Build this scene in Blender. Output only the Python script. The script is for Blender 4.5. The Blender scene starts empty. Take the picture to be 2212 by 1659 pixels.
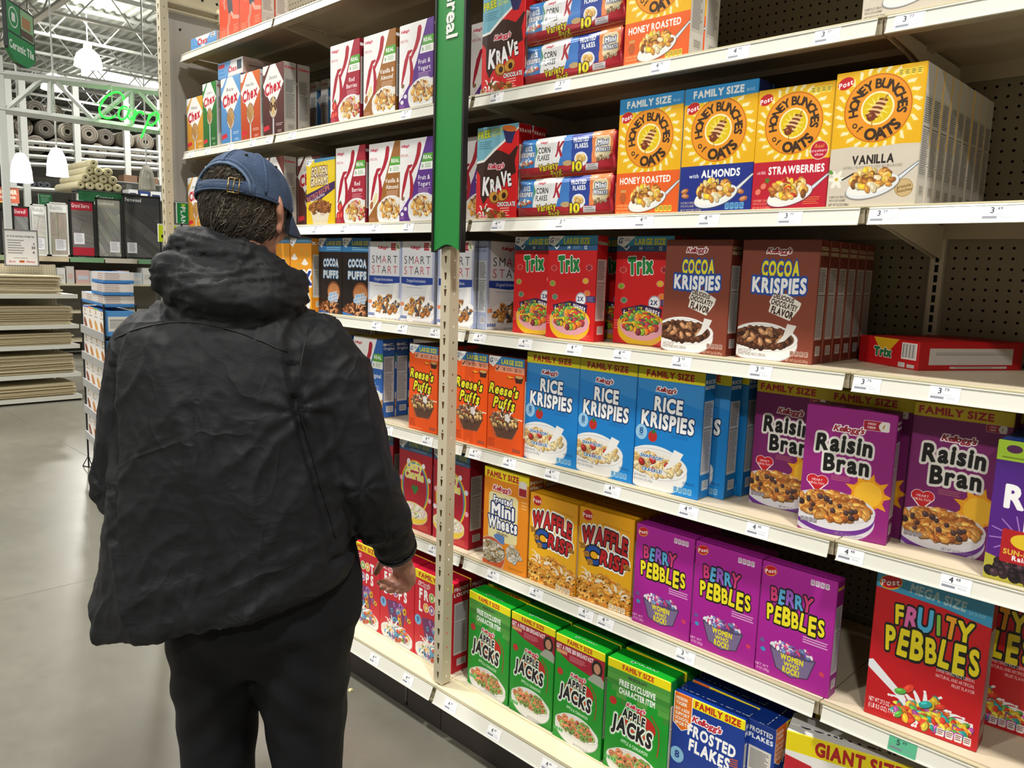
import bpy, bmesh, math, random
import numpy as np
from mathutils import Vector, Matrix
random.seed(7); RNG = np.random.default_rng(7)
R = math.radians
SC = bpy.context.scene
COL = SC.collection

# ------------------------------------------------------------------ camera
def cam_axes(yaw, pitch, roll):
    cy, sy, cp, sp = math.cos(yaw), math.sin(yaw), math.cos(pitch), math.sin(pitch)
    f = Vector((sy * cp, cy * cp, sp)); r = Vector((cy, -sy, 0)); u = r.cross(f)
    c, s = math.cos(roll), math.sin(roll)
    return r * c + u * s, u * c - r * s, f
FPX = 1703.02
cr, cu, cf = cam_axes(R(-44.4992), R(-8.1752), R(1.8311))
CAMP = Vector((0.6609, -1.7091, 1.547))
cd = bpy.data.cameras.new('camera'); cam = bpy.data.objects.new('camera', cd); COL.objects.link(cam)
cd.sensor_fit = 'HORIZONTAL'; cd.sensor_width = 36; cd.lens = FPX / 2212 * 36; cd.clip_start = .05; cd.clip_end = 200
m = Matrix.Identity(4)
for i in range(3):
    m[i][0] = cr[i]; m[i][1] = cu[i]; m[i][2] = -cf[i]; m[i][3] = CAMP[i]
cam.matrix_world = m
SC.camera = cam
# ------------------------------------------------------------------ view and ambient
SC.view_settings.view_transform = 'Standard'; SC.view_settings.look = 'None'
SC.view_settings.gamma = 1; SC.view_settings.use_curve_mapping = False
SC.view_settings.exposure = 0.14
wd = bpy.data.worlds.new('world'); SC.world = wd; wd.use_nodes = True
wd.node_tree.nodes['Background'].inputs[0].default_value = (1.0, .95, .86, 1)
wd.node_tree.nodes['Background'].inputs[1].default_value = .10
# high bay lamps: (x, y, z, radius, power); the fixtures themselves are built with the background
LAMPS = [(-20.0, 4.9, 5.9, .30, 2600), (-23.0, 5.0, 5.8, .30, 2600), (-12.3, 1.96, 2.66, .140, 12), (-12.3, 1.50, 2.53, .137, 12),
         (1.6, -1.35, 6.0, .26, 900), (-3.6, -1.35, 6.0, .26, 800), (-8.8, -1.35, 6.0, .26, 900), (-14.0, -1.35, 6.0, .26, 900),
         (3.4, -6.4, 6.0, .26, 1000), (-1.8, -6.4, 6.0, .26, 1000), (-7.0, -6.4, 6.0, .26, 900), (-14.0, -6.4, 6.0, .26, 900),
         (-7.5, 4.2, 6.0, .26, 700), (-13.5, 4.6, 6.0, .26, 900)]
LSCALE = .24
def put_light(x, y, z, rad, power):
    ld = bpy.data.lights.new('lamp_light', 'AREA'); ld.shape = 'DISK'; ld.size = rad * 1.7; ld.energy = power * LSCALE
    ld.color = (1.0, .97, .91); ld.spread = R(165)
    o = bpy.data.objects.new('lamp_light', ld); o.location = (x, y, z); COL.objects.link(o)
    return o
for a in LAMPS: put_light(*a)
# added point lights that brighten the roof, the last one without a bell lamp
for x, y, z, e in ((-20, 4.9, 6.1, 150), (-13.5, 4.6, 6.2, 60), (-8.8, -1.35, 6.2, 60), (-28, 8, 6.0, 170)):
    ld = bpy.data.lights.new('roof_fill', 'POINT'); ld.energy = e; ld.color = (1, .97, .9); ld.shadow_soft_size = .3; o = bpy.data.objects.new('roof_fill', ld); o.location = (x, y, z + .6); COL.objects.link(o)
# ------------------------------------------------------------------ helpers: materials, meshes, tagging
MATS = {}
def mat(name, col, rough=.5, metal=0., noise=0., nscale=8., bump=0., bscale=40., emit=None, estr=0., spec=.5, alpha=None, coat=0.):
    if name in MATS: return MATS[name]
    m = bpy.data.materials.new(name); m.use_nodes = True
    nt = m.node_tree; b = nt.nodes['Principled BSDF']
    b.inputs['Base Color'].default_value = (*col, 1); b.inputs['Roughness'].default_value = rough
    b.inputs['Metallic'].default_value = metal; b.inputs['Specular IOR Level'].default_value = spec
    if coat: b.inputs['Coat Weight'].default_value = coat; b.inputs['Coat Roughness'].default_value = .15
    if emit: b.inputs['Emission Color'].default_value = (*emit, 1); b.inputs['Emission Strength'].default_value = estr
    if noise or bump:
        tc = nt.nodes.new('ShaderNodeTexCoord')
    if noise:
        n = nt.nodes.new('ShaderNodeTexNoise'); n.inputs['Scale'].default_value = nscale; n.inputs['Detail'].default_value = 6
        r = nt.nodes.new('ShaderNodeValToRGB')
        r.color_ramp.elements[0].position = .3; r.color_ramp.elements[1].position = .7
        r.color_ramp.elements[0].color = (*[c * (1 - noise) for c in col], 1); r.color_ramp.elements[1].color = (*[min(1, c * (1 + noise)) for c in col], 1)
        nt.links.new(tc.outputs['Object'], n.inputs['Vector']); nt.links.new(n.outputs['Fac'], r.inputs['Fac']); nt.links.new(r.outputs['Color'], b.inputs['Base Color'])
    if bump:
        n = nt.nodes.new('ShaderNodeTexNoise'); n.inputs['Scale'].default_value = bscale; n.inputs['Detail'].default_value = 5
        bp = nt.nodes.new('ShaderNodeBump'); bp.inputs['Strength'].default_value = bump; bp.inputs['Distance'].default_value = .01
        nt.links.new(tc.outputs['Object'], n.inputs['Vector']); nt.links.new(n.outputs['Fac'], bp.inputs['Height']); nt.links.new(bp.outputs['Normal'], b.inputs['Normal'])
    if alpha is not None: b.inputs['Alpha'].default_value = alpha
    MATS[name] = m
    return m
def srgb(r, g, b):
    f = lambda c: (c / 255 / 12.92) if c / 255 <= .04045 else ((c / 255 + .055) / 1.055) ** 2.4
    return (f(r), f(g), f(b))
def tag(o, label=None, cat=None, group=None, kind=None):
    if label: o['label'] = label
    if cat: o['category'] = cat
    if group: o['group'] = group
    if kind: o['kind'] = kind
    return o
def empty(name, loc=(0, 0, 0), rz=0., label=None, cat=None, group=None):
    o = bpy.data.objects.new(name, None); o.empty_display_size = .05
    o.location = loc; o.rotation_euler = (0, 0, rz); COL.objects.link(o)
    return tag(o, label, cat, group)
def link(name, me, parent=None, loc=None, rot=None):
    o = bpy.data.objects.new(name, me); COL.objects.link(o)
    if parent: o.parent = parent
    if loc is not None: o.location = loc
    if rot is not None: o.rotation_euler = rot
    return o
class MB:
    """collects shapes into one mesh"""
    def __init__(s): s.v = []; s.f = []; s.mi = []; s.m = 0
    def add(s, vs, fs):
        n = len(s.v); s.v += [tuple(v) for v in vs]; s.f += [[i + n for i in f] for f in fs]; s.mi += [s.m] * len(fs); return s
    def box(s, a, b, rot=None, piv=None):
        x0, y0, z0 = a; x1, y1, z1 = b
        vs = [Vector(p) for p in ((x0, y0, z0), (x1, y0, z0), (x1, y1, z0), (x0, y1, z0), (x0, y0, z1), (x1, y0, z1), (x1, y1, z1), (x0, y1, z1))]
        if rot is not None:
            pv = Vector(piv) if piv is not None else sum(vs, Vector()) / 8
            vs = [rot @ (v - pv) + pv for v in vs]
        return s.add(vs, [(0, 3, 2, 1), (4, 5, 6, 7), (0, 1, 5, 4), (1, 2, 6, 5), (2, 3, 7, 6), (3, 0, 4, 7)])
    def prism(s, prof, x0, x1, ax=0):
        """extrude a closed (p,q) profile along axis ax"""
        n = len(prof); vs = []
        for x in (x0, x1):
            for p, q in prof: vs.append((x, p, q) if ax == 0 else (p, x, q) if ax == 1 else (p, q, x))
        fs = [[i, (i + 1) % n, n + (i + 1) % n, n + i] for i in range(n)] + [list(range(n))[::-1], list(range(n, 2 * n))]
        return s.add(vs, fs)
    def tube(s, pts, rad, n=6, caps=True):
        pts = [Vector(p) for p in pts]; vs = []; fs = []
        up = Vector((0, 0, 1)); rr = rad if hasattr(rad, '__len__') else [rad] * len(pts)
        px = None
        for i, p in enumerate(pts):
            t = (pts[min(i + 1, len(pts) - 1)] - pts[max(i - 1, 0)]).normalized()
            if px is None:
                px = t.cross(up)
                if px.length < 1e-3: px = t.cross(Vector((1, 0, 0)))
            px = (px - t * px.dot(t)).normalized(); py = t.cross(px)
            for k in range(n):
                a = 2 * math.pi * k / n; vs.append(p + (px * math.cos(a) + py * math.sin(a)) * rr[i])
        for i in range(len(pts) - 1):
            for k in range(n):
                fs.append([i * n + k, i * n + (k + 1) % n, (i + 1) * n + (k + 1) % n, (i + 1) * n + k])
        if caps: fs += [list(range(n))[::-1], [(len(pts) - 1) * n + k for k in range(n)]]
        return s.add(vs, fs)
    def lathe(s, prof, c=(0, 0, 0), n=20, ax='z'):
        vs = []; fs = []
        for (r, h) in prof:
            for k in range(n):
                a = 2 * math.pi * k / n
                p = (r * math.cos(a), r * math.sin(a), h) if ax == 'z' else (h, r * math.cos(a), r * math.sin(a)) if ax == 'x' else (r * math.cos(a), h, r * math.sin(a))
                vs.append((p[0] + c[0], p[1] + c[1], p[2] + c[2]))
        for i in range(len(prof) - 1):
            for k in range(n): fs.append([i * n + k, i * n + (k + 1) % n, (i + 1) * n + (k + 1) % n, (i + 1) * n + k])
        return s.add(vs, fs)
    def mesh(s, name, mats, smooth=False):
        me = bpy.data.meshes.new(name); me.from_pydata(s.v, [], s.f); me.update()
        for mm in (mats if isinstance(mats, (list, tuple)) else [mats]): me.materials.append(mm)
        me.polygons.foreach_set('material_index', s.mi)
        bm = bmesh.new(); bm.from_mesh(me); bmesh.ops.recalc_face_normals(bm, faces=bm.faces); bm.to_mesh(me); bm.free()
        if smooth: me.polygons.foreach_set('use_smooth', [True] * len(me.polygons))
        return me
    def obj(s, name, mats, parent=None, smooth=False, loc=None, rot=None):
        return link(name, s.mesh(name, mats, smooth), parent, loc, rot)

# ------------------------------------------------------------------ printed artwork: a small signed-distance painter
GP = 40      # glyph grid, pixels per cap height
PADG = .45   # padding round a glyph, in cap heights
_gl = {}
def glyph(ch):
    if ch in _gl: return _gl[ch]
    cu_ = bpy.data.curves.new('g', 'FONT'); cu_.body = ch; cu_.resolution_u = 3
    ob = bpy.data.objects.new('g', cu_); COL.objects.link(ob)
    me = bpy.data.meshes.new_from_object(ob.evaluated_get(bpy.context.evaluated_depsgraph_get()))
    bpy.data.objects.remove(ob); bpy.data.curves.remove(cu_)
    co = np.array([v.co[:2] for v in me.vertices]).reshape(-1, 2) / .729
    cnt = {}
    for p in me.polygons:
        vs = list(p.vertices)
        for a, b in zip(vs, vs[1:] + vs[:1]): cnt[(min(a, b), max(a, b))] = cnt.get((min(a, b), max(a, b)), 0) + 1
    seg = np.array([(co[a], co[b]) for (a, b), n in cnt.items() if n == 1])
    bpy.data.meshes.remove(me)
    x0, x1 = co[:, 0].min(), co[:, 0].max()
    nx = int((x1 - x0 + 2 * PADG) * GP) + 1; ny = int((1.0 + .35 + 2 * PADG) * GP) + 1
    X = x0 - PADG + np.arange(nx) / GP; Y = -.35 - PADG + np.arange(ny) / GP
    gx, gy = np.meshgrid(X, Y); P = np.stack([gx.ravel(), gy.ravel()], 1)[:, None]
    A, B = seg[None, :, 0], seg[None, :, 1]
    d = B - A; t = np.clip(((P - A) * d).sum(-1) / ((d * d).sum(-1) + 1e-12), 0, 1)
    dist = np.sqrt((((A + d * t[..., None]) - P) ** 2).sum(-1)).min(1)
    cond = (A[..., 1] > P[..., 1]) != (B[..., 1] > P[..., 1])
    xi = A[..., 0] + (P[..., 1] - A[..., 1]) * d[..., 0] / np.where(d[..., 1] == 0, 1e-9, d[..., 1])
    ins = ((cond & (P[..., 0] < xi)).sum(1) % 2) == 1
    _gl[ch] = (np.where(ins, -dist, dist).reshape(ny, nx).astype(np.float32), x1 - x0)
    return _gl[ch]
_st = {}
def string_sdf(s, gap):
    k = (s, gap)
    if k in _st: return _st[k]
    x = 0; pl = []
    for ch in s:
        if ch == ' ': x += .34; continue
        g, w = glyph(ch); pl.append((g, x)); x += w + gap
    wid = x - gap; ny = pl[0][0].shape[0]
    C = np.full((ny, int((wid + 2 * PADG) * GP) + 3), PADG, np.float32)
    for g, x in pl:
        i = int(round(x * GP)); n = min(g.shape[1], C.shape[1] - i); C[:, i:i + n] = np.minimum(C[:, i:i + n], g[:, :n])
    _st[k] = (C, wid); return _st[k]
def hexc(c):
    if isinstance(c, str):
        c = c.lstrip('#'); c = c if len(c) == 6 else ''.join(q * 2 for q in c)
        return np.array([int(c[i:i + 2], 16) / 255 for i in (0, 2, 4)], np.float32)
    return np.array(c, np.float32)
class Art:
    """a print: x runs 0..1 across, y runs down, both in units of the width"""
    def __init__(s, w, h, bg, res=1700, ky=1.):
        s.ky = ky; s.n = max(8, int(w * res)); s.A = h / w / ky; s.m = max(8, int(h * res))
        s.im = np.empty((s.m, s.n, 3), np.float32); s.im[:] = hexc(bg)
    def win(s, x0, y0, x1, y1):
        i0, i1 = max(0, int(y0 * s.n) - 1), min(s.m, int(y1 * s.n) + 2); j0, j1 = max(0, int(x0 * s.n) - 1), min(s.n, int(x1 * s.n) + 2)
        if i0 >= i1 or j0 >= j1: return None
        yy, xx = np.mgrid[i0:i1, j0:j1]
        return (slice(i0, i1), slice(j0, j1)), (xx + .5) / s.n, (yy + .5) / s.n
    def put(s, sl, sdf, col, a=1.):
        al = (np.clip(.5 - sdf * s.n, 0, 1) * a)[..., None]
        s.im[sl] = s.im[sl] * (1 - al) + hexc(col) * al
    def rect(s, x0, y0, x1, y1, col, a=1., r=0.):
        y0 *= s.ky; y1 *= s.ky
        w = s.win(x0, y0, x1, y1)
        if w is None: return
        sl, X, Y = w; cx, cy = (x0 + x1) / 2, (y0 + y1) / 2
        dx, dy = np.abs(X - cx) - (x1 - x0) / 2 + r, np.abs(Y - cy) - (y1 - y0) / 2 + r
        s.put(sl, np.hypot(np.maximum(dx, 0), np.maximum(dy, 0)) + np.minimum(np.maximum(dx, dy), 0) - r, col, a)
    def grad(s, x0, y0, x1, y1, c0, c1, vert=True, rad=False):
        y0 *= s.ky; y1 *= s.ky
        w = s.win(x0, y0, x1, y1)
        if w is None: return
        sl, X, Y = w
        if rad: t = np.hypot(X - (x0 + x1) / 2, Y - (y0 + y1) / 2) / (.5 * max(x1 - x0, y1 - y0))
        else: t = (Y - y0) / (y1 - y0) if vert else (X - x0) / (x1 - x0)
        t = np.clip(t, 0, 1)[..., None]
        s.im[sl] = hexc(c0) * (1 - t) + hexc(c1) * t
    def ell(s, cx, cy, rx, ry, col, rot=0., a=1., ring=0.):
        if abs(rx - ry) > 1e-6: ry *= s.ky
        cy *= s.ky
        q = max(rx, ry); w = s.win(cx - q, cy - q, cx + q, cy + q)
        if w is None: return
        sl, X, Y = w; c, n = math.cos(R(rot)), math.sin(R(rot)); X = X - cx; Y = Y - cy
        u = (X * c + Y * n) / rx; v = (-X * n + Y * c) / ry; k = np.sqrt(u * u + v * v)
        d = (k - 1) * min(rx, ry)
        if ring: d = np.maximum(d, -(d + ring))
        s.put(sl, d, col, a)
    def poly(s, pts, col, a=1., grow=0., ol=None):
        if ol:
            s.poly(pts, ol[0], grow=grow + ol[1])
        p = np.array(pts, float) * (1, s.ky); g = grow
        w = s.win(p[:, 0].min() - g, p[:, 1].min() - g, p[:, 0].max() + g, p[:, 1].max() + g)
        if w is None: return
        sl, X, Y = w; d2 = np.full(X.shape, 9e9); ins = np.zeros(X.shape, bool)
        for A, B in zip(p, np.roll(p, -1, 0)):
            e = B - A; t = np.clip(((X - A[0]) * e[0] + (Y - A[1]) * e[1]) / (e @ e + 1e-12), 0, 1)
            d2 = np.minimum(d2, (X - A[0] - t * e[0]) ** 2 + (Y - A[1] - t * e[1]) ** 2)
            if A[1] != B[1]: ins ^= ((A[1] > Y) != (B[1] > Y)) & (X < A[0] + (Y - A[1]) * e[0] / e[1])
        d = np.sqrt(d2); s.put(sl, np.where(ins, -d, d) - g, col, a)
    def burst(s, cx, cy, r0, r1, n, col, a=1., ry=1., ph=0.):
        s.poly([(cx + (r1 if i % 2 else r0) * math.cos(math.pi * i / n + ph), cy + ry * (r1 if i % 2 else r0) * math.sin(math.pi * i / n + ph)) for i in range(2 * n)], col, a)
    def stroke(s, pts, rad, col, a=1.):
        for A, B in zip(pts[:-1], pts[1:]):
            n = max(1, int(math.dist(A, B) / (rad * .6)))
            for i in range(n + 1): s.ell(A[0] + (B[0] - A[0]) * i / n, A[1] + (B[1] - A[1]) * i / n, rad, rad, col, 0, a)
    def text(s, t, cx, cy, h, col, bold=.03, ol=(), sl=0., rot=0., arc=0., xs=1., al='c', gap=.13, fit=None, a=1.):
        """cy is the middle of the capitals; h their height; ol = [(colour, extra width in cap heights)...] outermost first"""
        bold = min(bold, .07) if h > .03 else bold
        C, wid = string_sdf(t, gap + bold * 1.6)
        if fit: xs = fit / (wid * h)
        W = wid * h * xs; ox = {'c': -W / 2, 'l': 0, 'r': -W}[al]
        cy *= s.ky; h *= s.ky ** .5
        m_ = max([o[1] for o in ol] + [0]) + bold
        q = math.hypot(W, 2 * h) * (.5 if al == 'c' else 1.) + h + abs(arc) * W
        q2 = (abs(math.sin(R(rot))) * W * (.5 if al == 'c' else 1) + 1.6 * h + abs(arc) * W)
        w = s.win(cx - q, cy - q2, cx + q, cy + q2)
        if w is None: return
        sl_, X, Y = w; X = X - cx; Y = Y - cy; c, n = math.cos(R(rot)), math.sin(R(rot))
        u = X * c + Y * n; v = -(-X * n + Y * c)          # v up
        u = u - ox
        if arc: v = v - arc * W * (1 - ((u - W / 2) / (W / 2)) ** 2)
        v = v / h + .5; u = u / (h * xs) - sl * (v - .5)
        gi = (v + .35 + PADG) * GP; gj = (u + PADG) * GP
        ok = (gi >= 0) & (gi < C.shape[0] - 1) & (gj >= 0) & (gj < C.shape[1] - 1)
        gi = np.clip(gi, 0, C.shape[0] - 1.001); gj = np.clip(gj, 0, C.shape[1] - 1.001)
        i = gi.astype(int); j = gj.astype(int); fi = gi - i; fj = gj - j
        D = C[i, j] * (1 - fi) * (1 - fj) + C[i + 1, j] * fi * (1 - fj) + C[i, j + 1] * (1 - fi) * fj + C[i + 1, j + 1] * fi * fj
        D = np.where(ok, D, PADG + 1) * h
        for oc, ow in ol: s.put(sl_, D - (bold + ow) * h, oc, a)
        s.put(sl_, D - bold * h, col, a)
    def circ(s, t, cx, cy, r, a0, a1, h, col, bold=.05, ry=1., flip=False, ol=()):
        ws = [.34 if c == ' ' else glyph(c)[1] + .14 for c in t]; T = sum(ws); x = 0
        for c, w in zip(t, ws):
            if c != ' ':
                k = (x + w / 2) / T; an = R(a0 + (a1 - a0) * k)
                s.text(c, cx + r * math.cos(an), cy + r * ry * math.sin(an), h, col, bold, ol, rot=math.degrees(an) + (-90 if flip else 90))
            x += w
    def lines(s, x0, y0, x1, y1, n, col, a=.6, jit=.25):
        st = (y1 - y0) / n
        for i in range(n): s.rect(x0, y0 + i * st, x1 - random.random() * jit * (x1 - x0), y0 + i * st + st * .45, col, a)
    def dotty(s, cx, cy, rx, ry, n, sz, pal, kind='flake', seed=1, ymin=None, clip=True):
        """a heap of cereal pieces inside an ellipse"""
        rn = random.Random(seed); pts = []
        for _ in range(n):
            t, k = rn.random() * 6.283, math.sqrt(rn.random()) * .93
            pts.append((cx + rx * k * math.cos(t), cy + ry * k * math.sin(t)))
        pts.sort(key=lambda p: p[1])
        for x, y in pts:
            if ymin is not None and y < ymin: continue
            c = hexc(rn.choice(pal)) * (.85 + .3 * rn.random()); c = np.clip(c, 0, 1); z = sz * (.75 + .5 * rn.random()); ro = rn.random() * 180
            if kind == 'flake':
                s.ell(x + z * .12, y + z * .16, z, z * .62, c * .45, ro, .8); s.ell(x, y, z, z * .6, c, ro); s.ell(x - z * .2, y - z * .15, z * .5, z * .22, np.clip(c * 1.3 + .06, 0, 1), ro, .8)
            elif kind == 'ball':
                s.ell(x + z * .12, y + z * .15, z, z, c * .4); s.ell(x, y, z * .95, z * .95, c); s.ell(x - z * .3, y - z * .3, z * .4, z * .4, np.clip(c * 1.35 + .08, 0, 1), 0, .8)
            elif kind == 'ring':
                e = .6 + .35 * rn.random(); s.ell(x + z * .1, y + z * .14, z, z * e, c * .5, ro, .7); s.ell(x, y, z, z * e, c, ro); s.ell(x, y, z * .38, z * .36 * e, c * .35, ro); s.ell(x - z * .35, y - z * .35 * e, z * .3, z * .18, np.clip(c * 1.25 + .1, 0, 1), 0, .6)
            else:   # square pillow with a cross
                q = [(x + z * math.cos(R(ro + k * 90)), y + z * .8 * math.sin(R(ro + k * 90))) for k in range(4)]
                s.poly([(a + z * .1, b + z * .12) for a, b in q], c * .45); s.poly(q, c); s.stroke([q[0], q[2]], z * .07, c * .6); s.stroke([q[1], q[3]], z * .07, c * .6)
    def bowl(s, cx, cy, rx, ry, pal, n=90, sz=.05, kind='flake', rim='#f2f2f2', milk='#e9e4da', body=.9, seed=1, shade='#c9c9cc', bodycol=None):
        bc = bodycol or rim
        s.ell(cx, cy + ry * .35, rx, ry * (1 + body), shade); s.ell(cx, cy + ry * .3, rx * .985, ry * (1 + body) * .97, bc)
        s.ell(cx, cy, rx, ry, shade); s.ell(cx, cy, rx * .985, ry * .96, rim); s.ell(cx, cy, rx * .9, ry * .85, milk)
        s.dotty(cx, cy, rx * .86, ry * .8, n, sz, pal, kind, seed)
    def splash(s, cx, cy, r, n, seed, col='#fbfbf8'):
        rn = random.Random(seed)
        for _ in range(n):
            t = rn.random() * 6.283; k = r * (.5 + .6 * rn.random())
            a_, b_ = (cx + k * .45 * math.cos(t), cy + k * .25 * math.sin(t)), (cx + k * .95 * math.cos(t), cy + k * .5 * math.sin(t) - .02)
            for i in range(12): q = i / 11; s.ell(a_[0] + (b_[0] - a_[0]) * q, a_[1] + (b_[1] - a_[1]) * q - .03 * math.sin(q * 3), r * (.06 - .045 * q), r * (.06 - .044 * q), col)
            s.ell(b_[0], b_[1] - .005, r * .035, r * .036, col)
def to_image(name, im):
    h, w = im.shape[:2]
    img = bpy.data.images.new(name, w, h, alpha=False)
    buf = np.ones((h, w, 4), np.float32); buf[..., :3] = np.clip(im[::-1], 0, 1)
    img.pixels.foreach_set(buf.ravel()); img.update(); img.pack()
    return img
def print_mat(name, im, rough=.38, coat=0., spec=.5, bump=.03):
    m = bpy.data.materials.new(name); m.use_nodes = True; nt = m.node_tree; b = nt.nodes['Principled BSDF']
    t = nt.nodes.new('ShaderNodeTexImage'); t.image = to_image(name, im); t.extension = 'EXTEND'
    nt.links.new(t.outputs['Color'], b.inputs['Base Color'])
    b.inputs['Roughness'].default_value = rough; b.inputs['Specular IOR Level'].default_value = spec
    if coat: b.inputs['Coat Weight'].default_value = coat; b.inputs['Coat Roughness'].default_value = .12
    tc = nt.nodes.new('ShaderNodeTexCoord'); n = nt.nodes.new('ShaderNodeTexNoise'); n.inputs['Scale'].default_value = 14; n.inputs['Detail'].default_value = 2
    bp = nt.nodes.new('ShaderNodeBump'); bp.inputs['Strength'].default_value = bump * 4; bp.inputs['Distance'].default_value = .01
    nt.links.new(tc.outputs['Object'], n.inputs['Vector']); nt.links.new(n.outputs['Fac'], bp.inputs['Height']); nt.links.new(bp.outputs['Normal'], b.inputs['Normal'])
    return m
def flat(name, w, h, m, parent=None, t=.0006):
    """a thin printed card in the XZ plane, face towards -Y, origin at its lower left front corner"""
    me = bpy.data.meshes.new(name)
    v = [(0, 0, 0), (w, 0, 0), (w, 0, h), (0, 0, h), (0, t, 0), (w, t, 0), (w, t, h), (0, t, h)]
    f = [(0, 1, 2, 3), (5, 4, 7, 6), (4, 0, 3, 7), (1, 5, 6, 2), (3, 2, 6, 7), (4, 5, 1, 0)]
    me.from_pydata(v, [], f); me.materials.append(m)
    uv = me.uv_layers.new()
    for p in me.polygons:
        for li, vi in zip(p.loop_indices, p.vertices):
            uv.data[li].uv = (v[vi][0] / w, v[vi][2] / h)
    return me
# ------------------------------------------------------------------ the carton prints
KR, W_, BK, YL = '#c8102e', '#ffffff', '#151515', '#ffe500'
OATF = ['#c98b3c', '#a8682a', '#e2b568', '#d9a04e', '#8a5222', '#efd08a']
def kell(T, cx, cy, w, col='#c4203c', ol=((W_, .16),), rot=0.): T.text("Kellogg's", cx, cy, w * .21, col, .05, ol, sl=.28, rot=rot, fit=w, gap=-.02)
def post(T, cx, cy, r):
    T.ell(cx, cy, r * 1.05, r * .8, '#f4b51c', -20); T.ell(cx, cy - r * .04, r * .98, r * .7, '#c8141e', -20); T.text('Post', cx, cy, r * .62, W_, .05, sl=.15, rot=-14)
def gmills(T, w=.3):
    T.poly([(0, 0), (w, 0), (w * .38, w * .62), (0, w * .42)], '#f4f4f4'); T.text('G', w * .22, w * .24, w * .26, '#1c3f7c', .03, sl=.3); T.lines(w * .4, w * .14, w * .75, w * .3, 2, '#55617c')
def nut(T, x, y, w, bg='#111', fg='#fff', n=4):
    for i in range(n): T.rect(x + i * w / n, y, x + (i + .86) * w / n, y + w * .3, fg, r=w * .04); T.lines(x + (i + .1) * w / n, y + w * .05, x + (i + .8) * w / n, y + w * .26, 3, bg, .8)
def heart(T, cx, cy, r, col='#d0202c'):
    T.ell(cx - r * .45, cy - r * .25, r * .6, r * .55, W_); T.ell(cx + r * .45, cy - r * .25, r * .6, r * .55, W_); T.poly([(cx - r, cy - r * .05), (cx + r, cy - r * .05), (cx, cy + r * 1.1)], W_, grow=r * .05)
    T.ell(cx - r * .45, cy - r * .25, r * .54, r * .5, col); T.ell(cx + r * .45, cy - r * .25, r * .54, r * .5, col); T.poly([(cx - r * .93, cy - r * .05), (cx + r * .93, cy - r * .05), (cx, cy + r)], col)
    T.text('HEART', cx, cy - r * .25, r * .24, W_, .02); T.text('HEALTHY', cx, cy + r * .12, r * .24, W_, .02)
def fiber(T, cx, cy, w):
    T.rect(cx - w / 2, cy - w * .22, cx + w / 2, cy + w * .22, '#e9dcdc', r=.02); T.rect(cx - w * .48, cy - w * .2, cx + w * .2, cy + w * .2, '#a3142c', r=.015)
    T.text('HIGH', cx - w * .17, cy - w * .08, w * .1, W_, .03); T.text('FIBER', cx - w * .17, cy + w * .08, w * .1, W_, .03); T.ell(cx + w * .28, cy, w * .19, w * .19, '#e6e2dc'); T.ell(cx + w * .28, cy, w * .03, w * .1, '#b48a3c', 20)
def famsize(T, y0, y1, bg=YL, fg='#c8102e', txt='FAMILY SIZE', fit=.8, x=.5, bold=.06):
    T.rect(0, y0, 1, y1, bg); T.text(txt, x, (y0 + y1) / 2, (y1 - y0) * .52, fg, bold, fit=fit)
def spoonheap(T, cx, cy, r, pal, seed):
    T.poly([(cx + r * .7, cy - r * .02), (1.02, cy - r * .75), (1.02, cy - r * .62), (cx + r * .8, cy + r * .15)], '#5c6470'); T.poly([(cx + r * .72, cy), (1.02, cy - r * .72), (1.02, cy - r * .66), (cx + r * .8, cy + r * .12)], '#e8ecf0')
    T.ell(cx, cy + r * .2, r * 1.04, r * .42, '#4a4a52', -14, .5); T.ell(cx, cy + r * .16, r, r * .4, '#eef1f4', -14); T.ell(cx - .02, cy + r * .1, r * .9, r * .34, '#fbfaf4', -14)
    T.dotty(cx, cy - r * .08, r * .84, r * .42, 46, r * .17, pal, 'flake', seed)
def sun(T, y0, y1):
    cx, cy = .5, (y0 + y1) / 2; T.grad(0, y0, 1, y1, '#fff4a8', '#f2b806', rad=True)
    T.burst(cx, cy, .40, .49, 26, '#fdf6d0', .9); T.burst(cx, cy, .38, .45, 26, '#f2c200', 1, ph=.06)
    T.ell(cx, cy, .375, .375, '#c85a10'); T.ell(cx, cy, .365, .365, '#f29a1c'); T.ell(cx, cy, .185, .185, '#fff7c8'); T.ell(cx, cy, .165, .165, '#eac800')
    T.burst(cx, cy, .15, .06, 12, '#fff3a0', .7)
    T.circ('HONEY BUNCHES', cx, cy, .275, -196, 16, .105, '#3a2410', .05); T.circ('of', cx, cy, .28, 152, 124, .085, '#3a2410', .02, flip=True); T.circ('OATS', cx, cy, .285, 112, 36, .125, '#3a2410', .07, flip=True)
    for i in range(9): T.ell(cx + .062 - i * .015, cy - .085 + i * .021, .052 + .003 * i, .017, '#7b3810' if i % 2 == 0 else '#f0c890', 14)
    T.ell(cx - .06, cy + .09, .052, .05, '#7a3208'); T.ell(cx - .075, cy + .075, .02, .016, '#d08a50', a=.7); T.stroke([(cx + .06, cy - .08), (cx + .1, cy - .13)], .01, '#b9862c'); T.stroke([(cx - .05, cy + .14), (cx - .045, cy + .2)], .006, '#c88a18')
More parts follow.
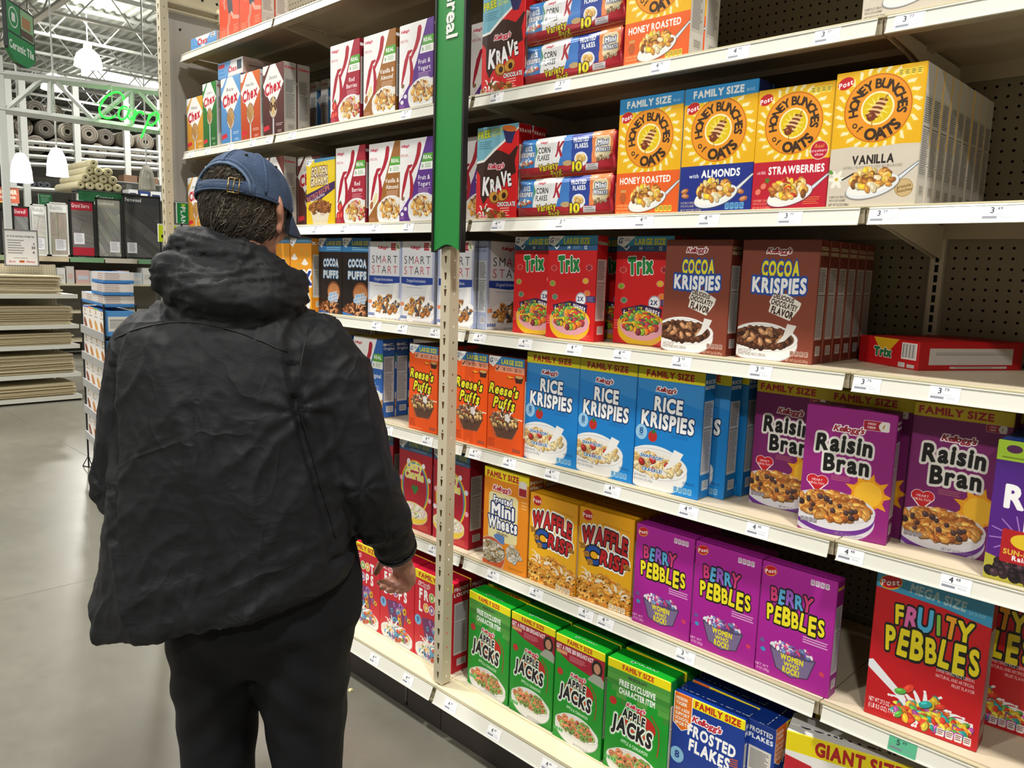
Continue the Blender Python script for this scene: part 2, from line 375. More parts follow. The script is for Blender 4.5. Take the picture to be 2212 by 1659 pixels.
def A_honey(T, v):
    A = T.A; fam = v in ('roasted', 'almond'); yb = {'roasted': .965, 'almond': .945, 'straw': .90, 'van': .885}[v]; y0 = .12 if fam else 0
    sun(T, y0, yb)
    if fam: T.poly([(0, 0), (1, 0), (1, .16), (0, .2)], '#1f93d8'); T.text('FAMILY SIZE', .47, .085, .085, W_, .07, fit=.68); T.text('18 OZ', .9, .11, .03, W_, 0)
    post(T, .115 if not fam else .13, .13 if not fam else .25, .095)
    if not fam: nut(T, .70, .05, .26, '#554400', '#f5de50')
    bc = {'roasted': '#f0641e', 'almond': '#1c2f8c', 'straw': '#c41430', 'van': '#ddd2c0'}[v]
    T.rect(0, yb, 1, A, bc)
    if v == 'roasted':
        T.text('HONEY ROASTED', .47, yb + .1, .085, W_, .05, fit=.8); T.ell(.13, yb + .33, .05, .07, '#b8501c'); T.rect(.085, yb + .22, .175, yb + .255, '#d8a060', r=.01); T.rect(.09, yb + .27, .17, yb + .38, '#c4602c', r=.015); nut(T, .66, A - .11, .26, '#554400', '#f5de50')
    if v == 'almond':
        T.text('with', .2, yb + .12, .05, W_, .03); T.text('ALMONDS', .57, yb + .1, .09, W_, .06, fit=.52); nut(T, .66, A - .11, .26, '#1c2f8c', '#6fb7e0')
        for x, y, r_ in ((.08, .3, -15), (.09, .36, 5), (.85, .33, 20), (.9, .42, -15)): T.ell(x, yb + y, .055, .03, '#b86a34', r_); T.ell(x - .01, yb + y - .006, .035, .016, '#dca070', r_)
    if v == 'straw':
        T.text('with REAL', .12, yb + .13, .04, W_, .02, fit=.12); T.text('STRAWBERRIES', .58, yb + .11, .095, W_, .06, fit=.72)
        T.ell(.86, yb - .1, .115, .115, '#f3e7c0'); T.ell(.86, yb - .1, .105, .105, '#c41430'); T.text('Real', .86, yb - .15, .045, '#f0b040', .02, sl=.2); T.text('strawberry', .86, yb - .095, .035, W_, .02); T.text('slices', .86, yb - .05, .035, W_, .02)
        for x, y in ((.1, .36), (.17, .29)): T.ell(x, yb + y, .07, .06, '#c01c20', 40); T.ell(x - .01, yb + y + .01, .035, .04, '#f08070', 40); T.burst(x + .04, yb + y - .06, .05, .02, 5, '#4c8a2c')
        T.lines(.7, A - .15, .92, A - .05, 4, '#e8b84c')
    if v == 'van':
        T.poly([(0, yb - .02), (.25, yb - .035), (.5, yb - .01), (.8, yb - .03), (1, yb - .02), (1, yb + .03), (0, yb + .03)], '#ddd2c0')
        T.text('VANILLA', .5, yb + .12, .1, '#231815', .05, fit=.46); T.text('NATURALLY FLAVORED WITH OTHER NATURAL FLAVORS', .5, yb + .205, .035, '#6b625c', -.01, fit=.66)
        for k in range(6): T.ell(.1 + .05 * math.cos(k * 1.05), yb + .33 + .06 * math.sin(k * 1.05), .055, .024, '#fbf8ea', k * 60)
        T.ell(.1, yb + .33, .02, .02, '#d8c040'); T.stroke([(.17, yb + .34), (.3, yb + .27)], .008, '#201510'); T.ell(.02, yb + .24, .04, .02, '#5f9a3c', 30)
        T.ell(.87, A - .2, .1, .1, '#b28f52'); T.ell(.87, A - .2, .092, .092, '#d3b680'); T.text('granola', .87, A - .22, .035, '#6b4e20', .02, rot=-10); T.text('bunches', .88, A - .175, .035, '#6b4e20', .02, rot=-10)
    spoonheap(T, .52, yb + (.33 if v in ('roasted', 'almond') else .38), .3, OATF + ['#e8c030', '#d8c8a0'] + (['#c0301c'] if v == 'straw' else []), 3)
    T.text('SWEETENED CEREAL', .03, A - .125, .028, '#4c443c' if v == 'van' else '#ffd9a0', 0, al='l', fit=.2); T.text('WITH OATS & HONEY', .03, A - .085, .028, '#4c443c' if v == 'van' else '#ffd9a0', 0, al='l', fit=.2); T.text('NET WT 12 OZ (340g)' if not fam else 'NET WT 18 OZ (1 LB 2 OZ) 510g', .03, A - .035, .032, '#33302c' if v == 'van' else '#ffd9a0', .01, al='l', fit=.24 if not fam else .3)
def A_krave(T, _):
    A = T.A; T.grad(0, 0, 1, A, '#e01c20', '#d8181e'); T.poly([(.0, .46), (.2, .5), (.35, .38), (.6, .42), (.8, .5), (.98, .36), (1, .4), (.93, .6), (.97, .8), (.8, .86), (.7, 1.0), (.5, .98), (.35, 1.1), (.2, 1.3), (.12, 1.15), (.1, .8), (0, .7)], '#3a1a12')
    T.poly([(0, 0), (1, 0), (1, .1), (.8, .22), (.45, .42), (.2, .58), (0, .6)], '#f4f4ee'); T.poly([(0, 0), (1, 0), (1, .06), (.8, .18), (.42, .38), (.18, .54), (0, .56)], '#78b8cc')
    T.text('FREE', .18, .12, .12, '#dce032', .06, ((('#4a6a20'), .06),), rot=-5, fit=.3); T.text('CEREAL', .5, .07, .055, '#dce032', .03, rot=-5); T.text('BOWL', .5, .14, .055, '#dce032', .03, rot=-5); T.lines(.06, .24, .42, .38, 4, '#3d6d80')
    T.poly([(.62, .04), (.95, .1), (.85, .32), (.72, .3)], '#2f2a60'); T.ell(.79, .075, .17, .05, '#e87830', 10)
    kell(T, .5, .66, .38, ol=((W_, .12),)); 
    for ch, x, y, r_, h in zip('KRAVE', (.26, .42, .55, .69, .82), (.98, .98, .96, .88, .9), (4, -4, -8, -4, -10), (.3, .22, .26, .24, .2)): T.text(ch, x, y, h, W_, .09, ((('#1d0c08'), .07),), rot=r_, xs=.62)
    for x, y, r_ in ((.46, 1.19, 20), (.68, 1.16, -20)): T.ell(x, y, .13, .1, '#8a5018', r_); T.ell(x, y - .01, .115, .085, '#d49a3a', r_); T.ell(x + .02, y, .05, .05, '#3a1a0e')
    T.text('CHOCOLATE', .76, 1.3, .07, W_, .07, ((('#1d0c08'), .07),), fit=.42); T.lines(.62, 1.36, .85, 1.52, 4, '#ffc8b8', .9)
    T.dotty(.3, A + .02, .5, .2, 40, .08, ['#a86824', '#c88a38', '#8a5018'], 'sq', 4); T.splash(.2, A - .15, .25, 8, 3); kell(T, .2, A - .06, .2)
def A_specialk(T, v):
    A = T.A; c = {'red': '#a81c34', 'van': '#a0682c', 'fy': '#5c2c8c', 'orig': '#2a62b4'}[v]; T.rect(0, 0, 1, A, '#f4f3f4')
    T.poly([(.82, 0), (1, 0), (1, A), (0, A), (0, 1.42), (.3, 1.12), (.52, .72)], c)
    T.poly([(.72, .3), (1, .3), (1, .46), (.66, .46)], '#58a43c'); T.text('REAL', .84, .37, .07, W_, .05); T.poly([(.66, .46), (1, .46), (1, .6), (.61, .6)], '#f4f4f4'); T.text('11', .7, .53, .06, '#4c8a3c', .05); T.lines(.77, .49, .97, .58, 3, '#5c9a4c')
    kell(T, .18, .12, .24, ol=()); T.text('SPECIAL', .16, .3, .05, '#c04858', 0)
    rd = '#b01830'
    for path, rs in (((( .60, .15), (.57, .30), (.50, .45), (.41, .57), (.34, .67)), (.06, .056, .046, .034, .028)), (((.33, .62), (.37, .76), (.39, .92), (.36, 1.1)), (.028, .042, .052, .04)), (((.38, .5), (.28, .53), (.21, .68), (.15, .88), (.09, 1.08)), (.016, .036, .05, .046, .02))):
        for i in range(len(path) - 1):
            for k in range(9):
                t = k / 8; T.ell(path[i][0] + (path[i + 1][0] - path[i][0]) * t, path[i][1] + (path[i + 1][1] - path[i][1]) * t, rs[i] + (rs[i + 1] - rs[i]) * t, (rs[i] + (rs[i + 1] - rs[i]) * t) * 1.2, rd)
    t = {'red': ('Red', 'Berries'), 'van': ('Vanilla &', 'Almond'), 'fy': ('Fruit &', 'Yogurt'), 'orig': ('Original', '')}[v]
    T.text(t[0], .75, .74, .085, W_, .02); T.text(t[1] or ' .', .75, .86, .085, W_, .02); T.lines(.58, .94, .94, 1.06, 4, '#f0dada')
    T.bowl(.72, 1.28, .44, .22, OATF + (['#b02030', '#d85060'] if v == 'red' else ['#e8d0a0']), 80, .05, body=.5, seed=5); T.ell(.66, 1.26, .17, .15, '#e6dccc', a=.6); T.dotty(.66, 1.26, .13, .12, 14, .05, OATF, 'flake', 9); T.stroke([(.8, 1.2), (1, 1.08)], .014, '#e8e4e0')
    if v == 'red':
        for x, y, s_ in ((.15, 1.18, .08), (.1, 1.36, .07), (.2, 1.34, .06)): T.ell(x, y, s_, s_ * 1.2, '#c82028', 20); T.ell(x, y + .01, s_ * .5, s_ * .8, '#e86858', 20)
        T.burst(.17, 1.09, .05, .02, 6, '#2c7030')
    elif v == 'van':
        T.ell(.1, 1.2, .05, .08, '#b06c38', 20); T.ell(.2, 1.1, .05, .08, '#e8d8a0', 30); T.ell(.24, 1.04, .05, .08, '#e8e0a8', 10)
    else:
        for x, y in ((.12, 1.12), (.16, 1.2), (.08, 1.3), (.2, 1.32), (.1, 1.42)): T.ell(x, y, .05, .04, '#8c6a4c' if y < 1.15 else '#e8e2ea')
    T.lines(.03, A - .1, .2, A - .04, 2, '#d8a0b8')
def A_chex(T, v):
    A = T.A; c, c2, nm = {'wheat': ('#e2ac3a', '#c88a2c', 'Wheat'), 'corn': ('#2f8a34', '#1f6428', 'Corn'), 'rice': ('#6ca6dc', '#4a86c4', 'Rice'), 'honey': ('#e0702c', '#b8401c', 'Honey Nut'), 'choc': ('#6c332c', '#4a201c', 'Chocolate')}[v]
    T.grad(0, 0, 1, A, c, c2); T.poly([(.5, -.15), (1.0, .5), (.6, 1.0), (.4, 1.0), (0, .5)], '#f6f4f2'); T.poly([(0, 0), (.3, 0), (.1, .22), (0, .22)], '#f4f4f4')
    T.text(nm, .5, .32, .09, '#48484c', 0, fit=min(.42, .09 * len(nm))); T.text('Chex', .5, .56, .27, '#c81e30', .07, ((W_, .05),), sl=.12, rot=-8, fit=.78)
    T.stroke([(.5, 1.25), (.5, A)], .035, '#c8ccd0'); T.ell(.5, 1.08, .2, .27, '#8a5a3c' if v != 'choc' else '#42241c'); T.ell(.5, 1.09, .18, .25, '#d0c8c0')
    p = ['#cda468', '#b88a50'] if v != 'choc' else ['#e2c890', '#48241a']
    for i, (x, y) in enumerate(((.5, .93), (.4, 1.06), (.6, 1.06), (.5, 1.19))): T.poly([(x, y - .14), (x + .11, y), (x, y + .14), (x - .11, y)], p[(i % 3 > 0) if v == 'choc' else i % 2], ol=('#7a5028', .006)); T.stroke([(x - .05, y - .06), (x + .05, y + .06)], .008, '#a07844'); T.stroke([(x + .05, y - .06), (x - .05, y + .06)], .008, '#a07844')
    T.poly([(.02, A - .26), (.27, A - .3), (.32, A - .19), (.03, A - .14)], '#d82838'); T.lines(.62, A - .3, .95, A - .22, 2, W_); T.lines(.7, A - .13, .93, A - .06, 2, W_)
def A_golden(T, _):
    A = T.A; T.grad(0, 0, 1, A, '#e6cc2c', '#f2c80e'); T.poly([(.3, 0), (1, 0), (1, .07), (.3, .1)], '#4c8cb4'); gmills(T)
    T.text('GOLDEN', .52, .35, .2, '#e8dcb4', .08, ((('#5c2c38'), .1),), fit=.66, arc=.03); T.text('GRAHAMS', .52, .59, .2, '#e8dcb4', .08, ((('#5c2c38'), .1),), fit=.72, arc=.03)
    T.poly([(0, .92), (1, .62), (1, .82), (.5, 1.08), (0, 1.12)], '#3c2458'); T.text('RETRO RECIPE', .5, .88, .11, '#d8786c', .04, ((('#2a1440'), .05),), rot=-16, fit=.95); T.text('Made with Real Honey', .45, 1.0, .06, W_, .02, rot=-16, fit=.6)
    T.poly([(.14, 1.3), (.86, 1.3), (.74, A + .02), (.26, A + .02)], '#e6d8b8'); T.dotty(.5, 1.28, .38, .2, 70, .07, ['#a8642c', '#8a4c20', '#c07c3c'], 'sq', 2); T.ell(.5, 1.52, .28, .1, '#ece4d0', a=.8)
def A_kix(T, _):
    A = T.A; T.grad(0, 0, 1, A, '#e89420', '#f4b030'); T.rect(0, 0, 1, .13, '#4c7ca0'); gmills(T, .36); T.lines(.4, .03, .95, .1, 2, '#8fc0e0')
    for x, y in ((.2, .5), (.7, .62)): T.ell(x, y, .15, .05, '#f4f0e8'); T.ell(x, y - .04, .08, .07, '#f4f0e8')
    for x, y in ((.55, .3), (.42, .66), (.8, .4)): T.ell(x, y, .07, .07, '#d8a038')
    T.text('KIX', .5, 1.0, .34, '#1c3c9c', .1, ((W_, .14),), rot=-4, fit=.95); T.bowl(.5, 1.5, .45, .2, ['#e8b848', '#d8a038'], 60, .05, 'ball')
def A_cocoapuffs(T, _):
    A = T.A; T.grad(0, 0, 1, A, '#2a1a14', '#1c1210'); T.rect(0, 0, 1, .32, '#3a88c8'); T.rect(0, 0, 1, .2, '#2c6ca8'); gmills(T, .36); T.text('LARGE SIZE', .66, .12, .09, '#e0d42c', .08, fit=.6); T.lines(.35, .21, .95, .3, 2, '#a8d8f4', .9)
    T.text('COCOA', .53, .58, .17, '#f6f6f4', .12, ((('#3c84c8'), .1),), fit=.62, arc=.03); T.text('PUFFS', .53, .84, .17, '#f6f6f4', .12, ((('#3c84c8'), .1),), fit=.62)
    T.ell(.65, 1.25, .27, .25, '#8a4c28'); T.ell(.65, 1.27, .24, .22, '#c88450'); T.text('GREAT', .62, 1.3, .07, '#3a88c8', .1, ((W_, .15),), rot=-10); T.text('CHOCOLATEY', .63, 1.38, .07, '#3a88c8', .1, ((W_, .15),), rot=-10, fit=.45); T.text('TASTE', .64, 1.46, .07, '#3a88c8', .1, ((W_, .15),), rot=-10)
    T.dotty(.45, A - .12, .42, .16, 60, .045, ['#6a3a20', '#4c2814', '#8a5430'], 'ball', 3); T.splash(.5, A - .12, .4, 9, 4, '#d8a070'); T.poly([(0, A - .08), (.3, A - .03), (.6, A), (0, A)], '#2c6cb8')
def A_smart(T, _):
    A = T.A; T.grad(0, 0, 1, A, '#eef0f8', '#e4e4e8'); T.grad(0, 0, .06, A, '#9aa8d4', '#d8dcec'); T.grad(.94, 0, 1, A, '#c8cce4', '#a8b0d4')
    kell(T, .47, .13, .3, ol=()); T.rect(.7, .04, .9, .2, '#b82c3c'); T.lines(.72, .07, .84, .18, 3, '#f0d0d0'); T.ell(.9, .12, .075, .095, '#f0f0e4'); T.stroke([(.88, .09), (.91, .15)], .012, '#6c9c3c')
    x = .12
    for w, y, r0 in (('SMART', .4, 2), ('START', .63, 0)):
        for i, ch in enumerate(w): T.text(ch, .17 + i * .165, y, .17, '#c4304c' if ((i == 2) if y < .5 else (i != 2)) else '#1c1c20', -.015)
    T.poly([(.04, .78), (.96, .78), (.96, .92), (.5, .96), (.04, .92)], '#2444a0'); T.text('Original Antioxidants', .5, .855, .062, W_, .01, fit=.6); T.lines(.2, 1.0, .8, 1.03, 1, '#8c90a0')
    T.bowl(.56, 1.42, .5, .25, ['#c8904c', '#b87838', '#e0b070', '#a8682c', '#e8d0a8', '#3c4456', '#8c5c38'], 80, .06, rim='#f0f0f4', milk='#f4f2f0', body=.35, seed=6); T.poly([(.8, .95), (.9, .95), (.86, 1.3), (.7, 1.42), (.62, 1.4), (.74, 1.28)], '#f6f6f8')
    T.rect(.02, 1.34, .13, 1.42, '#e89068'); nut(T, .02, A - .13, .2, '#e8ecf8', '#2c4c9c')
    T.text('NET WT 18.2 OZ (1 LB 2.2 OZ) 515g', .66, A - .03, .028, '#55585c', 0, fit=.5)
def A_trix(T, _):
    A = T.A; T.rect(0, 0, 1, A, '#d8181c'); T.rect(0, 0, 1, .28, '#2c5c8c'); T.rect(0, 0, 1, .17, '#3c9cc4'); gmills(T, .34); T.text('LARGE SIZE', .62, .1, .1, '#e8dc30', .08, fit=.58); T.text('14', .44, .22, .06, W_, .03); T.text('12', .78, .22, .06, W_, .03); T.lines(.52, .2, .68, .26, 2, '#a8c8e0'); T.stroke([(.15, .22), (.18, .25), (.23, .19)], .01, W_)
    T.text('Trix', .47, .52, .26, '#1f8a3c', .09, ((W_, .1), (('#0f4a20'), .03)), rot=-4, fit=.46)
    for x, y, c in ((.14, .62, '#c82c2c'), (.86, .6, '#a02434'), (.12, .92, '#8cae34'), (.18, 1.18, '#50906c'), (.8, .85, '#ecc034'), (.84, 1.08, '#ee8838')): T.ell(x, y, .065, .06, '#fff', a=.5); T.burst(x, y, .06, .045, 6, c)
    T.ell(.72, 1.2, .105, .105, W_); T.ell(.72, 1.2, .1, .1, '#2c4c94', ring=.008); T.text('2X', .72, 1.19, .075, '#2c3c84', .05); T.poly([(.83, 1.13), (1, 1.13), (1, 1.25), (.83, 1.25)], '#40386c'); T.lines(.85, 1.15, .97, 1.24, 3, '#c0b8e0')
    T.poly([(.14, 1.34), (.5, 1.24), (.86, 1.3), (.84, 1.46), (.5, 1.42), (.18, 1.5)], '#38184c')
    for i, (ch, c) in enumerate(zip('6 FRUITY SHAPES', [W_, W_, '#e8dc30', '#58b040', '#e88030', '#3c9cd4', '#58b040', '#e8dc30', W_] + [W_] * 6)):
        if ch != ' ': T.text(ch, .2 + i * .043, 1.4 - .07 * math.sin(math.pi * i / 14), .085, c, .08, xs=.62, rot=-8 + i)
    T.ell(.5, 1.72, .41, .3, '#f0c020'); T.ell(.5, 1.62, .42, .27, '#f4cc30'); T.ell(.52, 1.66, .38, .24, '#e8a8b8')
    T.dotty(.48, 1.56, .37, .2, 110, .042, ['#e83c28', '#f0c828', '#58984c', '#f08428', '#9c3448', '#88b034', '#3c8060'], 'ball', 8); T.lines(.02, 1.55, .16, 1.74, 4, '#f0a8a8'); T.lines(.6, A - .12, .96, A - .03, 4, '#f0a890')
def A_cocoakrisp(T, _):
    A = T.A; T.grad(0, 0, 1, A, '#7c3c2c', '#8c4430'); kell(T, .5, .15, .32, '#8c1c28')
    T.text('COCOA', .53, .39, .19, '#f4e428', .1, ((('#1c4ca8'), .13),), fit=.5); T.text('KRISPIES', .53, .61, .19, W_, .1, ((('#1c4ca8'), .15),), arc=-.02, fit=.72)
    T.poly([(.46, .76), (.62, .75), (.8, .86), (.78, .93), (.68, 1.08), (.42, .98), (.44, .88), (.42, .85)], '#f0ece4', grow=.015); T.text('DELICIOUS', .6, .795, .06, '#3c2014', .05, rot=14, fit=.28); T.text('CHOCOLATEY', .61, .885, .075, '#3c2014', .05, rot=14, fit=.36); T.text('FLAVOR', .59, .99, .09, '#3c2014', .09, rot=14, fit=.3)
    T.bowl(.34, 1.36, .47, .19, ['#4a2818', '#5c3420', '#3c2012', '#6c4028'], 170, .036, 'ball', milk='#6c4c38', body=.5, seed=3); T.dotty(.36, 1.33, .3, .1, 14, .05, ['#a87850', '#b88860'], 'flake', 6)
    T.poly([(.66, 1.14), (.78, 1.16), (.74, 1.26), (.64, 1.38), (.54, 1.42), (.62, 1.3)], '#e8e4e0')
    T.text('CHOCOLATEY', .03, A - .12, .04, '#5c4c44', 0, al='l', fit=.2); T.text('SWEETENED RICE CEREAL', .03, A - .075, .04, '#5c4c44', 0, al='l', fit=.4); nut(T, .72, A - .17, .24, '#3c1c14', '#c8a498'); T.text('NET WT 12.6 OZ (357g)', .82, A - .04, .035, '#d8c0b0', .02, fit=.3)
def A_reese(T, _):
    A = T.A; T.rect(0, 0, 1, A, '#f2560c'); T.rect(0, 0, 1, .17, '#2c7cb8'); T.rect(.2, .17, 1, .3, '#f0a080'); gmills(T, .36); T.text('LARGE SIZE', .66, .09, .095, '#ecdc30', .08, fit=.58); T.text('15', .45, .235, .06, BK, .03); T.text('12', .78, .235, .06, BK, .03); T.lines(.52, .21, .68, .28, 2, '#7c3c28'); T.lines(.84, .21, .95, .28, 3, '#7c3c28'); T.stroke([(.22, .24), (.25, .27), (.3, .2)], .01, BK)
    T.poly([(.74, .34), (.99, .34), (.95, .48), (.78, .48)], '#3c2018'); T.ell(.865, .36, .11, .03, '#d0a060'); T.poly([(.54, .36), (.72, .38), (.6, .42)], '#f8c020'); T.text("Reese's", .66, .4, .05, '#a82c14', .03, sl=.2)
    T.text("Reese's", .46, .66, .2, '#f4ec2c', .06, ((('#20140c'), .13),), sl=.22, rot=3, fit=.8); T.text('Puffs', .48, .93, .22, '#f4ec2c', .06, ((('#20140c'), .13),), sl=.22, rot=3, fit=.58)
    T.splash(.5, 1.3, .48, 10, 2); T.poly([(.05, 1.25), (.9, 1.35), (.72, 1.62), (.3, 1.64)], '#4c3024')
    for i in range(22): T.stroke([(.07 + i * .038, 1.3 + i * .004), (.2 + i * .025, 1.64)], .004, '#7c5a48')
    T.dotty(.47, 1.28, .42, .17, 90, .042, ['#6a4c3c', '#58402f', '#d8ac70', '#c89c60', '#7c5c48'], 'ball', 5); T.poly([(.5, 1.15), (.6, 1.12), (.66, 1.24), (.62, 1.3), (.52, 1.27)], '#eeeae6')
    T.lines(.03, A - .26, .25, A - .08, 5, '#7c2408'); nut(T, .74, A - .14, .22, '#f0c0a0', '#8c2008'); T.lines(.03, A - .06, .6, A - .02, 1, '#f8b8a0')
def A_ricek(T, _):
    A = T.A; T.grad(0, 0, 1, A, '#1f7cc8', '#0c86d8'); T.poly([(.0, .17), (1, .19), (1, .5), (0, .3)], '#5c9cd4', a=.4); famsize(T, 0, .17, '#d8cc1c', '#b01c1c', fit=.72)
    kell(T, .46, .29, .3, '#8c1c28'); T.text('RICE', .5, .5, .19, W_, .09, ((('#1c3c6c'), .1),), fit=.42, rot=2); T.text('KRISPIES', .5, .73, .2, W_, .09, ((('#1c3c6c'), .1),), fit=.8, rot=2, arc=-.01)
    T.ell(.1, .93, .09, .11, '#9ccdf0'); T.text('8', .1, .91, .09, '#1c5c98', .04); T.lines(.06, .97, .15, 1.0, 1, '#1c5c98'); T.lines(.56, .9, .82, .95, 2, '#0c5c9c')
    T.ell(.28, .97, .07, .08, '#c02c28', 10); T.burst(.29, .9, .05, .02, 5, '#2c7c3c')
    T.bowl(.33, 1.36, .5, .22, ['#e0c088', '#d0a868', '#ecd8a8', '#c49454'], 120, .04, 'flake', milk='#f0ece4', body=.55, seed=9); T.dotty(.35, 1.34, .3, .12, 4, .045, ['#c03028', '#a82420'], 'ball', 12)
    T.poly([(.62, 1.1), (.76, 1.14), (.7, 1.26), (.55, 1.38), (.46, 1.42), (.54, 1.3)], '#f4f2f0')
    for t, x, y in (('SNAP!', .2, 1.26), ('POP!', .38, 1.27), ('CRACKLE!', .3, 1.45)): T.text(t, x, y, .045, '#2c6cb0', .08, ((W_, .12),))
    T.text('NET WT/PESO NETO', .02, A - .17, .032, '#686c74', 0, al='l', fit=.2); T.text('18 OZ (1 LB 2 OZ) (510g)', .02, A - .12, .032, '#686c74', 0, al='l', fit=.3); nut(T, .64, A - .13, .28, '#1c5c98', '#8cc4ec'); T.text('CEREAL', .86, A - .2, .035, '#0c4c8c', .02)
def A_raisin(T, v):
    A = T.A; T.rect(0, 0, 1, A, '#94207c' if v == 'std' else '#7c2068'); y = 0
    if v == 'fam': famsize(T, 0, .16, '#d4bc1c', '#b01c24', fit=.74, x=.43); fiber(T, .84, .2, .2); y = .12
    else: fiber(T, .78, .17, .28)
    T.ell(.76, 1.02 + y, .18, .18, '#e88c14'); T.burst(.76, 1.02 + y, .27, .15, 9, '#f0a41c'); T.ell(.76, 1.02 + y, .15, .15, '#f6bc30')
    kell(T, .5, .25 + y, .34, '#a01c34'); T.text('Raisin', .46, .45 + y, .21, BK, .06, ((('#e8e4de'), .15),), arc=.03, fit=.62, sl=.05); T.text('Bran', .5, .69 + y, .21, BK, .06, ((('#e8e4de'), .15),), arc=.02, fit=.5)
    T.lines(.34, .85 + y, .6, .92 + y, 3, '#c88a70'); heart(T, .19, .97 + y * 1.2, .12)
    cy = 1.25 + y * 1.2; T.ell(.38, cy + .13, .48, .30, '#d8d4e0'); T.ell(.38, cy + .09, .475, .27, '#6c2c94'); T.ell(.38, cy + .045, .475, .25, '#e4e2ea'); T.ell(.38, cy, .48, .2, '#dcd8e0'); T.ell(.38, cy, .44, .17, '#f0eee8')
    T.dotty(.38, cy - .01, .44, .18, 210, .052, ['#b0682c', '#c88440', '#9a5424', '#dca45c', '#c07830', '#d09448'], 'flake', 4); T.dotty(.38, cy, .4, .15, 14, .03, ['#3c2a2c', '#4c3436'], 'ball', 9)
    nut(T, .03, A - .17, .2, '#d8d4dc', '#807c88'); T.text('NET WT 24 OZ (1 LB 8 OZ)', .6, A - .04, .035, '#8c8490', .02, fit=.32)
def A_postraisin(T, _):
    A = T.A; T.grad(0, 0, 1, A, '#4c2484', '#5c1c84'); T.rect(0, 0, 1, .25, '#b4dc3c'); T.ell(.15, .1, .07, .05, '#5c2c5c'); T.text('Heart', .4, .08, .09, '#3c3c3c', .02); T.text('Healthy', .45, .17, .08, '#3c3c3c', .02); T.lines(.05, .2, .9, .24, 1, '#5c7020')
    post(T, .75, .42, .16); T.text('Raisin', .55, .68, .26, W_, .09, fit=.85); T.text('Bran', .62, .98, .26, W_, .09, fit=.6)
    for i in range(9): T.stroke([(.3 + .1 * math.cos(i * .5 + 2.5), 1.2 + .1 * math.sin(i * .5 + 2.5)), (.3 + .28 * math.cos(i * .5 + 2.5), 1.2 + .28 * math.sin(i * .5 + 2.5))], .006, '#a878c8')
    T.dotty(.75, 1.25, .3, .14, 30, .06, ['#b87838', '#9c5c28'], 'flake', 3); T.poly([(0, 1.45), (.5, 1.6), (1, 1.62), (1, A), (0, A)], '#b8b03c'); T.dotty(.4, 1.6, .45, .13, 60, .045, ['#2c1c24', '#3c2830', '#1c1018'], 'ball', 4)
    T.rect(.13, 1.1, .6, 1.52, '#b81c24', r=.02); T.ell(.36, 1.23, .15, .1, '#ecc82c'); T.text('SUN-MAID', .36, 1.38, .06, '#e8c040', .06, fit=.4); T.text('Raisins', .36, 1.45, .055, W_, .06)
def A_lucky(T, _):
    A = T.A; T.grad(0, 0, 1, A, '#a00c24', '#b8142c'); T.rect(0, 0, 1, .22, '#2c4c70'); T.rect(0, 0, 1, .13, '#346c8c'); gmills(T, .3); T.text('FAMILY SIZE', .62, .07, .08, '#a8a830', .06, fit=.6); T.lines(.35, .15, .9, .2, 2, '#a0c0d8')
    for i, c in enumerate(('#d83c34', '#f09428', '#f4dc34', '#6cb04c', '#4c84c0', '#8c6cb8')): T.ell(.5, .92, .44 - i * .016, .56 - i * .016, c, ring=.018)
    T.ell(.5, .98, .345, .46, '#b8142c')
    T.text('Lucky', .48, .5, .16, '#f4e858', .08, ((W_, .06),), fit=.44, arc=.03); T.text('Charms', .48, .68, .16, '#f4e858', .08, ((W_, .06),), fit=.56, arc=.02)
    for x, y, c in ((.08, .8, '#f0b0c0'), (.92, .7, '#d8e4f0'), (.94, 1.1, '#f0b0c0'), (.06, 1.15, '#f0e0f0'), (.3, .42, '#f0f0f4'), (.75, .45, '#f0f0f4'), (.5, 1.0, '#2c8c3c'), (.45, .93, '#2c8c3c'), (.55, .93, '#2c8c3c')): T.ell(x, y, .05, .05, c)
    T.bowl(.45, 1.4, .44, .16, ['#e8dcc0', '#d8c8a0', '#f0e8d8', '#ecb8c4', '#b8d070', '#f4f0e8'], 90, .04, 'flake', body=.4, seed=2, rim='#f4e0a0', bodycol='#f0d040'); T.lines(.6, A - .15, .95, A - .04, 4, '#e88c50')
def A_miniwheat(T, _):
    A = T.A; T.rect(0, 0, 1, A, '#ec8c14'); T.poly([(0, 0), (1, 0), (1, .17), (.5, .2), (0, .17)], '#f4e21c'); T.text('FAMILY SIZE', .43, .11, .1, '#b81c24', .07, fit=.72); T.rect(.78, .12, .96, .38, '#e8d8c8', r=.02); T.rect(.79, .24, .95, .37, '#a01c2c', r=.01); T.ell(.87, .17, .075, .06, '#ece6dc')
    kell(T, .42, .34, .4); T.rect(.12, .42, .78, 1.28, '#ece0a8', r=.08)
    T.text('Frosted', .44, .54, .12, W_, .08, ((('#142c6c'), .14),), fit=.42); T.text('Mini', .45, .72, .22, W_, .1, ((('#142c6c'), .12),), fit=.5); T.text('Wheats', .45, .95, .2, W_, .1, ((('#142c6c'), .12),), fit=.66); T.text('ORIGINAL', .45, 1.14, .045, '#3c3020', .02, fit=.26)
    T.poly([(.25, 1.2), (.33, 1.15), (.5, 1.17), (.5, 1.32), (.33, 1.31)], '#5c84c0'); T.bowl(.2, 1.5, .32, .2, ['#c8b898', '#a88c60', '#e8e0d0'], 40, .08, 'sq', rim='#e8e4e0', body=.6, seed=5, bodycol='#c85428'); T.dotty(.72, 1.45, .16, .16, 26, .06, ['#e0d8c8', '#d0c0a0', '#f0ece4'], 'sq', 3)
    T.lines(.85, .46, .98, .62, 3, '#f8d8a8'); T.lines(.6, A - .09, .94, A - .04, 2, '#7c4c10')
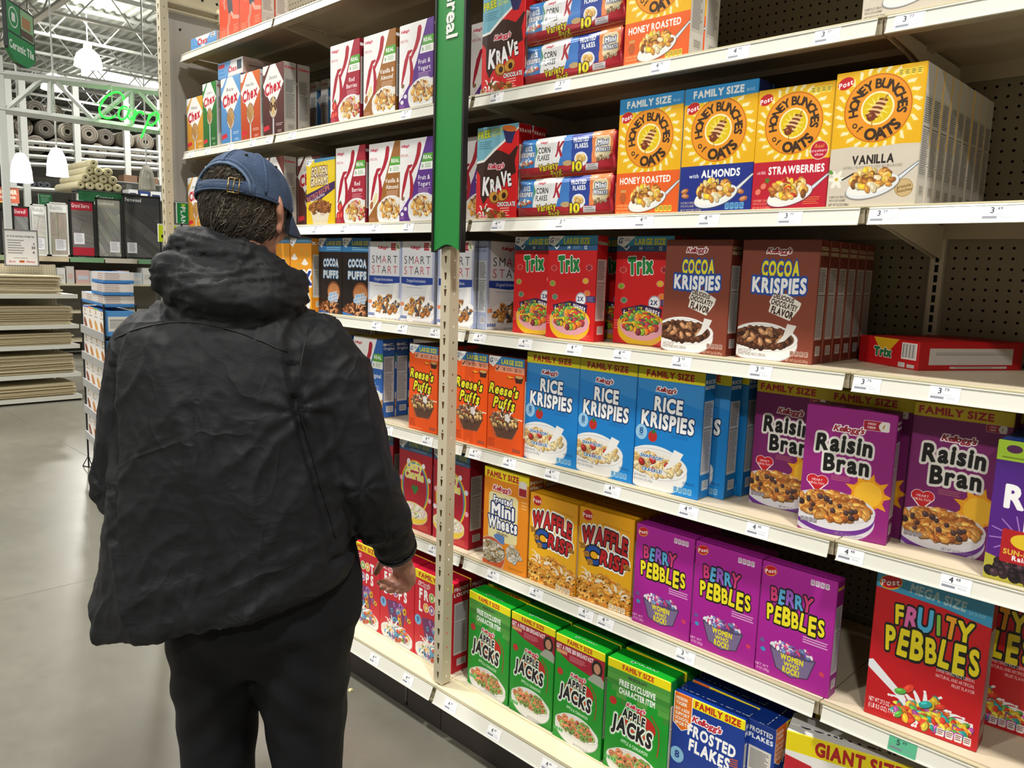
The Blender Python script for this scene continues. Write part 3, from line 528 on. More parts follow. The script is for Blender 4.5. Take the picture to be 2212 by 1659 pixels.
def A_waffle(T, _):
    A = T.A; T.grad(0, 0, 1, A, '#f2a80c', '#f0b81c'); T.ell(.16, .12, .1, .1, '#f0a020'); T.ell(.16, .12, .09, .085, '#c8141e'); T.text('Post', .16, .12, .065, W_, .05, rot=-4); T.text('Naturally & Artificially Flavored', .68, .2, .04, '#b87010', 0, fit=.5, rot=3)
    T.text('WAFFLE', .5, .48, .26, '#c41c24', .12, ((W_, .2), (BK, .08)), arc=.08, fit=.84, rot=2, xs=1); T.text('RISP', .68, .77, .22, '#c41c24', .12, ((W_, .2), (BK, .08)), fit=.5, rot=6); T.text('C', .28, .75, .28, '#1c4ca0', .12, ((BK, .08),), rot=6)
    T.dotty(.5, A - .2, .62, .32, 260, .062, ['#d08828', '#e0a040', '#c0741c', '#e8b458'], 'ring', 4); T.splash(.3, A - .42, .3, 9, 7, '#f2e8d4'); T.splash(.75, A - .3, .3, 8, 9, '#f2e8d4'); nut(T, .62, A - .1, .3, '#6c5020', '#f4ecd8')
    for x, y in ((.07, .65), (.15, .78), (.22, .9), (.88, .8)): T.dotty(x, y, .02, .02, 1, .08, ['#d89438'], 'sq', 2)
def bubbly(T, s, cx, cy, h, cols, fit, arc=0, rot=0, dark=BK):
    n = len(s); 
    for i, ch in enumerate(s): T.text(ch, cx - fit / 2 + fit * (i + .5) / n, cy - arc * math.sin(math.pi * (i + .5) / n) + .012 * (i % 2), h * (1 + .08 * ((i * 7) % 3 - 1)), cols[i % len(cols)], .06, ((dark, .1),), rot=rot + ((i * 5) % 3 - 1) * 4, xs=min(.95, fit / n / h * 1.25))
def A_pebbles(T, v):
    A = T.A
    if v == 'berry':
        T.grad(0, 0, 1, A, '#b0209c', '#a81c94'); post(T, .12, .11, .085); nut(T, .66, .06, .25, '#5c1c54', '#f4e8f4')
        bubbly(T, 'BERRY', .42, .4, .2, ['#d83c7c', '#5cb0e0', '#9c5cc8', '#5cb0e0', '#d83c7c'], .56); bubbly(T, 'PEBBLES', .5, .65, .23, ['#f4e428'], .8)
        T.lines(.62, .83, .96, .93, 3, '#f0d8ec', .8, .1); T.poly([(.2, 1.12), (.8, 1.12), (.72, 1.38), (.5, 1.44), (.3, 1.38)], '#3c3048', grow=.012); T.poly([(.2, 1.12), (.8, 1.12), (.72, 1.38), (.5, 1.44), (.3, 1.38)], '#7c6c94'); T.ell(.5, 1.12, .3, .05, '#584870')
        T.dotty(.5, 1.08, .3, .07, 70, .03, ['#e0c8d8', '#6c84b8', '#f0f0f8', '#c83c6c', '#7c4c9c'], 'flake', 3); T.text('WOMEN', .5, 1.2, .075, '#f0e428', .08, fit=.3); T.text('WHO', .5, 1.285, .055, '#f0e428', .06); T.text('ROCK!', .5, 1.365, .08, '#f0e428', .08, fit=.22)
        for x, y, c in ((.08, 1.08, '#6c5c9c'), (.1, 1.2, '#3c9cd0'), (.9, 1.25, '#d8405c')): T.ell(x, y, .035, .028, c, 20)
        T.text('NET WT', .1, A - .12, .035, '#f0d8ec', .02); T.text('10 OZ (283g)', .12, A - .07, .035, '#f0d8ec', .02, fit=.18)
    else:
        T.rect(0, 0, 1, A, '#c4101c'); T.poly([(0, 0), (1, 0), (1, .3), (.6, .22), (0, .17)], '#3c94bc'); post(T, .13, .09, .1); T.text('MEGA SIZE', .56, .12, .1, '#a8c4c8', .05, rot=6, fit=.5); T.text('27.5 OZ', .88, .2, .03, '#a8c4c8', 0)
        bubbly(T, 'FRUITY', .52, .42, .22, ['#f0dc20', '#e06cb0', '#4cb0dc', '#8cc040', '#f0a428', '#f0dc20'], .68, .02); bubbly(T, 'PEBBLES', .54, .7, .28, ['#f0dc20'], .84)
        for i, t in enumerate(('SWEETENED RICE CEREAL', 'NATURAL AND ARTIFICIAL', 'FRUIT FLAVOR')): T.text(t, .94, .90 + i * .06, .035, '#f4e4e4', .02, al='r', fit=[.34, .34, .2][i])
        T.poly([(0, 1.02), (.04, 1.0), (.35, 1.3), (.42, 1.42), (.36, 1.44), (.28, 1.33), (0, 1.1)], '#eef0f4'); T.splash(.55, 1.42, .4, 26, 5, '#f4f4f8')
        T.dotty(.6, 1.46, .38, .13, 130, .04, ['#e8402c', '#f4c430', '#5cb048', '#f0842c', '#a84c9c', '#2c9c9c', '#f0e048'], 'flake', 6); T.dotty(.5, 1.25, .3, .08, 9, .05, ['#5cb048', '#f4c430', '#2c9c9c', '#e8402c'], 'flake', 8)
        nut(T, .66, A - .13, .3, '#5c1414', '#f4ecec'); T.text('NET WT 27.5 OZ', .04, A - .19, .05, W_, .03, al='l', fit=.2); T.text('(1 LB 11.5 OZ) 779g', .04, A - .12, .05, W_, .03, al='l', fit=.26)
def A_froot(T, _):
    A = T.A; T.grad(0, 0, 1, A, '#c8142c', '#e02434'); famsize(T, .0, .16, '#f4dc14', '#c0281c', fit=.78); kell(T, .26, .25, .3)
    FR = ['#e8603c', '#88b83c', '#f0b030', '#9c6cb0', '#5c9ccc']
    for y, w in ((.44, 'FROOT'), (.68, 'LOOPS')):
        for i, ch in enumerate(w):
            x = .17 + i * .145
            if ch == 'O': T.ell(x, y, .075, .09, W_); T.ell(x, y, .062, .078, FR[(i + int(y * 10)) % 5]); T.ell(x, y, .028, .035, '#f4e8d8')
            else: T.text(ch, x, y, .19, W_, .11, xs=.75)
    T.ell(.1, .98, .09, .1, '#7cb8e4'); T.text('9', .1, .97, .1, '#1c5c98', .04)
    T.poly([(.2, .9), (.5, .85), (.75, 1.0), (.7, 1.3), (.3, 1.3)], '#2c4ca0', a=.55); T.bowl(.5, 1.5, .46, .17, FR + ['#f0e8e0', '#e8603c'], 60, .06, 'ring', body=.4, seed=4); T.dotty(.6, 1.1, .3, .25, 14, .06, FR, 'ring', 3); T.splash(.4, 1.4, .35, 8, 2)
def A_apple(T, v):
    A = T.A; T.grad(0, 0, 1, A, '#12a02c', '#0a9420'); T.rect(0, 0, 1, .13, '#f6e60c'); T.text('FAMILY SIZE', .5, .065, .07, '#c8401c', .07, fit=.5)
    if v == 'a':
        for i in range(12):
            for j in range(7):
                if j < 3 + (i * 5) % 4: T.rect(i / 12, .13 + j * .083, (i + 1) / 12, .13 + (j + 1) * .083, ['#4c9a3c', '#3c8a34', '#5aa444'][(i * 3 + j * 5) % 3])
        T.text('MINECRAFT', .5, .19, .045, '#3c4c3c', .08, fit=.3); T.text('FREE EXCLUSIVE', .5, .3, .085, W_, .08, fit=.58); T.text('CHARACTER ITEM', .5, .42, .085, W_, .08, fit=.58)
    else:
        T.poly([(0, .13), (1, .13), (1, .5), (.6, .45), (.3, .4), (0, .28)], '#a81c34'); T.text('GET A FREE $10 BREAKFAST', .4, .2, .075, W_, .05, fit=.76); T.lines(.3, .28, .65, .38, 4, '#f0c8c8'); T.rect(.03, .25, .25, .31, '#e0a070')
        T.ell(.86, .3, .11, .14, '#2a1a16'); T.ell(.86, .3, .065, .085, '#c89070'); T.poly([(.7, .5), (.8, .4), (.94, .4), (1, .46), (1, .58), (.68, .54)], '#a8b0a0')
    kell(T, .5, .585, .3); T.ell(.52, .84, .3, .2, '#c4241c', -10); T.ell(.56, .98, .2, .12, '#d83c2c', 20)
    T.text('APPLE', .47, .735, .13, BK, .1, ((('#a8e0a8'), .18), (W_, .1)), fit=.36, arc=.01, rot=4); T.text('JACKS', .45, .94, .22, BK, .12, ((('#a8e0a8'), .16), (W_, .1)), fit=.64, rot=5)
    T.ell(.12, .62, .06, .06, '#c8302c'); T.stroke([(.74, .6), (.86, .75), (.88, .95), (.86, 1.15)], .012, '#8c5424'); T.text('APPLE & CINNAMON', .5, 1.17, .055, '#d8f4d8', .04, fit=.44, rot=4, arc=-.02); T.lines(.36, 1.08, .62, 1.12, 1, '#d8f4d8')
    T.bowl(.5, 1.46, .45, .18, ['#e88c60', '#e07850', '#8caa54', '#6c9444', '#f0a070'], 90, .05, 'ring', body=.55, seed=7); T.text('NET WT 19 OZ (1 LB 3 OZ)', .6, A - .05, .035, '#888', .02, fit=.3); nut(T, .03, A - .2, .2, '#0a7018', '#6cc878')
def A_frosted(T, _):
    A = T.A; T.rect(0, 0, 1, A, '#123a98'); T.rect(.28, 0, 1, .13, '#f6e60c'); T.text('FAMILY SIZE', .63, .065, .085, '#c0281c', .08, fit=.62); T.poly([(.02, .0), (.27, .0), (.27, .42), (.14, .5), (.02, .42)], '#f07818', ol=(W_, .01))
    for i, t in enumerate(('MISSION', 'TIGER')): T.text(t, .12, .07 + i * .065, .045, W_, .06, fit=.16)
    for i, t in enumerate(('BUY A BOX', 'SUPPORT', 'SCHOOL', 'SPORTS')): T.text(t, .14, .215 + i * .065, .045, W_, .06, fit=.2)
    kell(T, .5, .27, .4); T.text('FROSTED', .57, .45, .15, W_, .1, fit=.66, rot=3); T.text('FLAKES', .55, .65, .16, W_, .1, fit=.56, rot=3); T.text('OF CORN', .84, .78, .05, W_, .03)
    for i in range(4): T.stroke([(.84, .58 + i * .03), (.94, .56 + i * .03)], .007, '#d86030')
    T.ell(.1, .86, .1, .11, '#8cc4e8'); T.text('8', .1, .85, .1, '#143c8c', .04); T.bowl(.5, 1.35, .45, .2, ['#d8a04c', '#e8b868', '#c08838'], 90, .07, seed=3)
def A_cornflakes(T, _):
    A = T.A; T.rect(0, 0, 1, A, '#f2f0ee'); T.rect(0, 0, 1, .16, '#f0dc10'); T.text('GIANT SIZE', .52, .08, .11, '#b01c1c', .1, fit=.6); T.poly([(0, .2), (.2, .24), (.3, .6), (0, .9)], '#c4202c'); T.text('CORN', .6, .5, .2, '#222', .04); T.text('FLAKES', .6, .76, .2, '#222', .04); T.bowl(.5, 1.2, .44, .2, ['#e0a850', '#d09038'], 80, .07)
def A_orange(T, _):
    A = T.A; T.grad(0, 0, 1, A, '#e8441c', '#f0542c'); T.text('WHEATIES', .5, .2, .17, W_, .08, ((('#1c3c8c'), .08),), fit=.9); T.poly([(.35, .4), (.6, .36), (.66, .7), (.7, 1.0), (.5, 1.05), (.42, .8)], '#4c4a50')
    T.stroke([(.52, 1.03), (.5, 1.18), (.42, 1.3), (.44, 1.45)], .05, '#d08c74'); T.stroke([(.62, 1.0), (.72, 1.1), (.95, 1.14)], .045, '#e0a08c'); T.stroke([(.4, .5), (.25, .7), (.3, .85)], .035, '#c88c78'); T.ell(.48, .3, .07, .09, '#b07860')
    T.lines(.06, A - .2, .35, A - .05, 4, '#ffb090'); T.lines(.7, A - .25, .95, A - .08, 4, '#ffb090')
def A_variety(T, _):
    A = T.A; T.rect(0, 0, 1, A, '#b01828'); P = [(0, '#2c84cc'), (.18, '#f2f2f2'), (.37, '#f4f4f6'), (.57, '#24409c'), (.78, '#ec8a50'), (1, 0)]
    for (x0, c), (x1, _) in zip(P[:-1], P[1:]): T.rect(x0, 0, x1, A - .035, c)
    T.poly([(.5, 0), (.57, 0), (.57, .25), (.43, .25)], '#3c7ccc'); T.rect(0, A - .085, 1, A, '#b01828'); T.poly([(.76, A - .06), (1, A - .15), (1, A), (.6, A)], '#b01828'); T.poly([(.18, .04), (.2, .1), (.185, .2)], '#2c8c4c')
    T.text('RICE', .095, .075, .038, W_, .08, fit=.08); T.text('KRISPIES', .09, .125, .036, W_, .08, ((('#1c3c6c'), .1),), fit=.15); T.dotty(.09, .2, .07, .03, 20, .012, ['#d8b070', '#f0e8e0', '#c85040'], 'ball', 2)
    T.text('CORN', .275, .1, .048, '#222', .03, fit=.13); T.text('FLAKES', .275, .16, .045, '#222', .03, fit=.13); kell(T, .275, .04, .08, ol=()); T.text('K', .45, .1, .12, '#b01830', .04, sl=.35, xs=.7); T.ell(.53, .22, .05, .022, '#c8a878')
    T.text('FROSTED', .67, .05, .034, W_, .09, fit=.15); T.text('FLAKES', .67, .095, .034, W_, .09, fit=.13); T.bowl(.67, .19, .07, .03, ['#d8a04c', '#e8b868'], 16, .015)
    T.rect(.81, .04, .96, .2, '#f0e0b8', r=.03); T.text('Mini', .885, .085, .04, W_, .09, ((('#142c6c'), .12),), fit=.1); T.text('Wheats', .885, .135, .036, W_, .09, ((('#142c6c'), .12),), fit=.14); T.dotty(.88, .21, .07, .02, 8, .02, ['#d8c8a8', '#a88c60'], 'sq', 2)
    T.text('Variety', .33, A - .085, .055, '#e8dc20', .05, ((('#4c1c10'), .1),), rot=-6, fit=.2); T.text('Pack', .42, A - .03, .055, '#e8dc20', .05, ((('#4c1c10'), .1),), rot=-6, fit=.12); T.text('10', .63, A - .07, .075, '#f0e020', .1, ((('#3c1414'), .08),), fit=.09)
    T.rect(.72, A - .08, .85, A - .03, '#d0ccd0'); T.lines(.735, A - .07, .84, A - .04, 2, '#5c5c64')
def A_snack(T, _):
    A = T.A; T.rect(0, 0, 1, A, '#ece6e0')
    for i, c in enumerate(('#3c5cb0', '#f08040', '#6aa848', '#3c5cb0')): T.rect(i / 4, 0, (i + 1) / 4, .012, c); T.rect(i / 4 + .004, .012, (i + 1) / 4 - .005, A, '#f0ece8'); T.ell(i / 4 + .11, .035, .02, .02, '#b88a40'); T.lines(i / 4 + .05, .07, i / 4 + .2, .085, 1, '#444'); T.ell(i / 4 + .12, A - .05, .09, .04, ['#8c4c34', '#c88440', '#d8a050', '#b07030'][i], 30)
# sides and tops
def P_side(T, bg, name=None, pc='#d8d4cc', nc=W_, ol=(), y0=.22, y1=.8):
    A = T.A; T.rect(0, 0, 1, A, bg)
    if name: T.text(name[0], .5, A * .07, .16, nc, .06, ol, fit=.8); 
    if name and len(name) > 1: T.text(name[1], .5, A * .07 + .24, .16, nc, .06, ol, fit=.84)
    T.rect(.1, A * y0, .9, A * y1, pc); T.lines(.16, A * y0 + .1, .84, A * (y0 + .2), 12, '#4c4c50', .8); T.rect(.16, A * (y0 + .22), .84, A * (y0 + .225), BK); T.lines(.16, A * (y0 + .24), .84, A * y1 - .1, 22, '#5c5c60', .7)
    T.rect(.3, A * .85, .85, A * .93, pc); T.lines(.35, A * .86, .8, A * .92, 4, '#555')
def P_top(T, bg, name=None, nc=W_, stripe=None):
    A = T.A; T.rect(0, 0, 1, A, bg)
    if stripe: T.rect(0, A - .03, 1, A, stripe)
    if name: T.text(name, .52, A * .52, .09, nc, .07, ((('#ffffff'), .08),) if nc != W_ else ())
    T.ell(.12, A * .4, .08, .03, W_, 8, .5)
# kind: (w, h, d), painter, variant, side(bg, name), top(bg, name, colour, stripe)
KINDS = {
 'honey_roasted': ((.196, .297, .065), A_honey, 'roasted', ('#dedad2', None, '#cfcac0'), ('#1f93d8',)),
 'honey_almond': ((.196, .297, .065), A_honey, 'almond', ('#1c2f6c', None, '#b8b4ac'), ('#1c2f8c',)),
 'honey_straw': ((.178, .268, .055), A_honey, 'straw', ('#dedad2', None, '#cfcac0'), ('#f0a020',)),
 'honey_van': ((.180, .278, .052), A_honey, 'van', ('#dedad2', None, '#cfcac0'), ('#f0a020',)),
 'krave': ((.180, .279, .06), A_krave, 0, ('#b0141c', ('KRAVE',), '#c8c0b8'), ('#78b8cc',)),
 'variety': ((.35, .112, .19), A_variety, 0, ('#b01828', None), ('#d88a50',)),
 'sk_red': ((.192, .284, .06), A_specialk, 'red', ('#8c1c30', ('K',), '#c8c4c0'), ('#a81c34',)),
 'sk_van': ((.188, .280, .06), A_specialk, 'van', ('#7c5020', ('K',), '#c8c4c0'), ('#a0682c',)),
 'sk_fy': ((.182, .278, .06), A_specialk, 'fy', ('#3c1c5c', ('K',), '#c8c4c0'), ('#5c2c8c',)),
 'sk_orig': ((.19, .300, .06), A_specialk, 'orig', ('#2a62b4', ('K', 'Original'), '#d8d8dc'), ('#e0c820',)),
 'chex_wheat': ((.178, .250, .06), A_chex, 'wheat', ('#dcdad6', ('Chex',), '#c8c8c4', '#c81e30'), ('#e2ac3a',)),
 'chex_corn': ((.142, .296, .06), A_chex, 'corn', ('#dcdad6', ('Chex',), '#c8c8c4', '#c81e30'), ('#2f8a34',)),
 'chex_rice': ((.186, .292, .06), A_chex, 'rice', ('#dcdad6', ('Chex',), '#c8c8c4', '#c81e30'), ('#6ca6dc',)),
 'chex_honey': ((.172, .286, .05), A_chex, 'honey', ('#dcdad6', ('Chex',), '#c8c8c4', '#c81e30'), ('#e0702c',)),
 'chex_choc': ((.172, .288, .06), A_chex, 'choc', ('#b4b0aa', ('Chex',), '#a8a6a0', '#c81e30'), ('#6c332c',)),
 'golden': ((.205, .256, .06), A_golden, 0, ('#e6cc2c', None), ('#4c8cb4',)),
 'kix': ((.165, .299, .07), A_kix, 0, ('#e89420', ('KIX',)), ('#4c7ca0',)),
 'cocoa_puffs': ((.170, .300, .06), A_cocoapuffs, 0, ('#2a1a14', None), ('#3a88c8',)),
 'smart': ((.188, .286, .048), A_smart, 0, ('#a8b4d4', ('SMART', 'START'), '#d4d6dc', '#5c6484'), ('#8c9cc8',)),
 'trix': ((.190, .299, .048), A_trix, 0, ('#c0181c', ('Trix',), '#d0b8b8', '#1f8a3c', ((W_, .1),)), ('#c0181c', 'Trix', '#1f8a3c')),
 'cocoa_krisp': ((.190, .286, .05), A_cocoakrisp, 0, ('#6c2c20', ('COCOA', 'KRISPIES'), '#b8b0ac', '#c8c8a0'), ('#6c2c20',)),
 'reese': ((.156, .303, .06), A_reese, 0, ('#e04c08', None), ('#4c1c10',)),
 'rice_krisp': ((.200, .329, .058), A_ricek, 0, ('#1070b8', ('RICE', 'KRISPIES'), '#c8ccd0'), ('#d8cc1c',)),
 'raisin_fam': ((.188, .318, .07), A_raisin, 'fam', ('#6c1c5c', None), ('#d4bc1c',)),
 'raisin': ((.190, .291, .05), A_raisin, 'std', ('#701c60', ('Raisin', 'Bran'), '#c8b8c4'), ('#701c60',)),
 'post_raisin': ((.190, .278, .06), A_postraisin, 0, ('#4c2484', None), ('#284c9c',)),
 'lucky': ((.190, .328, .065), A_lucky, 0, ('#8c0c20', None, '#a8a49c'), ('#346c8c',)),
 'miniwheat': ((.192, .326, .07), A_miniwheat, 0, ('#c87818', ('Mini', 'Wheats'), '#c8b898'), ('#c8bc1c',)),
 'waffle': ((.190, .280, .06), A_waffle, 0, ('#d08c10', None), ('#e0a010', None)),
 'berry': ((.182, .281, .042), A_pebbles, 'berry', ('#8c1c7c', ('PEBBLES',), '#c8c0c8', '#f4e428'), ('#941c84', None)),
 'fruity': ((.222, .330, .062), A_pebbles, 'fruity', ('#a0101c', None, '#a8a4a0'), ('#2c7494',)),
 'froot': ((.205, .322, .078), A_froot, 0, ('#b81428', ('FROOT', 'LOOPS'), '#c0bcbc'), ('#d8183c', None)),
 'apple_a': ((.200, .326, .072), A_apple, 'a', ('#0a8420', None), ('#10a428', 'JACKS', '#111111')),
 'apple_b': ((.182, .326, .072), A_apple, 'b', ('#0a8420', None), ('#10a428', 'JACKS', '#111111')),
 'frosted': ((.20, .300, .075), A_frosted, 0, ('#123a98', ('FROSTED', 'FLAKES')), ('#123a98', 'FROSTED FLAKES', W_)),
 'corn_giant': ((.30, .330, .09), A_cornflakes, 0, ('#f0e8e0', None), ('#f2f0ee', 'CORN FLAKES', '#222222')),
 'orange': ((.190, .290, .062), A_orange, 0, ('#c8c6c0', None), ('#e8441c',)),
 'snack': ((.78, .165, .175), A_snack, 0, ('#4c8cc8', None), ('#4c8cc8',)),
}
DESC = {}
KY = {'smart': .86, 'trix': .79, 'cocoa_krisp': .9, 'rice_krisp': .95, 'post_raisin': .82, 'waffle': .93, 'fruity': .9, 'froot': .93, 'golden': .72, 'sk_red': .96, 'sk_van': .96, 'sk_fy': .97, 'raisin': .95, 'chex_wheat': .84, 'chex_rice': .9, 'chex_honey': .93, 'chex_choc': .93, 'lucky': .97, 'miniwheat': .96, 'apple_a': .97}
def make_kind(k, res=1500):
    (w, h, d), fn, v, side, top = KINDS[k]
    F = Art(w, h, '#888', res, KY.get(k, 1.)); fn(F, v)
    S = Art(d, h, '#888', res); P_side(S, side[0], side[1], *side[2:])
    Tp = Art(w, d, '#888', res); P_top(Tp, top[0], *(top[1:] if len(top) > 1 else ()))
    H = F.m + Tp.m; Wd = F.n + S.n; im = np.empty((H, Wd, 3), np.float32); im[:] = hexc(top[0])
    im[Tp.m:, :F.n] = F.im; im[Tp.m:, F.n:] = S.im; im[:Tp.m, :F.n] = Tp.im
    a, b = F.n / Wd, F.m / H
    m = print_mat('print_' + k, im, coat=.5 if k == 'variety' else 0., rough=.42)
    bm = bmesh.new(); bmesh.ops.create_cube(bm, size=1); bmesh.ops.scale(bm, vec=(w, d, h), verts=bm.verts); bmesh.ops.translate(bm, vec=(0, d / 2, h / 2), verts=bm.verts)
    if k == 'variety':
        bmesh.ops.subdivide_edges(bm, edges=bm.edges[:], cuts=5, use_grid_fill=True)
        rn = random.Random(3)
        for vv in bm.verts:
            vv.co.y += (rn.random() - .5) * .006; vv.co.z += (rn.random() - .5) * .002
            if abs(abs(vv.co.x) - w / 2) < 1e-4: vv.co.x += (rn.random() - .5) * .004
    bmesh.ops.bevel(bm, geom=bm.edges[:] if k != 'variety' else [e for e in bm.edges if e.calc_face_angle(0) > 1], offset=.0018 if k != 'variety' else .006, segments=1 if k != 'variety' else 2, affect='EDGES', clamp_overlap=True)
    uvl = bm.loops.layers.uv.new()
    for f in bm.faces:
        n = f.normal; ax = max(range(3), key=lambda i: abs(n[i]))
        for l in f.loops:
            c = l.vert.co; u, q, t = (c.x + w / 2) / w, c.z / h, c.y / d
            u, q, t = [min(.999, max(.001, z)) for z in (u, q, t)]
            if ax == 1: l[uvl].uv = ((u if n.y < 0 else 1 - u) * a, q * b)
            elif ax == 0: l[uvl].uv = (a + (t if n.x > 0 else 1 - t) * (1 - a), q * b)
            else: l[uvl].uv = (u * a, b + t * (1 - b))
    me = bpy.data.meshes.new('carton'); bm.to_mesh(me); bm.free(); me.materials.append(m)
    if k == 'variety': me.polygons.foreach_set('use_smooth', [True] * len(me.polygons))
    # the glued tuck flap of the top: a thin card with a slit line
    fm = None
    if k != 'variety':
        mb = MB(); mb.box((-w / 2 + .004, d * .38, 0), (w / 2 - .004, d - .002, .0009)); fm = mb.mesh('top_flap', mat('flap_' + k, tuple(float(x) for x in [srgb(*[q * 255 for q in hexc(top[0])])[i] for i in range(3)]), .4))
    return me, fm
# ------------------------------------------------------------------ placing: a pixel of the photograph meets a real plane
def _ray(x, y): return cf + cr * ((x - 1106) / FPX) - cu * ((y - 829.5) / FPX)
def onX(x, y, X): v = _ray(x, y); return CAMP + v * ((X - CAMP.x) / v.x)
def onY(x, y, Y): v = _ray(x, y); return CAMP + v * ((Y - CAMP.y) / v.y)
def onZ(x, y, Z): v = _ray(x, y); return CAMP + v * ((Z - CAMP.z) / v.z)
# ------------------------------------------------------------------ materials of the building
def nodes(m): return m.node_tree, m.node_tree.nodes, m.node_tree.links
BEIGE = mat('beige_enamel', srgb(206, 196, 170), .38, noise=.03, nscale=3)
BEIGE2 = mat('beige_bead', srgb(196, 186, 152), .35)
DECK = mat('deck_enamel', srgb(176, 164, 138), .4, noise=.05, nscale=5)
CHAN = mat('label_channel', srgb(226, 225, 214), .22, coat=.3)
KICK = mat('kick_brown', srgb(52, 44, 40), .6, noise=.1, nscale=3)
BLACK = mat('black', (.012, .012, .012), .5)
DARK = mat('dark_slot', (.01, .01, .009), .8)
WHITE = mat('white_paint', srgb(225, 226, 222), .5)
STEELW = mat('white_steel', srgb(206, 208, 204), .5)
GREYP = mat('grey_panel', srgb(178, 174, 166), .55)
def dotted(name, col, ax, pitch, rad, rough=.5, stretch=1., off=0., zones=None, stag=False):
    """enamel sheet with a grid of punched holes"""
    m = bpy.data.materials.new(name); m.use_nodes = True; nt, ns, lk = nodes(m); b = ns['Principled BSDF']; b.inputs['Roughness'].default_value = rough
    tc = ns.new('ShaderNodeTexCoord'); sp = ns.new('ShaderNodeSeparateXYZ'); lk.new(tc.outputs['Object'], sp.inputs[0])
    def M(op, a, b_=None, c=None):
        n = ns.new('ShaderNodeMath'); n.operation = op
        for i, v in enumerate((a, b_, c)):
            if v is None: continue
            if hasattr(v, 'is_output'): lk.new(v, n.inputs[i])
            else: n.inputs[i].default_value = v
        return n.outputs[0]
    u, v = sp.outputs[ax[0]], sp.outputs[ax[1]]
    fv = M('DIVIDE', v, pitch[1]); fu = M('DIVIDE', u, pitch[0])
    if stag: fu = M('ADD', fu, M('MULTIPLY', M('FLOOR', fv), .5))
    du = M('MULTIPLY', M('SUBTRACT', M('FRACT', fu), .5), pitch[0] / stretch); dv = M('MULTIPLY', M('SUBTRACT', M('FRACT', fv), .5), pitch[1])
    d = M('SQRT', M('ADD', M('MULTIPLY', du, du), M('MULTIPLY', dv, dv))); k = M('LESS_THAN', d, rad)
    if zones:
        k = M('MULTIPLY', k, M('MULTIPLY', M('GREATER_THAN', v, zones[0]), M('LESS_THAN', v, zones[1])))
    mx = ns.new('ShaderNodeMix'); mx.data_type = 'RGBA'; lk.new(k, mx.inputs[0]); mx.inputs[6].default_value = (*col, 1); mx.inputs[7].default_value = (.006, .006, .005, 1)
    lk.new(mx.outputs[2], b.inputs['Base Color'])
    lk.new(M('MULTIPLY', M('SUBTRACT', 1., k), .5), b.inputs['Specular IOR Level'])
    return m
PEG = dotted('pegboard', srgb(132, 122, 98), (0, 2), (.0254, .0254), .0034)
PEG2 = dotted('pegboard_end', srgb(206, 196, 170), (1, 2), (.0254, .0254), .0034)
DECKH = dotted('punched_deck', srgb(212, 198, 172), (0, 1), (.036, .022), .0024, .4, 2.6, zones=(.012, .10), stag=True)
# ------------------------------------------------------------------ floor: polished concrete slabs
def floor_mat():
    m = bpy.data.materials.new('polished_concrete'); m.use_nodes = True; nt, ns, lk = nodes(m); b = ns['Principled BSDF']
    tc = ns.new('ShaderNodeTexCoord')
    def noise(sc, det, ro=.6):
        n = ns.new('ShaderNodeTexNoise'); n.inputs['Scale'].default_value = sc; n.inputs['Detail'].default_value = det; n.inputs['Roughness'].default_value = ro; lk.new(tc.outputs['Object'], n.inputs['Vector']); return n
    a, c, d = noise(.7, 6), noise(9, 8, .7), noise(160, 3, .8)
    r = ns.new('ShaderNodeValToRGB'); lk.new(a.outputs['Fac'], r.inputs['Fac']); r.color_ramp.elements[0].position = .3; r.color_ramp.elements[1].position = .7
    r.color_ramp.elements[0].color = (*srgb(100, 97, 87), 1); r.color_ramp.elements[1].color = (*srgb(122, 119, 108), 1)
    x = ns.new('ShaderNodeMix'); x.data_type = 'RGBA'; x.blend_type = 'MULTIPLY'; x.inputs[0].default_value = .35; lk.new(r.outputs['Color'], x.inputs[6]); lk.new(c.outputs['Color'], x.inputs[7])
    r2 = ns.new('ShaderNodeValToRGB'); lk.new(c.outputs['Fac'], r2.inputs['Fac']); r2.color_ramp.elements[0].color = (.75, .75, .75, 1); r2.color_ramp.elements[1].color = (1.15, 1.15, 1.15, 1); r2.color_ramp.elements[0].position = .3; r2.color_ramp.elements[1].position = .75; lk.new(r2.outputs['Color'], x.inputs[7])
    r3 = ns.new('ShaderNodeValToRGB'); lk.new(d.outputs['Fac'], r3.inputs['Fac']); r3.color_ramp.elements[0].position = .74; r3.color_ramp.elements[1].position = .80; r3.color_ramp.elements[0].color = (0, 0, 0, 1); r3.color_ramp.elements[1].color = (.35, .35, .33, 1)
    y = ns.new('ShaderNodeMix'); y.data_type = 'RGBA'; y.blend_type = 'ADD'; y.inputs[0].default_value = 1; lk.new(x.outputs[2], y.inputs[6]); lk.new(r3.outputs['Color'], y.inputs[7]); lk.new(y.outputs[2], b.inputs['Base Color'])
    rr = ns.new('ShaderNodeMapRange'); rr.inputs[3].default_value = .24; rr.inputs[4].default_value = .42; lk.new(c.outputs['Fac'], rr.inputs[0]); lk.new(rr.outputs[0], b.inputs['Roughness'])
    bp = ns.new('ShaderNodeBump'); bp.inputs['Strength'].default_value = .06; bp.inputs['Distance'].default_value = .01; lk.new(c.outputs['Fac'], bp.inputs['Height']); lk.new(bp.outputs['Normal'], b.inputs['Normal'])
    return m
FLOOR = floor_mat()
mb = MB(); mb.box((-46, -14, -.2), (8, 22, 0)); fl = tag(mb.obj('floor', FLOOR), kind='structure')
JO = mat('saw_joint', srgb(96, 92, 82), .7)
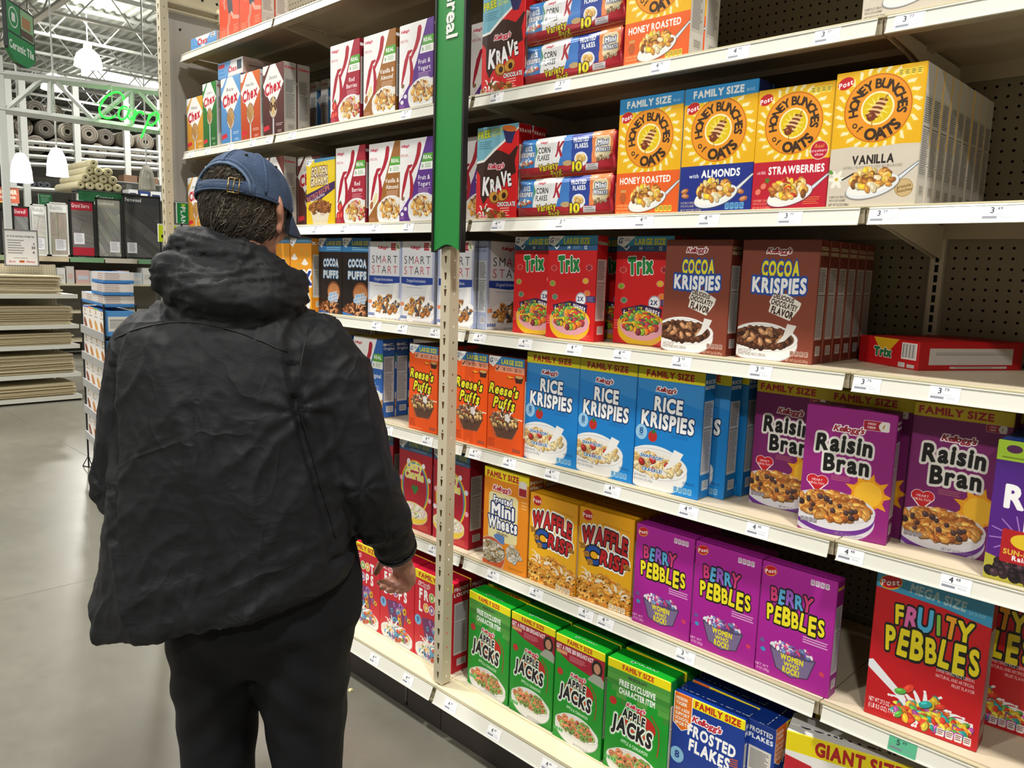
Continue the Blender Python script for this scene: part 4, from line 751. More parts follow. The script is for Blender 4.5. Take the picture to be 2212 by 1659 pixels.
def joint(a, b, w=.006):
    a, b = Vector((*a, 0)), Vector((*b, 0)); d = (b - a).normalized(); n = Vector((-d.y, d.x, 0)) * w / 2
    mb = MB(); mb.add([a - n + Vector((0, 0, .0004)), b - n + Vector((0, 0, .0004)), b + n + Vector((0, 0, .0004)), a + n + Vector((0, 0, .0004))], [(0, 1, 2, 3)])
    mb.obj('slab_joint', JO, fl)
joint((-3.33, -5), (-3.33, -.16), .003); joint((-14, .27), (-3.6, .27)); joint((-9.3, -9), (-9.3, 12)); joint((-14, -3.3), (4, -3.3), .003)
# ------------------------------------------------------------------ the run of shelving
XS = [-3.346, -2.4384, -1.2192, 0., 1.2192]; ZS = [2.5387, 2.0798, 1.7045, 1.3555, .9806, .5987]; ZB = .175; YB = .493
ZNAME = ['top', 'second', 'third', 'fourth', 'fifth', 'sixth']; BNAME = ['far left', 'left', 'middle', 'right']
def slot_face(mb, o, du, dv, w, p, n, hole, every=None, small=None):
    """a strip of n cells (w wide, p tall) each with a punched hole (4 corner points in cell units)"""
    o, du, dv = Vector(o), Vector(du), Vector(dv)
    for i in range(n):
        c = [o + dv * (p * i), o + du * w + dv * (p * i), o + du * w + dv * (p * (i + 1)), o + dv * (p * (i + 1))]
        h = [o + du * a + dv * (p * i + b) for a, b in hole]
        mb.add(c + h, [(0, 1, 5, 4), (1, 2, 6, 5), (2, 3, 7, 6), (3, 0, 4, 7)])
def steel_post(x0, y0, z0, z1, label):
    w, d, p = .043, .038, .0508; n = int((z1 - z0) / p); r = empty('upright_post', (x0 + w / 2, y0 + d / 2, z0), 0, label, 'post', 'punched beige posts of the shelving')
    mb = MB(); X0, Y0 = -w / 2, -d / 2
    slot_face(mb, (X0, Y0, 0), (1, 0, 0), (0, 0, 1), w, p, n, [(.019, .017), (.024, .017), (.0275, .039), (.0155, .039)])
    slot_face(mb, (X0 + w, Y0, 0), (0, 1, 0), (0, 0, 1), d, p, n, [(.017, .022), (.021, .022), (.021, .028), (.017, .028)])
    mb.add([(X0, Y0, 0), (X0, Y0 + d, 0), (X0, Y0 + d, n * p), (X0, Y0, n * p)], [(0, 1, 2, 3)])
    mb.add([(X0, Y0 + d, 0), (X0 + w * .3, Y0 + d, 0), (X0 + w * .3, Y0 + d, n * p), (X0, Y0 + d, n * p)], [(0, 1, 2, 3)])
    mb.add([(X0 + w * .7, Y0 + d, 0), (X0 + w, Y0 + d, 0), (X0 + w, Y0 + d, n * p), (X0 + w * .7, Y0 + d, n * p)], [(0, 1, 2, 3)])
    mb.obj('column', BEIGE, r)
    for k in range(1, n, 3):
        q = MB(); q.box((X0 + .019, Y0 - .0004, k * p + .044), (X0 + .024, Y0 + .0004, k * p + .049)); q.obj('pin_hole', DARK, r)
    return r
steel_post(-1.246, -.100, ZB, 2.85, 'beige punched steel post between the bays, wearing the green aisle sign')
steel_post(-3.390, -.100, ZB, 2.95, 'beige punched steel post at the far left end of the shelving')
# base deck of every bay
PRICES = {}
def tag_mat(txt, green=False):
    if (txt, green) in PRICES: return PRICES[(txt, green)]
    T = Art(.056, .032, '#58b088' if green else '#f6f6f8', 2600); a, b = txt.split('.')
    T.text(a, .34, .17, .21, '#262838', .02, al='c'); T.text(b, .56, .12, .11, '#303244', .01)
    T.lines(.06, .31, .9, .35, 1, '#8a8c98'); T.rect(.06, .38, .5, .47, '#777a86', .8); T.lines(.58, .39, .88, .47, 2, '#8a8c98')
    m = print_mat('tag_' + txt, T.im, .4); PRICES[(txt, green)] = m; return m
TAGME = {}
TAGS = {(1, 0): [(412, 324, '2.98'), (448, 319, '2.98'), (497, 310, '2.98'), (545, 301, '2.98'), (591, 293, '2.98')], (1, 1): [(631, 290, '2.98'), (877, 245, '3.98')],
 (1, 2): [(1072, 213, '4.69'), (1214, 187, '3.89'), (1425, 150, '4.93'), (1594, 117, '4.93'), (1786, 77, '3.77')], (1, 3): [(1965, 30, '3.77')],
 (2, 1): [(682, 493, '3.98'), (744, 491, '3.98'), (812, 490, '3.98'), (882, 489, '3.98')], (2, 2): [(1075, 489, '4.89'), (1215, 487, '3.99'), (1390, 485, '4.93'), (1530, 482, '4.93'), (1705, 477, '3.77')],
 (2, 0): [(417, 497, '2.98')], (2, 3): [(1908, 458, '3.77'), (2155, 455, '3.49')], (3, 1): [(813, 702, '4.48'), (869, 709, '4.48'), (940, 720, '4.49')],
 (3, 2): [(1036, 729, '4.49'), (1134, 741, '4.49'), (1240, 753, '4.49'), (1343, 768, '4.49'), (1472, 780, '3.99'), (1642, 803, '3.99')], (3, 3): [(1868, 828, '3.79'), (2040, 848, '3.79')],
 (4, 1): [(838, 922, '4.48'), (923, 948, '4.48')], (4, 2): [(1026, 976, '4.48'), (1100, 996, '4.48'), (1192, 1022, '4.89'), (1322, 1055, '4.89'), (1487, 1100, '4.89'), (1636, 1141, '4.48')], (4, 3): [(1831, 1190, '4.48'), (2065, 1253, '4.48')],
 (5, 1): [(884, 1163, '4.48'), (936, 1188, '4.48')], (5, 2): [(1065, 1240, '4.48'), (1158, 1278, '4.48'), (1265, 1325, '4.29'), (1308, 1342, '4.29'), (1480, 1413, '3.77')], (5, 3): [(1950, 1602, '5.49')],
 (6, 1): [(808, 1420, '4.89'), (880, 1468, '4.89')], (6, 2): [(972, 1525, '4.89'), (1066, 1582, '4.89'), (1185, 1645, '4.89')]}
def chan(parent, x0, x1, zt, yt, dy, dz, key):
    """slanted label channel with its price tags"""
    L = math.hypot(dy, dz); an = math.atan2(dy, dz)            # leans outwards at the foot
    mb = MB(); mb.box((x0, -.0015, -L), (x1, 0, 0)); mb.box((x0, -.004, -L), (x1, -.0015, -L + .0025)); mb.box((x0, -.0034, -.003), (x1, -.0015, 0))
    c = mb.obj('price_channel', CHAN, parent, loc=(0, yt, zt), rot=(-an, 0, 0))
    for px, py, t in TAGS.get(key, ()):
        q = onY(px, py, yt - dy * .5 - .003); w = .056; gr = t == '5.49'
        k = (t, gr)
        if k not in TAGME: TAGME[k] = flat('price_tag', .056, .032, tag_mat(t, gr))
        x = min(max(q.x - w / 2, x0 + .003), x1 - w - .003)
        link('price_tag', TAGME[k], c, (x, -.0022, -L + .0015 + (L - .035) * .5), None)
def bracket(mb, x, z, dp=.10):
    mb.prism([(YB - .004, z - .012), (.03, z - .012), (.03, z - .030), (.16, z - .030 - dp * .12), (YB - .004, z - dp)], x - .0015, x + .0015)
for bi in range(4):
    x0, x1 = XS[bi] + .0015, XS[bi + 1] - .0015
    for si, z in enumerate(ZS):
        if si == 0 and bi == 3: pass
        r = empty('shelf', ((x0 + x1) / 2, YB, z), 0, f'beige steel shelf, {ZNAME[si]} from above in the {BNAME[bi]} bay of the shelving', 'shelf', 'steel shelves of the cereal aisle')
        ox = -(x0 + x1) / 2; mb = MB(); o = Vector((ox, -YB, -z))
        P = lambda y, zz: (y - YB, zz - z)
        # tray: deck sheet, front box, rear flange
        mb.box((x0 + ox, .010 - YB, -.005), (x1 + ox, -.004, -.003)); mb.prism([P(0.0, z - .004), P(.010, z - .003), P(.032, z - .005), P(.032, z - .036), (.0 - YB, -.036)], x0 + ox, x1 + ox)
        mb.box((x0 + ox, .235 - YB, -.020), (x1 + ox, .265 - YB, -.005)); mb.box((x0 + ox, -.010, -.045), (x1 + ox, -.004, -.005))
        mb.obj('tray', DECK, r)
        # the punched deck sheet itself, in place coordinates so that the holes keep their pitch
        mb = MB(); mb.box((x0 + ox, .012 - YB, -.003), (x1 + ox, -.004, -.0022)); s = mb.obj('deck_sheet', DECKH, r)
        mb = MB(); mb.prism([P(y_, z_) for y_, z_ in ((-.003, z - .006), (-.0045, z - .003), (-.003, z), (.002, z + .0006), (.009, z), (.011, z - .003), (.009, z - .004))], x0 + ox, x1 + ox); mb.obj('front_bead', BEIGE2, r, smooth=True)
        mb = MB()
        for xx in (x0 + .006, x1 - .006): mb2 = MB(); bracket(mb2, xx, z, {2: .095, 1: .10, 0: .12}.get(si, .048)); mb2.v = [(a + ox, b - YB, c - z) for a, b, c in mb2.v]; mb2.obj('bracket', BEIGE, r)
        e = empty('tmp', (0, 0, 0)); bpy.data.objects.remove(e)
        chan(r, x0 + .008 + ox, x1 - .008 + ox, -.0055, -.0045 - YB, .009, .0355, None)
        c = [q for q in r.children if q.name.startswith('price_channel')][0]
        for px, py, t in TAGS.get((si, bi), ()):
            q = onY(px, py, -.012); gr = t == '5.49'; k = (t, gr)
            if k not in TAGME: TAGME[k] = flat('price_tag', .056, .032, tag_mat(t, gr))
            x = min(max(q.x - .028, x0 + .01), x1 - .067) + ox
            link('price_tag', TAGME[k], c, (x, -.0024, -.0345), None)
    # base unit
    r = empty('low_shelf', ((x0 + x1) / 2, YB, 0), 0, f'low cream base deck with brown kick plate of the {BNAME[bi]} bay', 'shelf base', 'base decks of the cereal aisle')
    ox = -(x0 + x1) / 2; mb = MB(); mb.box((x0 + ox, -.034 - YB, ZB - .022), (x1 + ox, 0, ZB - .0045)); mb.obj('base_tray', DECK, r)
    mb = MB(); mb.box((x0 + ox, -.034 - YB, ZB - .0045), (x1 + ox, 0, ZB - .003)); mb.obj('base_deck', dotted('punched_base', srgb(218, 206, 182), (0, 1), (.036, .022), .0024, .4, 2.6, zones=(-.034 - YB + .03, -YB + .09), stag=True) if bi == 0 else bpy.data.materials['punched_base'], r)
    mb = MB(); mb.prism([(-.038 - YB, ZB - .006), (-.108 - YB, ZB - .006), (-.113 - YB, ZB - .003), (-.113 - YB, ZB - .012), (-.038 - YB, ZB - .012)], x0 + ox + (.0 if bi != 2 else .0), x1 + ox); mb.prism([(-.036 - YB, ZB - .006), (-.036 - YB, ZB - .001), (-.0395 - YB, ZB - .001), (-.0395 - YB, ZB - .006)], x0 + ox, x1 + ox); mb.obj('front_apron', mat('cream_deck', srgb(232, 222, 190), .4, noise=.03, nscale=6), r)
    mb = MB(); mb.box((x0 + ox, -.108 - YB, ZB - .075), (x1 + ox, -.1 - YB, ZB - .012)); mb.box((x0 + ox, -.116 - YB, ZB - .066), (x1 + ox, -.108 - YB, ZB - .060)); mb.obj('base_rail', BEIGE2, r)
    mb = MB(); mb.box((x0 + ox, -.088 - YB, 0), (x1 + ox, -.080 - YB, ZB - .06)); mb.obj('kick_plate', KICK, r)
    L = math.hypot(.018, .042); an = math.atan2(.018, .042)
    mb = MB(); mb.box((x0 + ox + .008, -.0015, -L), (x1 + ox - .008, 0, 0)); mb.box((x0 + ox + .008, -.004, -L), (x1 + ox - .008, -.0015, -L + .0025))
    c = mb.obj('price_channel', CHAN, r, loc=(0, -.115 - YB, ZB - .012), rot=(-an, 0, 0))
    for px, py, t in TAGS.get((6, bi), ()):
        q = onY(px, py, -.128); k = (t, False)
        if k not in TAGME: TAGME[k] = flat('price_tag', .056, .032, tag_mat(t))
        link('price_tag', TAGME[k], c, (min(max(q.x - .028, x0 + .01), x1 - .067) + ox, -.0024, -.040), None)
    # back panel
    r = empty('back_panel', ((x0 + x1) / 2, YB + .01, 0), 0, f'punched back panel behind the shelves of the {BNAME[bi]} bay', 'back panel', 'pegboard backs of the shelving')
    zc = [0.18, .62, 1.0, 1.37, 1.72, 2.1, 2.56, 2.9]
    for a, b in zip(zc[:-1], zc[1:]):
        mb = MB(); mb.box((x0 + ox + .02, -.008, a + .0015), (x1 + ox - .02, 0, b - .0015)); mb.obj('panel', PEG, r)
for i, x in enumerate(XS):
    r = empty('rear_upright', (x, YB, 0), 0, f'slotted rear upright carrying shelf brackets at the {["far left end", "far left joint", "joint behind the green sign", "joint right of centre", "right hand end"][i]}', 'upright', 'rear uprights of the shelving')
    mb = MB(); n = 112; w = .034
    slot_face(mb, (-w / 2, -.004, .05), (1, 0, 0), (0, 0, 1), w, .0254, n, [(.0125, .003), (.0215, .003), (.0215, .0215), (.0125, .0215)])
    for s in (-1, 1): mb.box((s * w / 2 - .001, -.004, .05), (s * w / 2 + .001, .02, .05 + n * .0254))
    mb.obj('slotted_face', BEIGE, r); mb = MB(); mb.box((-w / 2 + .001, .012, 0), (w / 2 - .001, .02, 2.9)); mb.obj('channel_back', BLACK, r)
# far left end: grey end panel with the punched beam across the top
r = empty('end_panel', (-3.41, .2, 1.84), 0, 'plain grey end panel at the far left end of the shelving', 'panel')
mb = MB(); mb.box((-.006, -.235, 0), (.0, .32, 1.1)); mb.obj('sheet', GREYP, r)
for a in ((.02, .05), (.25, .05)):
    mb = MB(); mb.lathe([(0, 0), (.006, 0), (.006, .003), (0, .003)], (0, -.2 + a[0], .78 + a[1]), 8, 'x'); mb.obj('rivet', DARK, r)
r = empty('cross_beam', (-3.395, .2, 2.74), 0, 'punched beige beam with end bracket above the grey panel', 'beam')
mb = MB(); mb.box((-.012, -.26, 0), (.0, .3, .034)); mb.box((.0, -.26, .0), (.03, .3, .005)); mb.box((.0, -.26, .034), (.03, .3, .04)); mb.obj('beam_web', BEIGE, r)
mb = MB(); mb.box((-.012, -.26, .05), (.0, .3, .13)); mb.obj('upper_web', BEIGE, r)
for k in range(7): mb = MB(); mb.lathe([(0, 0), (.007, 0), (.007, .001), (0, .001)], (.0, -.22 + k * .075, .09), 8, 'x'); mb.obj('hole', DARK, r)
mb = MB(); mb.box((-.0, .0, -.01), (.05, .05, .06)); mb.obj('bracket', BEIGE, r)
# green aisle sign on the post
r = empty('aisle_sign', (-1.197, -.105, 1.60), 0, 'tall narrow green aisle sign with black edges and white sideways lettering on the post', 'sign')
GR = mat('sign_green', srgb(44, 140, 66), .35); pts = [(-.061, 0.), (-.05, .004), (-.02, .017), (0, .020), (.02, .017), (.05, .004), (.061, 0.)]
mb = MB(); mb.prism([(x, z) for x, z in pts] + [(.061, 1.25), (-.061, 1.25)], -.016, -.010, 1); mb.obj('green_face', GR, r)
mb = MB(); mb.prism([(x * 1.12, z - .004) for x, z in pts] + [(.0685, 1.25), (-.0685, 1.25)], -.010, -.004, 1); mb.box((-.0695, -.02, -.004), (-.061, -.002, 1.25)); mb.box((.061, -.02, -.004), (.0695, -.002, 1.25)); mb.obj('black_frame', mat('sign_black', srgb(26, 27, 26), .4), r)
def letters(txt, parent, name, m, size, loc, rot, ext=.0008, bold=.0, shear=0., sp=1.):
    c = bpy.data.curves.new(name, 'FONT'); c.body = txt; c.size = size; c.extrude = ext; c.offset = bold * size; c.shear = shear; c.space_character = sp; c.resolution_u = 3
    o = bpy.data.objects.new(name, c); COL.objects.link(o); me = bpy.data.meshes.new_from_object(o.evaluated_get(bpy.context.evaluated_depsgraph_get())); bpy.data.objects.remove(o); bpy.data.curves.remove(c)
    me.materials.clear(); me.materials.append(m); o = bpy.data.objects.new(name, me); COL.objects.link(o); o.parent = parent; o.location = loc; o.rotation_euler = rot
    return o
LW = mat('letter_white', srgb(238, 240, 236), .5)
q = onY(972, 72, -.122)
letters('Cereal', r, 'lettering', LW, .069, (-.017, -.0175, q.z + .225 - 1.60 - .055), (R(90), R(90), 0), bold=.022)
# ------------------------------------------------------------------ cartons
def A_lieblue(T, v):
    A = T.A; T.rect(0, 0, 1, A, '#6ca4dc')
    if v == 0: T.poly([(.18, 0), (.78, 0), (.48, A * .9)], '#f4f2f2'); T.text('Chex', .47, A * .4, .11, '#c81e30', .06, sl=.1); T.rect(.78, .0, .96, A * .35, '#d8dce0'); T.lines(.8, .02, .95, .1, 2, '#555'); T.rect(0, A * .62, 1, A * .65, '#4a7cb0')
    else: T.poly([(.55, 0), (1, 0), (1, A), (.4, A)], '#eceaea'); T.rect(.03, A * .12, .28, A * .35, '#d03040'); T.lines(.05, A * .45, .3, A * .9, 2, '#2c84cc'); T.text('Chex', .6, A * .55, .1, '#c81e30', .05); T.rect(.78, .04, .96, A * .7, '#3c4c5c')
def A_lietrix(T, _):
    A = T.A; T.rect(0, 0, 1, A, '#c00c14'); T.poly([(.25, 0), (.68, 0), (.48, A * .6), (.38, A * .5)], '#d8a81c'); T.text('Trix', .42, A * .5, .1, '#1f7a3c', .07, ((W_, .12), ('#222222', .05))); T.rect(.73, A * .08, .97, A * .66, '#e8e4e0')
    for i in range(12): T.rect(.75 + i * .017, A * .12, .75 + i * .017 + (.004 + .006 * (i % 3 == 0)), A * .6, '#333')
    T.rect(.69, A * .78, .8, A * .95, '#c8c4c0'); T.rect(.83, A * .82, .95, A * .94, '#c8c4c0')
KINDS['lie_blue'] = ((.255, .062, .17), A_lieblue, 0, ('#d8c0c0', None, '#c8b0b0'), ('#8ab4dc',))
KINDS['lie_blue_b'] = ((.24, .070, .18), A_lieblue, 1, ('#d0ccc8', None, '#b8b4b0'), ('#8ab4dc',))
KINDS['lie_trix'] = ((.194, .065, .295), A_lietrix, 0, ('#b40c14', None, '#c8c0bc'), ('#b40c14',))
KM = {}
def carton(kind, xl, y, z, rz, label, group=None, name='cereal_box', dims=None):
    if kind not in KM: KM[kind] = make_kind(kind)
    me, fm = KM[kind]; (w, h, d) = KINDS[kind][0]
    c, s = math.cos(rz), math.sin(rz)
    r = empty(name, (xl + c * w / 2, y + s * w / 2, z), rz, label, 'box', group)
    link('carton', me, r)
    if fm: link('top_flap', fm, r, (0, 0, h))
    return r
BACKS = {0: 1, 1: 1, 2: 1, 3: 1, 4: 2, 5: 2, 6: 3}
ORD = ['second', 'third', 'fourth', 'fifth', 'sixth', 'seventh', 'eighth', 'ninth']
def S_(i): return ZB - .003 if i == 6 else ZS[i] - .0022
def row(kind, xl, xr, y, si, label, back=0, group=None, dz=0., yr=None, gap=.003, dx=0., short=None):
    """one facing with its left and right lower front corners; back = cartons behind it"""
    (w, h, d) = KINDS[kind][0]; rz = math.atan2((yr if yr is not None else y) - y, xr - xl)
    xc = (xl + xr) / 2; x = xc - math.cos(rz) * w / 2; yy = y if yr is None else (y + yr) / 2 - math.sin(rz) * w / 2
    carton(kind, x, yy, S_(si) + dz, rz, label, group)
    for i in range(min(back, BACKS[si]) if kind != 'cocoa_krisp' and not (kind == 'honey_van' and si == 2) else back):
        gap = .012 if kind == 'variety' else gap; rn = random.Random(int(x * 997) + i + si * 31)
        if yy + (i + 2) * (d + gap) > YB - .002: break
        carton(kind, xc - w / 2 + dx + (rn.random() - .5) * .001, yy + abs(math.sin(rz)) * w + (i + 1) * (d + gap), S_(si) + dz, 0, f'{ORD[i]} carton back, in line behind the {short or label}', group)
G = 'cereal cartons on the '
# shelf 0 (top)
carton('lie_blue', -3.272, .012, S_(0), R(2), 'small light blue carton lying flat on the top shelf at the far left', None)
row('orange', -2.962, -2.768, .010, 0, 'orange carton with a runner, left one of the pair on the top shelf', 2, 'orange cartons on the top shelf', short='left orange runner carton')
row('orange', -2.766, -2.573, .010, 0, 'orange carton with a runner, right one of the pair on the top shelf', 4, 'orange cartons on the top shelf', short='right orange runner carton')
row('orange', -2.40, -2.21, .22, 0, 'orange carton set far back beside the runner cartons on the top shelf', 2, 'orange cartons on the top shelf', short='set back orange carton')
# shelf 1
row('chex_wheat', -3.334, -3.156, .010, 1, 'yellow carton with white diamond and spoon at the far left of the second shelf', 3, short='yellow diamond carton of the second shelf')
row('chex_corn', -3.150, -3.012, .010, 1, 'green carton with white diamond and red word beside the yellow one', 3, short='green diamond carton')
row('chex_rice', -2.962, -2.774, .010, 1, 'light blue carton with white diamond standing under a lying blue carton', 4, short='light blue diamond carton')
row('chex_honey', -2.770, -2.594, .010, 1, 'orange and red carton with white diamond and spoon', 4, short='orange diamond carton')
row('chex_choc', -2.568, -2.396, .010, 1, 'dark brown carton with white diamond at the left joint of the second shelf', 4, short='brown diamond carton of the second shelf')
carton('lie_blue_b', -2.990, .012, S_(1) + .2935, 0, 'light blue carton lying across the tops of the standing diamond cartons')
for i, px in enumerate((651, 676, 700)):
    q = onY(px, 215, .30); r = carton('chex_rice', 0, 0, S_(1), 0, ['left', 'middle', 'right'][i] + ' one of the shaded cartons turned edge on, set back on the second shelf', 'shaded cartons turned edge on'); r.rotation_euler.z = R(90); r.location = (q.x + .03, .395, S_(1))
row('sk_red', -2.059, -1.844, .010, 1, 'white and red carton with big red letter and berries, second shelf', 4, short='white and red letter carton, second shelf')
row('sk_van', -1.838, -1.633, .010, 1, 'white and tan brown carton with big red letter and almonds, second shelf', 4, short='white and tan letter carton, second shelf')
row('sk_fy', -1.622, -1.433, .010, 1, 'white and purple carton with big red letter left of the green sign, second shelf', 4, short='white and purple letter carton, second shelf')
row('sk_fy', -1.41, -1.228, .15, 1, 'shaded white and purple carton set back behind the green sign, second shelf', 3, short='set back purple carton, second shelf')
row('krave', -1.204, -1.023, .010, 1, 'red and dark brown carton with pale blue corner right of the sign, second shelf', 4, short='red and brown carton, second shelf')
row('variety', -1.018, -.668, .012, 1, 'film wrapped pack of small cartons, lower of the two on the second shelf', 1, short='lower film wrapped pack, second shelf')
row('variety', -1.010, -.665, .008, 1, 'film wrapped pack of small cartons, upper of the two on the second shelf', 1, dz=.114, short='upper film wrapped pack, second shelf')
row('honey_roasted', -.660, -.465, .010, 1, 'yellow and orange carton with spoon beside the wrapped packs, second shelf', 3, short='yellow and orange carton, second shelf')
row('honey_van', -.050, .130, .010, 1, 'cream bottomed carton across the joint on the second shelf', 5, short='cream bottomed carton, second shelf')
# shelf 2
row('chex_wheat', -3.345, -3.167, .010, 2, 'yellow carton with white diamond partly hidden by the man\'s head', 3, short='yellow diamond carton beside the head')
row('chex_corn', -3.150, -3.010, .012, 2, 'green carton with white diamond hidden behind the cap, third shelf', 2, short='green diamond carton, third shelf')
row('chex_rice', -2.962, -2.774, .012, 2, 'light blue carton with white diamond hidden behind the cap, third shelf', 3, short='light blue diamond carton, third shelf')
row('chex_choc', -2.573, -2.401, .010, 2, 'dark brown carton with white diamond beside the cap, third shelf', 3, short='brown diamond carton beside the cap')
row('chex_choc', -2.400, -2.228, .075, 2, 'dark brown carton with white diamond set back beside the yellow one, third shelf', 3, short='set back brown diamond carton')
row('golden', -2.224, -2.018, .010, 2, 'yellow carton with purple band and cup of squares, third shelf', 4, short='yellow carton with purple band')
row('sk_red', -2.014, -1.814, .010, 2, 'white and red carton with big red letter and berries, third shelf', 5, short='white and red letter carton, third shelf')
row('sk_van', -1.790, -1.608, .010, 2, 'white and tan brown carton with big red letter and almonds, third shelf', 4, short='white and tan letter carton, third shelf')
row('sk_fy', -1.610, -1.429, .010, 2, 'white and purple carton with big red letter left of the green sign, third shelf', 4, short='white and purple letter carton, third shelf')
row('sk_fy', -1.42, -1.236, .10, 2, 'shaded white and purple carton set back behind the green sign, third shelf', 4, short='set back purple carton, third shelf')
row('krave', -1.219, -1.031, .010, 2, 'red and dark brown carton with pale blue corner right of the sign, third shelf', 5, short='red and brown carton, third shelf')
row('variety', -1.031, -.674, .010, 2, 'film wrapped pack of small cartons, lower of the two on the third shelf', 1, short='lower film wrapped pack, third shelf')
row('variety', -1.033, -.671, .012, 2, 'film wrapped pack of small cartons, upper of the two on the third shelf', 1, dz=.114, short='upper film wrapped pack, third shelf')
row('honey_roasted', -.666, -.467, .010, 2, 'yellow and orange carton with blue top band and spoon, third shelf', 5, short='yellow and orange carton, third shelf')
row('honey_almond', -.466, -.269, .010, 2, 'yellow and dark blue carton with blue top band and spoon', 5, short='yellow and dark blue carton')
row('honey_straw', -.268, -.092, .010, 2, 'yellow and red carton with strawberries and spoon', 5, short='yellow and red carton')
row('honey_van', -.088, .092, .004, 2, 'yellow and cream carton with white flower across the joint, third shelf', 8, short='yellow and cream carton, third shelf', gap=.001)
# shelf 3
row('kix', -2.53, -2.362, .012, 3, 'orange carton with blue letters, left one, mostly hidden behind the man', 2, short='left orange carton with blue letters')
row('kix', -2.357, -2.192, .012, 3, 'orange carton with blue letters, right one beside the man\'s shoulder', 3, short='right orange carton with blue letters')
row('cocoa_puffs', -2.190, -2.020, .045, 3, 'dark carton with blue top band and white letters, left of the pair', 4, short='left dark carton with white letters')
row('cocoa_puffs', -2.014, -1.852, .045, 3, 'dark carton with blue top band and white letters, right of the pair', 4, short='right dark carton with white letters', yr=.06)
row('smart', -1.849, -1.660, .047, 3, 'white carton with a blue band and cereal bowl, leftmost of the white ones', 6, yr=.061, short='leftmost white carton')
row('smart', -1.656, -1.466, .052, 3, 'white carton with a blue band and cereal bowl, second of the white ones', 6, yr=.056, short='second white carton')
row('smart', -1.440, -1.247, .045, 3, 'white carton with a blue band and cereal bowl, partly hidden by the post', 6, yr=.042, short='white carton behind the post')
r = carton('smart', 0, 0, S_(3), 0, 'shaded white carton right of the post, turned with its narrow edge to the aisle'); r.rotation_euler.z = R(86); r.location = (-1.190, .146, S_(3))
row('trix', -1.101, -.915, .079, 3, 'red carton with green word and fruity bowl, left of the three on the fourth shelf', 5, short='left red fruity carton')
row('trix', -.933, -.742, .048, 3, 'red carton with green word and fruity bowl, middle one standing forward', 0, yr=.041)
for i in range(6): carton('trix', -.905, .135 + i * .052, S_(3), 0, f'{ORD[i]} red fruity carton back, behind the middle forward one') if i else None
row('trix', -.716, -.526, .095, 3, 'red carton with green word and fruity bowl, right one beside the brown cartons', 5, short='right red fruity carton')
row('cocoa_krisp', -.514, -.329, .043, 3, 'brown carton with yellow and white word, left of the pair on the fourth shelf', 6, short='left brown carton')
row('cocoa_krisp', -.311, -.111, .057, 3, 'brown carton with yellow and white word, right of the pair on the fourth shelf', 5, yr=.063, short='right brown carton', gap=.004)
r = carton('lie_trix', 0, 0, S_(3), 0, 'red carton lying on its back on the bare right part of the fourth shelf'); r.rotation_euler.z = R(-30)
c30, s30 = math.cos(R(-30)), math.sin(R(-30)); r.location = (-.093 + c30 * .097, .278 + s30 * .097, S_(3))
# shelf 4
row('sk_orig', -1.93, -1.742, .040, 4, 'blue and white carton with yellow band hidden behind the man\'s arm', 3, short='blue and white carton by the arm')
row('sk_orig', -1.70, -1.545, .165, 4, 'blue and white carton with big red letter set back beside the orange ones', 4, short='set back blue and white carton')
for i, (a, b, y) in enumerate(((-1.543, -1.387, .012), (-1.288, -1.132, .004), (-1.1285, -.9725, .004))):
    row('reese', a, b, y, 4, ['orange carton with yellow script left of the post', 'orange carton with yellow script partly behind the post', 'orange carton with yellow script beside the first blue carton'][i], 6, short=['left', 'middle', 'right'][i] + ' orange carton with yellow script')
row('rice_krisp', -.970, -.774, .014, 4, 'bright blue carton with yellow band, leftmost of three', 6, yr=.024, short='leftmost bright blue carton')
row('rice_krisp', -.774, -.568, .024, 4, 'bright blue carton with yellow band, middle of three', 6, short='middle bright blue carton')
row('rice_krisp', -.566, -.369, .022, 4, 'bright blue carton with yellow band, rightmost of three', 0, yr=.028)
carton('rice_krisp', -.527, .086, S_(4), 0, 'second bright blue carton back, in line behind the rightmost one')
for i in range(2): carton('rice_krisp', -.512, .150 + i * .060, S_(4), 0, f'{ORD[i + 1]} bright blue carton back, in line behind the rightmost one')
carton('rice_krisp', -.485, .30, S_(4), 0, 'shaded bright blue carton set far back beside the purple cartons'); carton('rice_krisp', -.485, .365, S_(4), 0, 'rearmost shaded bright blue carton beside the purple cartons')
row('raisin_fam', -.279, -.091, .129, 4, 'purple carton with yellow band, set back at the left', 3, short='left purple carton with yellow band')
row('raisin_fam', -.090, .097, .121, 4, 'purple carton with yellow band, behind the shorter purple one', 3, short='middle purple carton with yellow band')
row('raisin', -.098, .089, .022, 4, 'bright purple carton without a band, standing forward across the joint', 0, yr=.050)
row('raisin_fam', .101, .289, .103, 4, 'purple carton with yellow band, right one of the three', 4, yr=.114, short='right purple carton with yellow band')
row('post_raisin', .286, .476, .013, 4, 'violet carton with lime green band at the right edge of the photograph', 5, short='violet carton with lime band')
row('post_raisin', .480, .670, .013, 4, 'violet carton with lime green band outside the right edge', 2, short='outer violet carton')
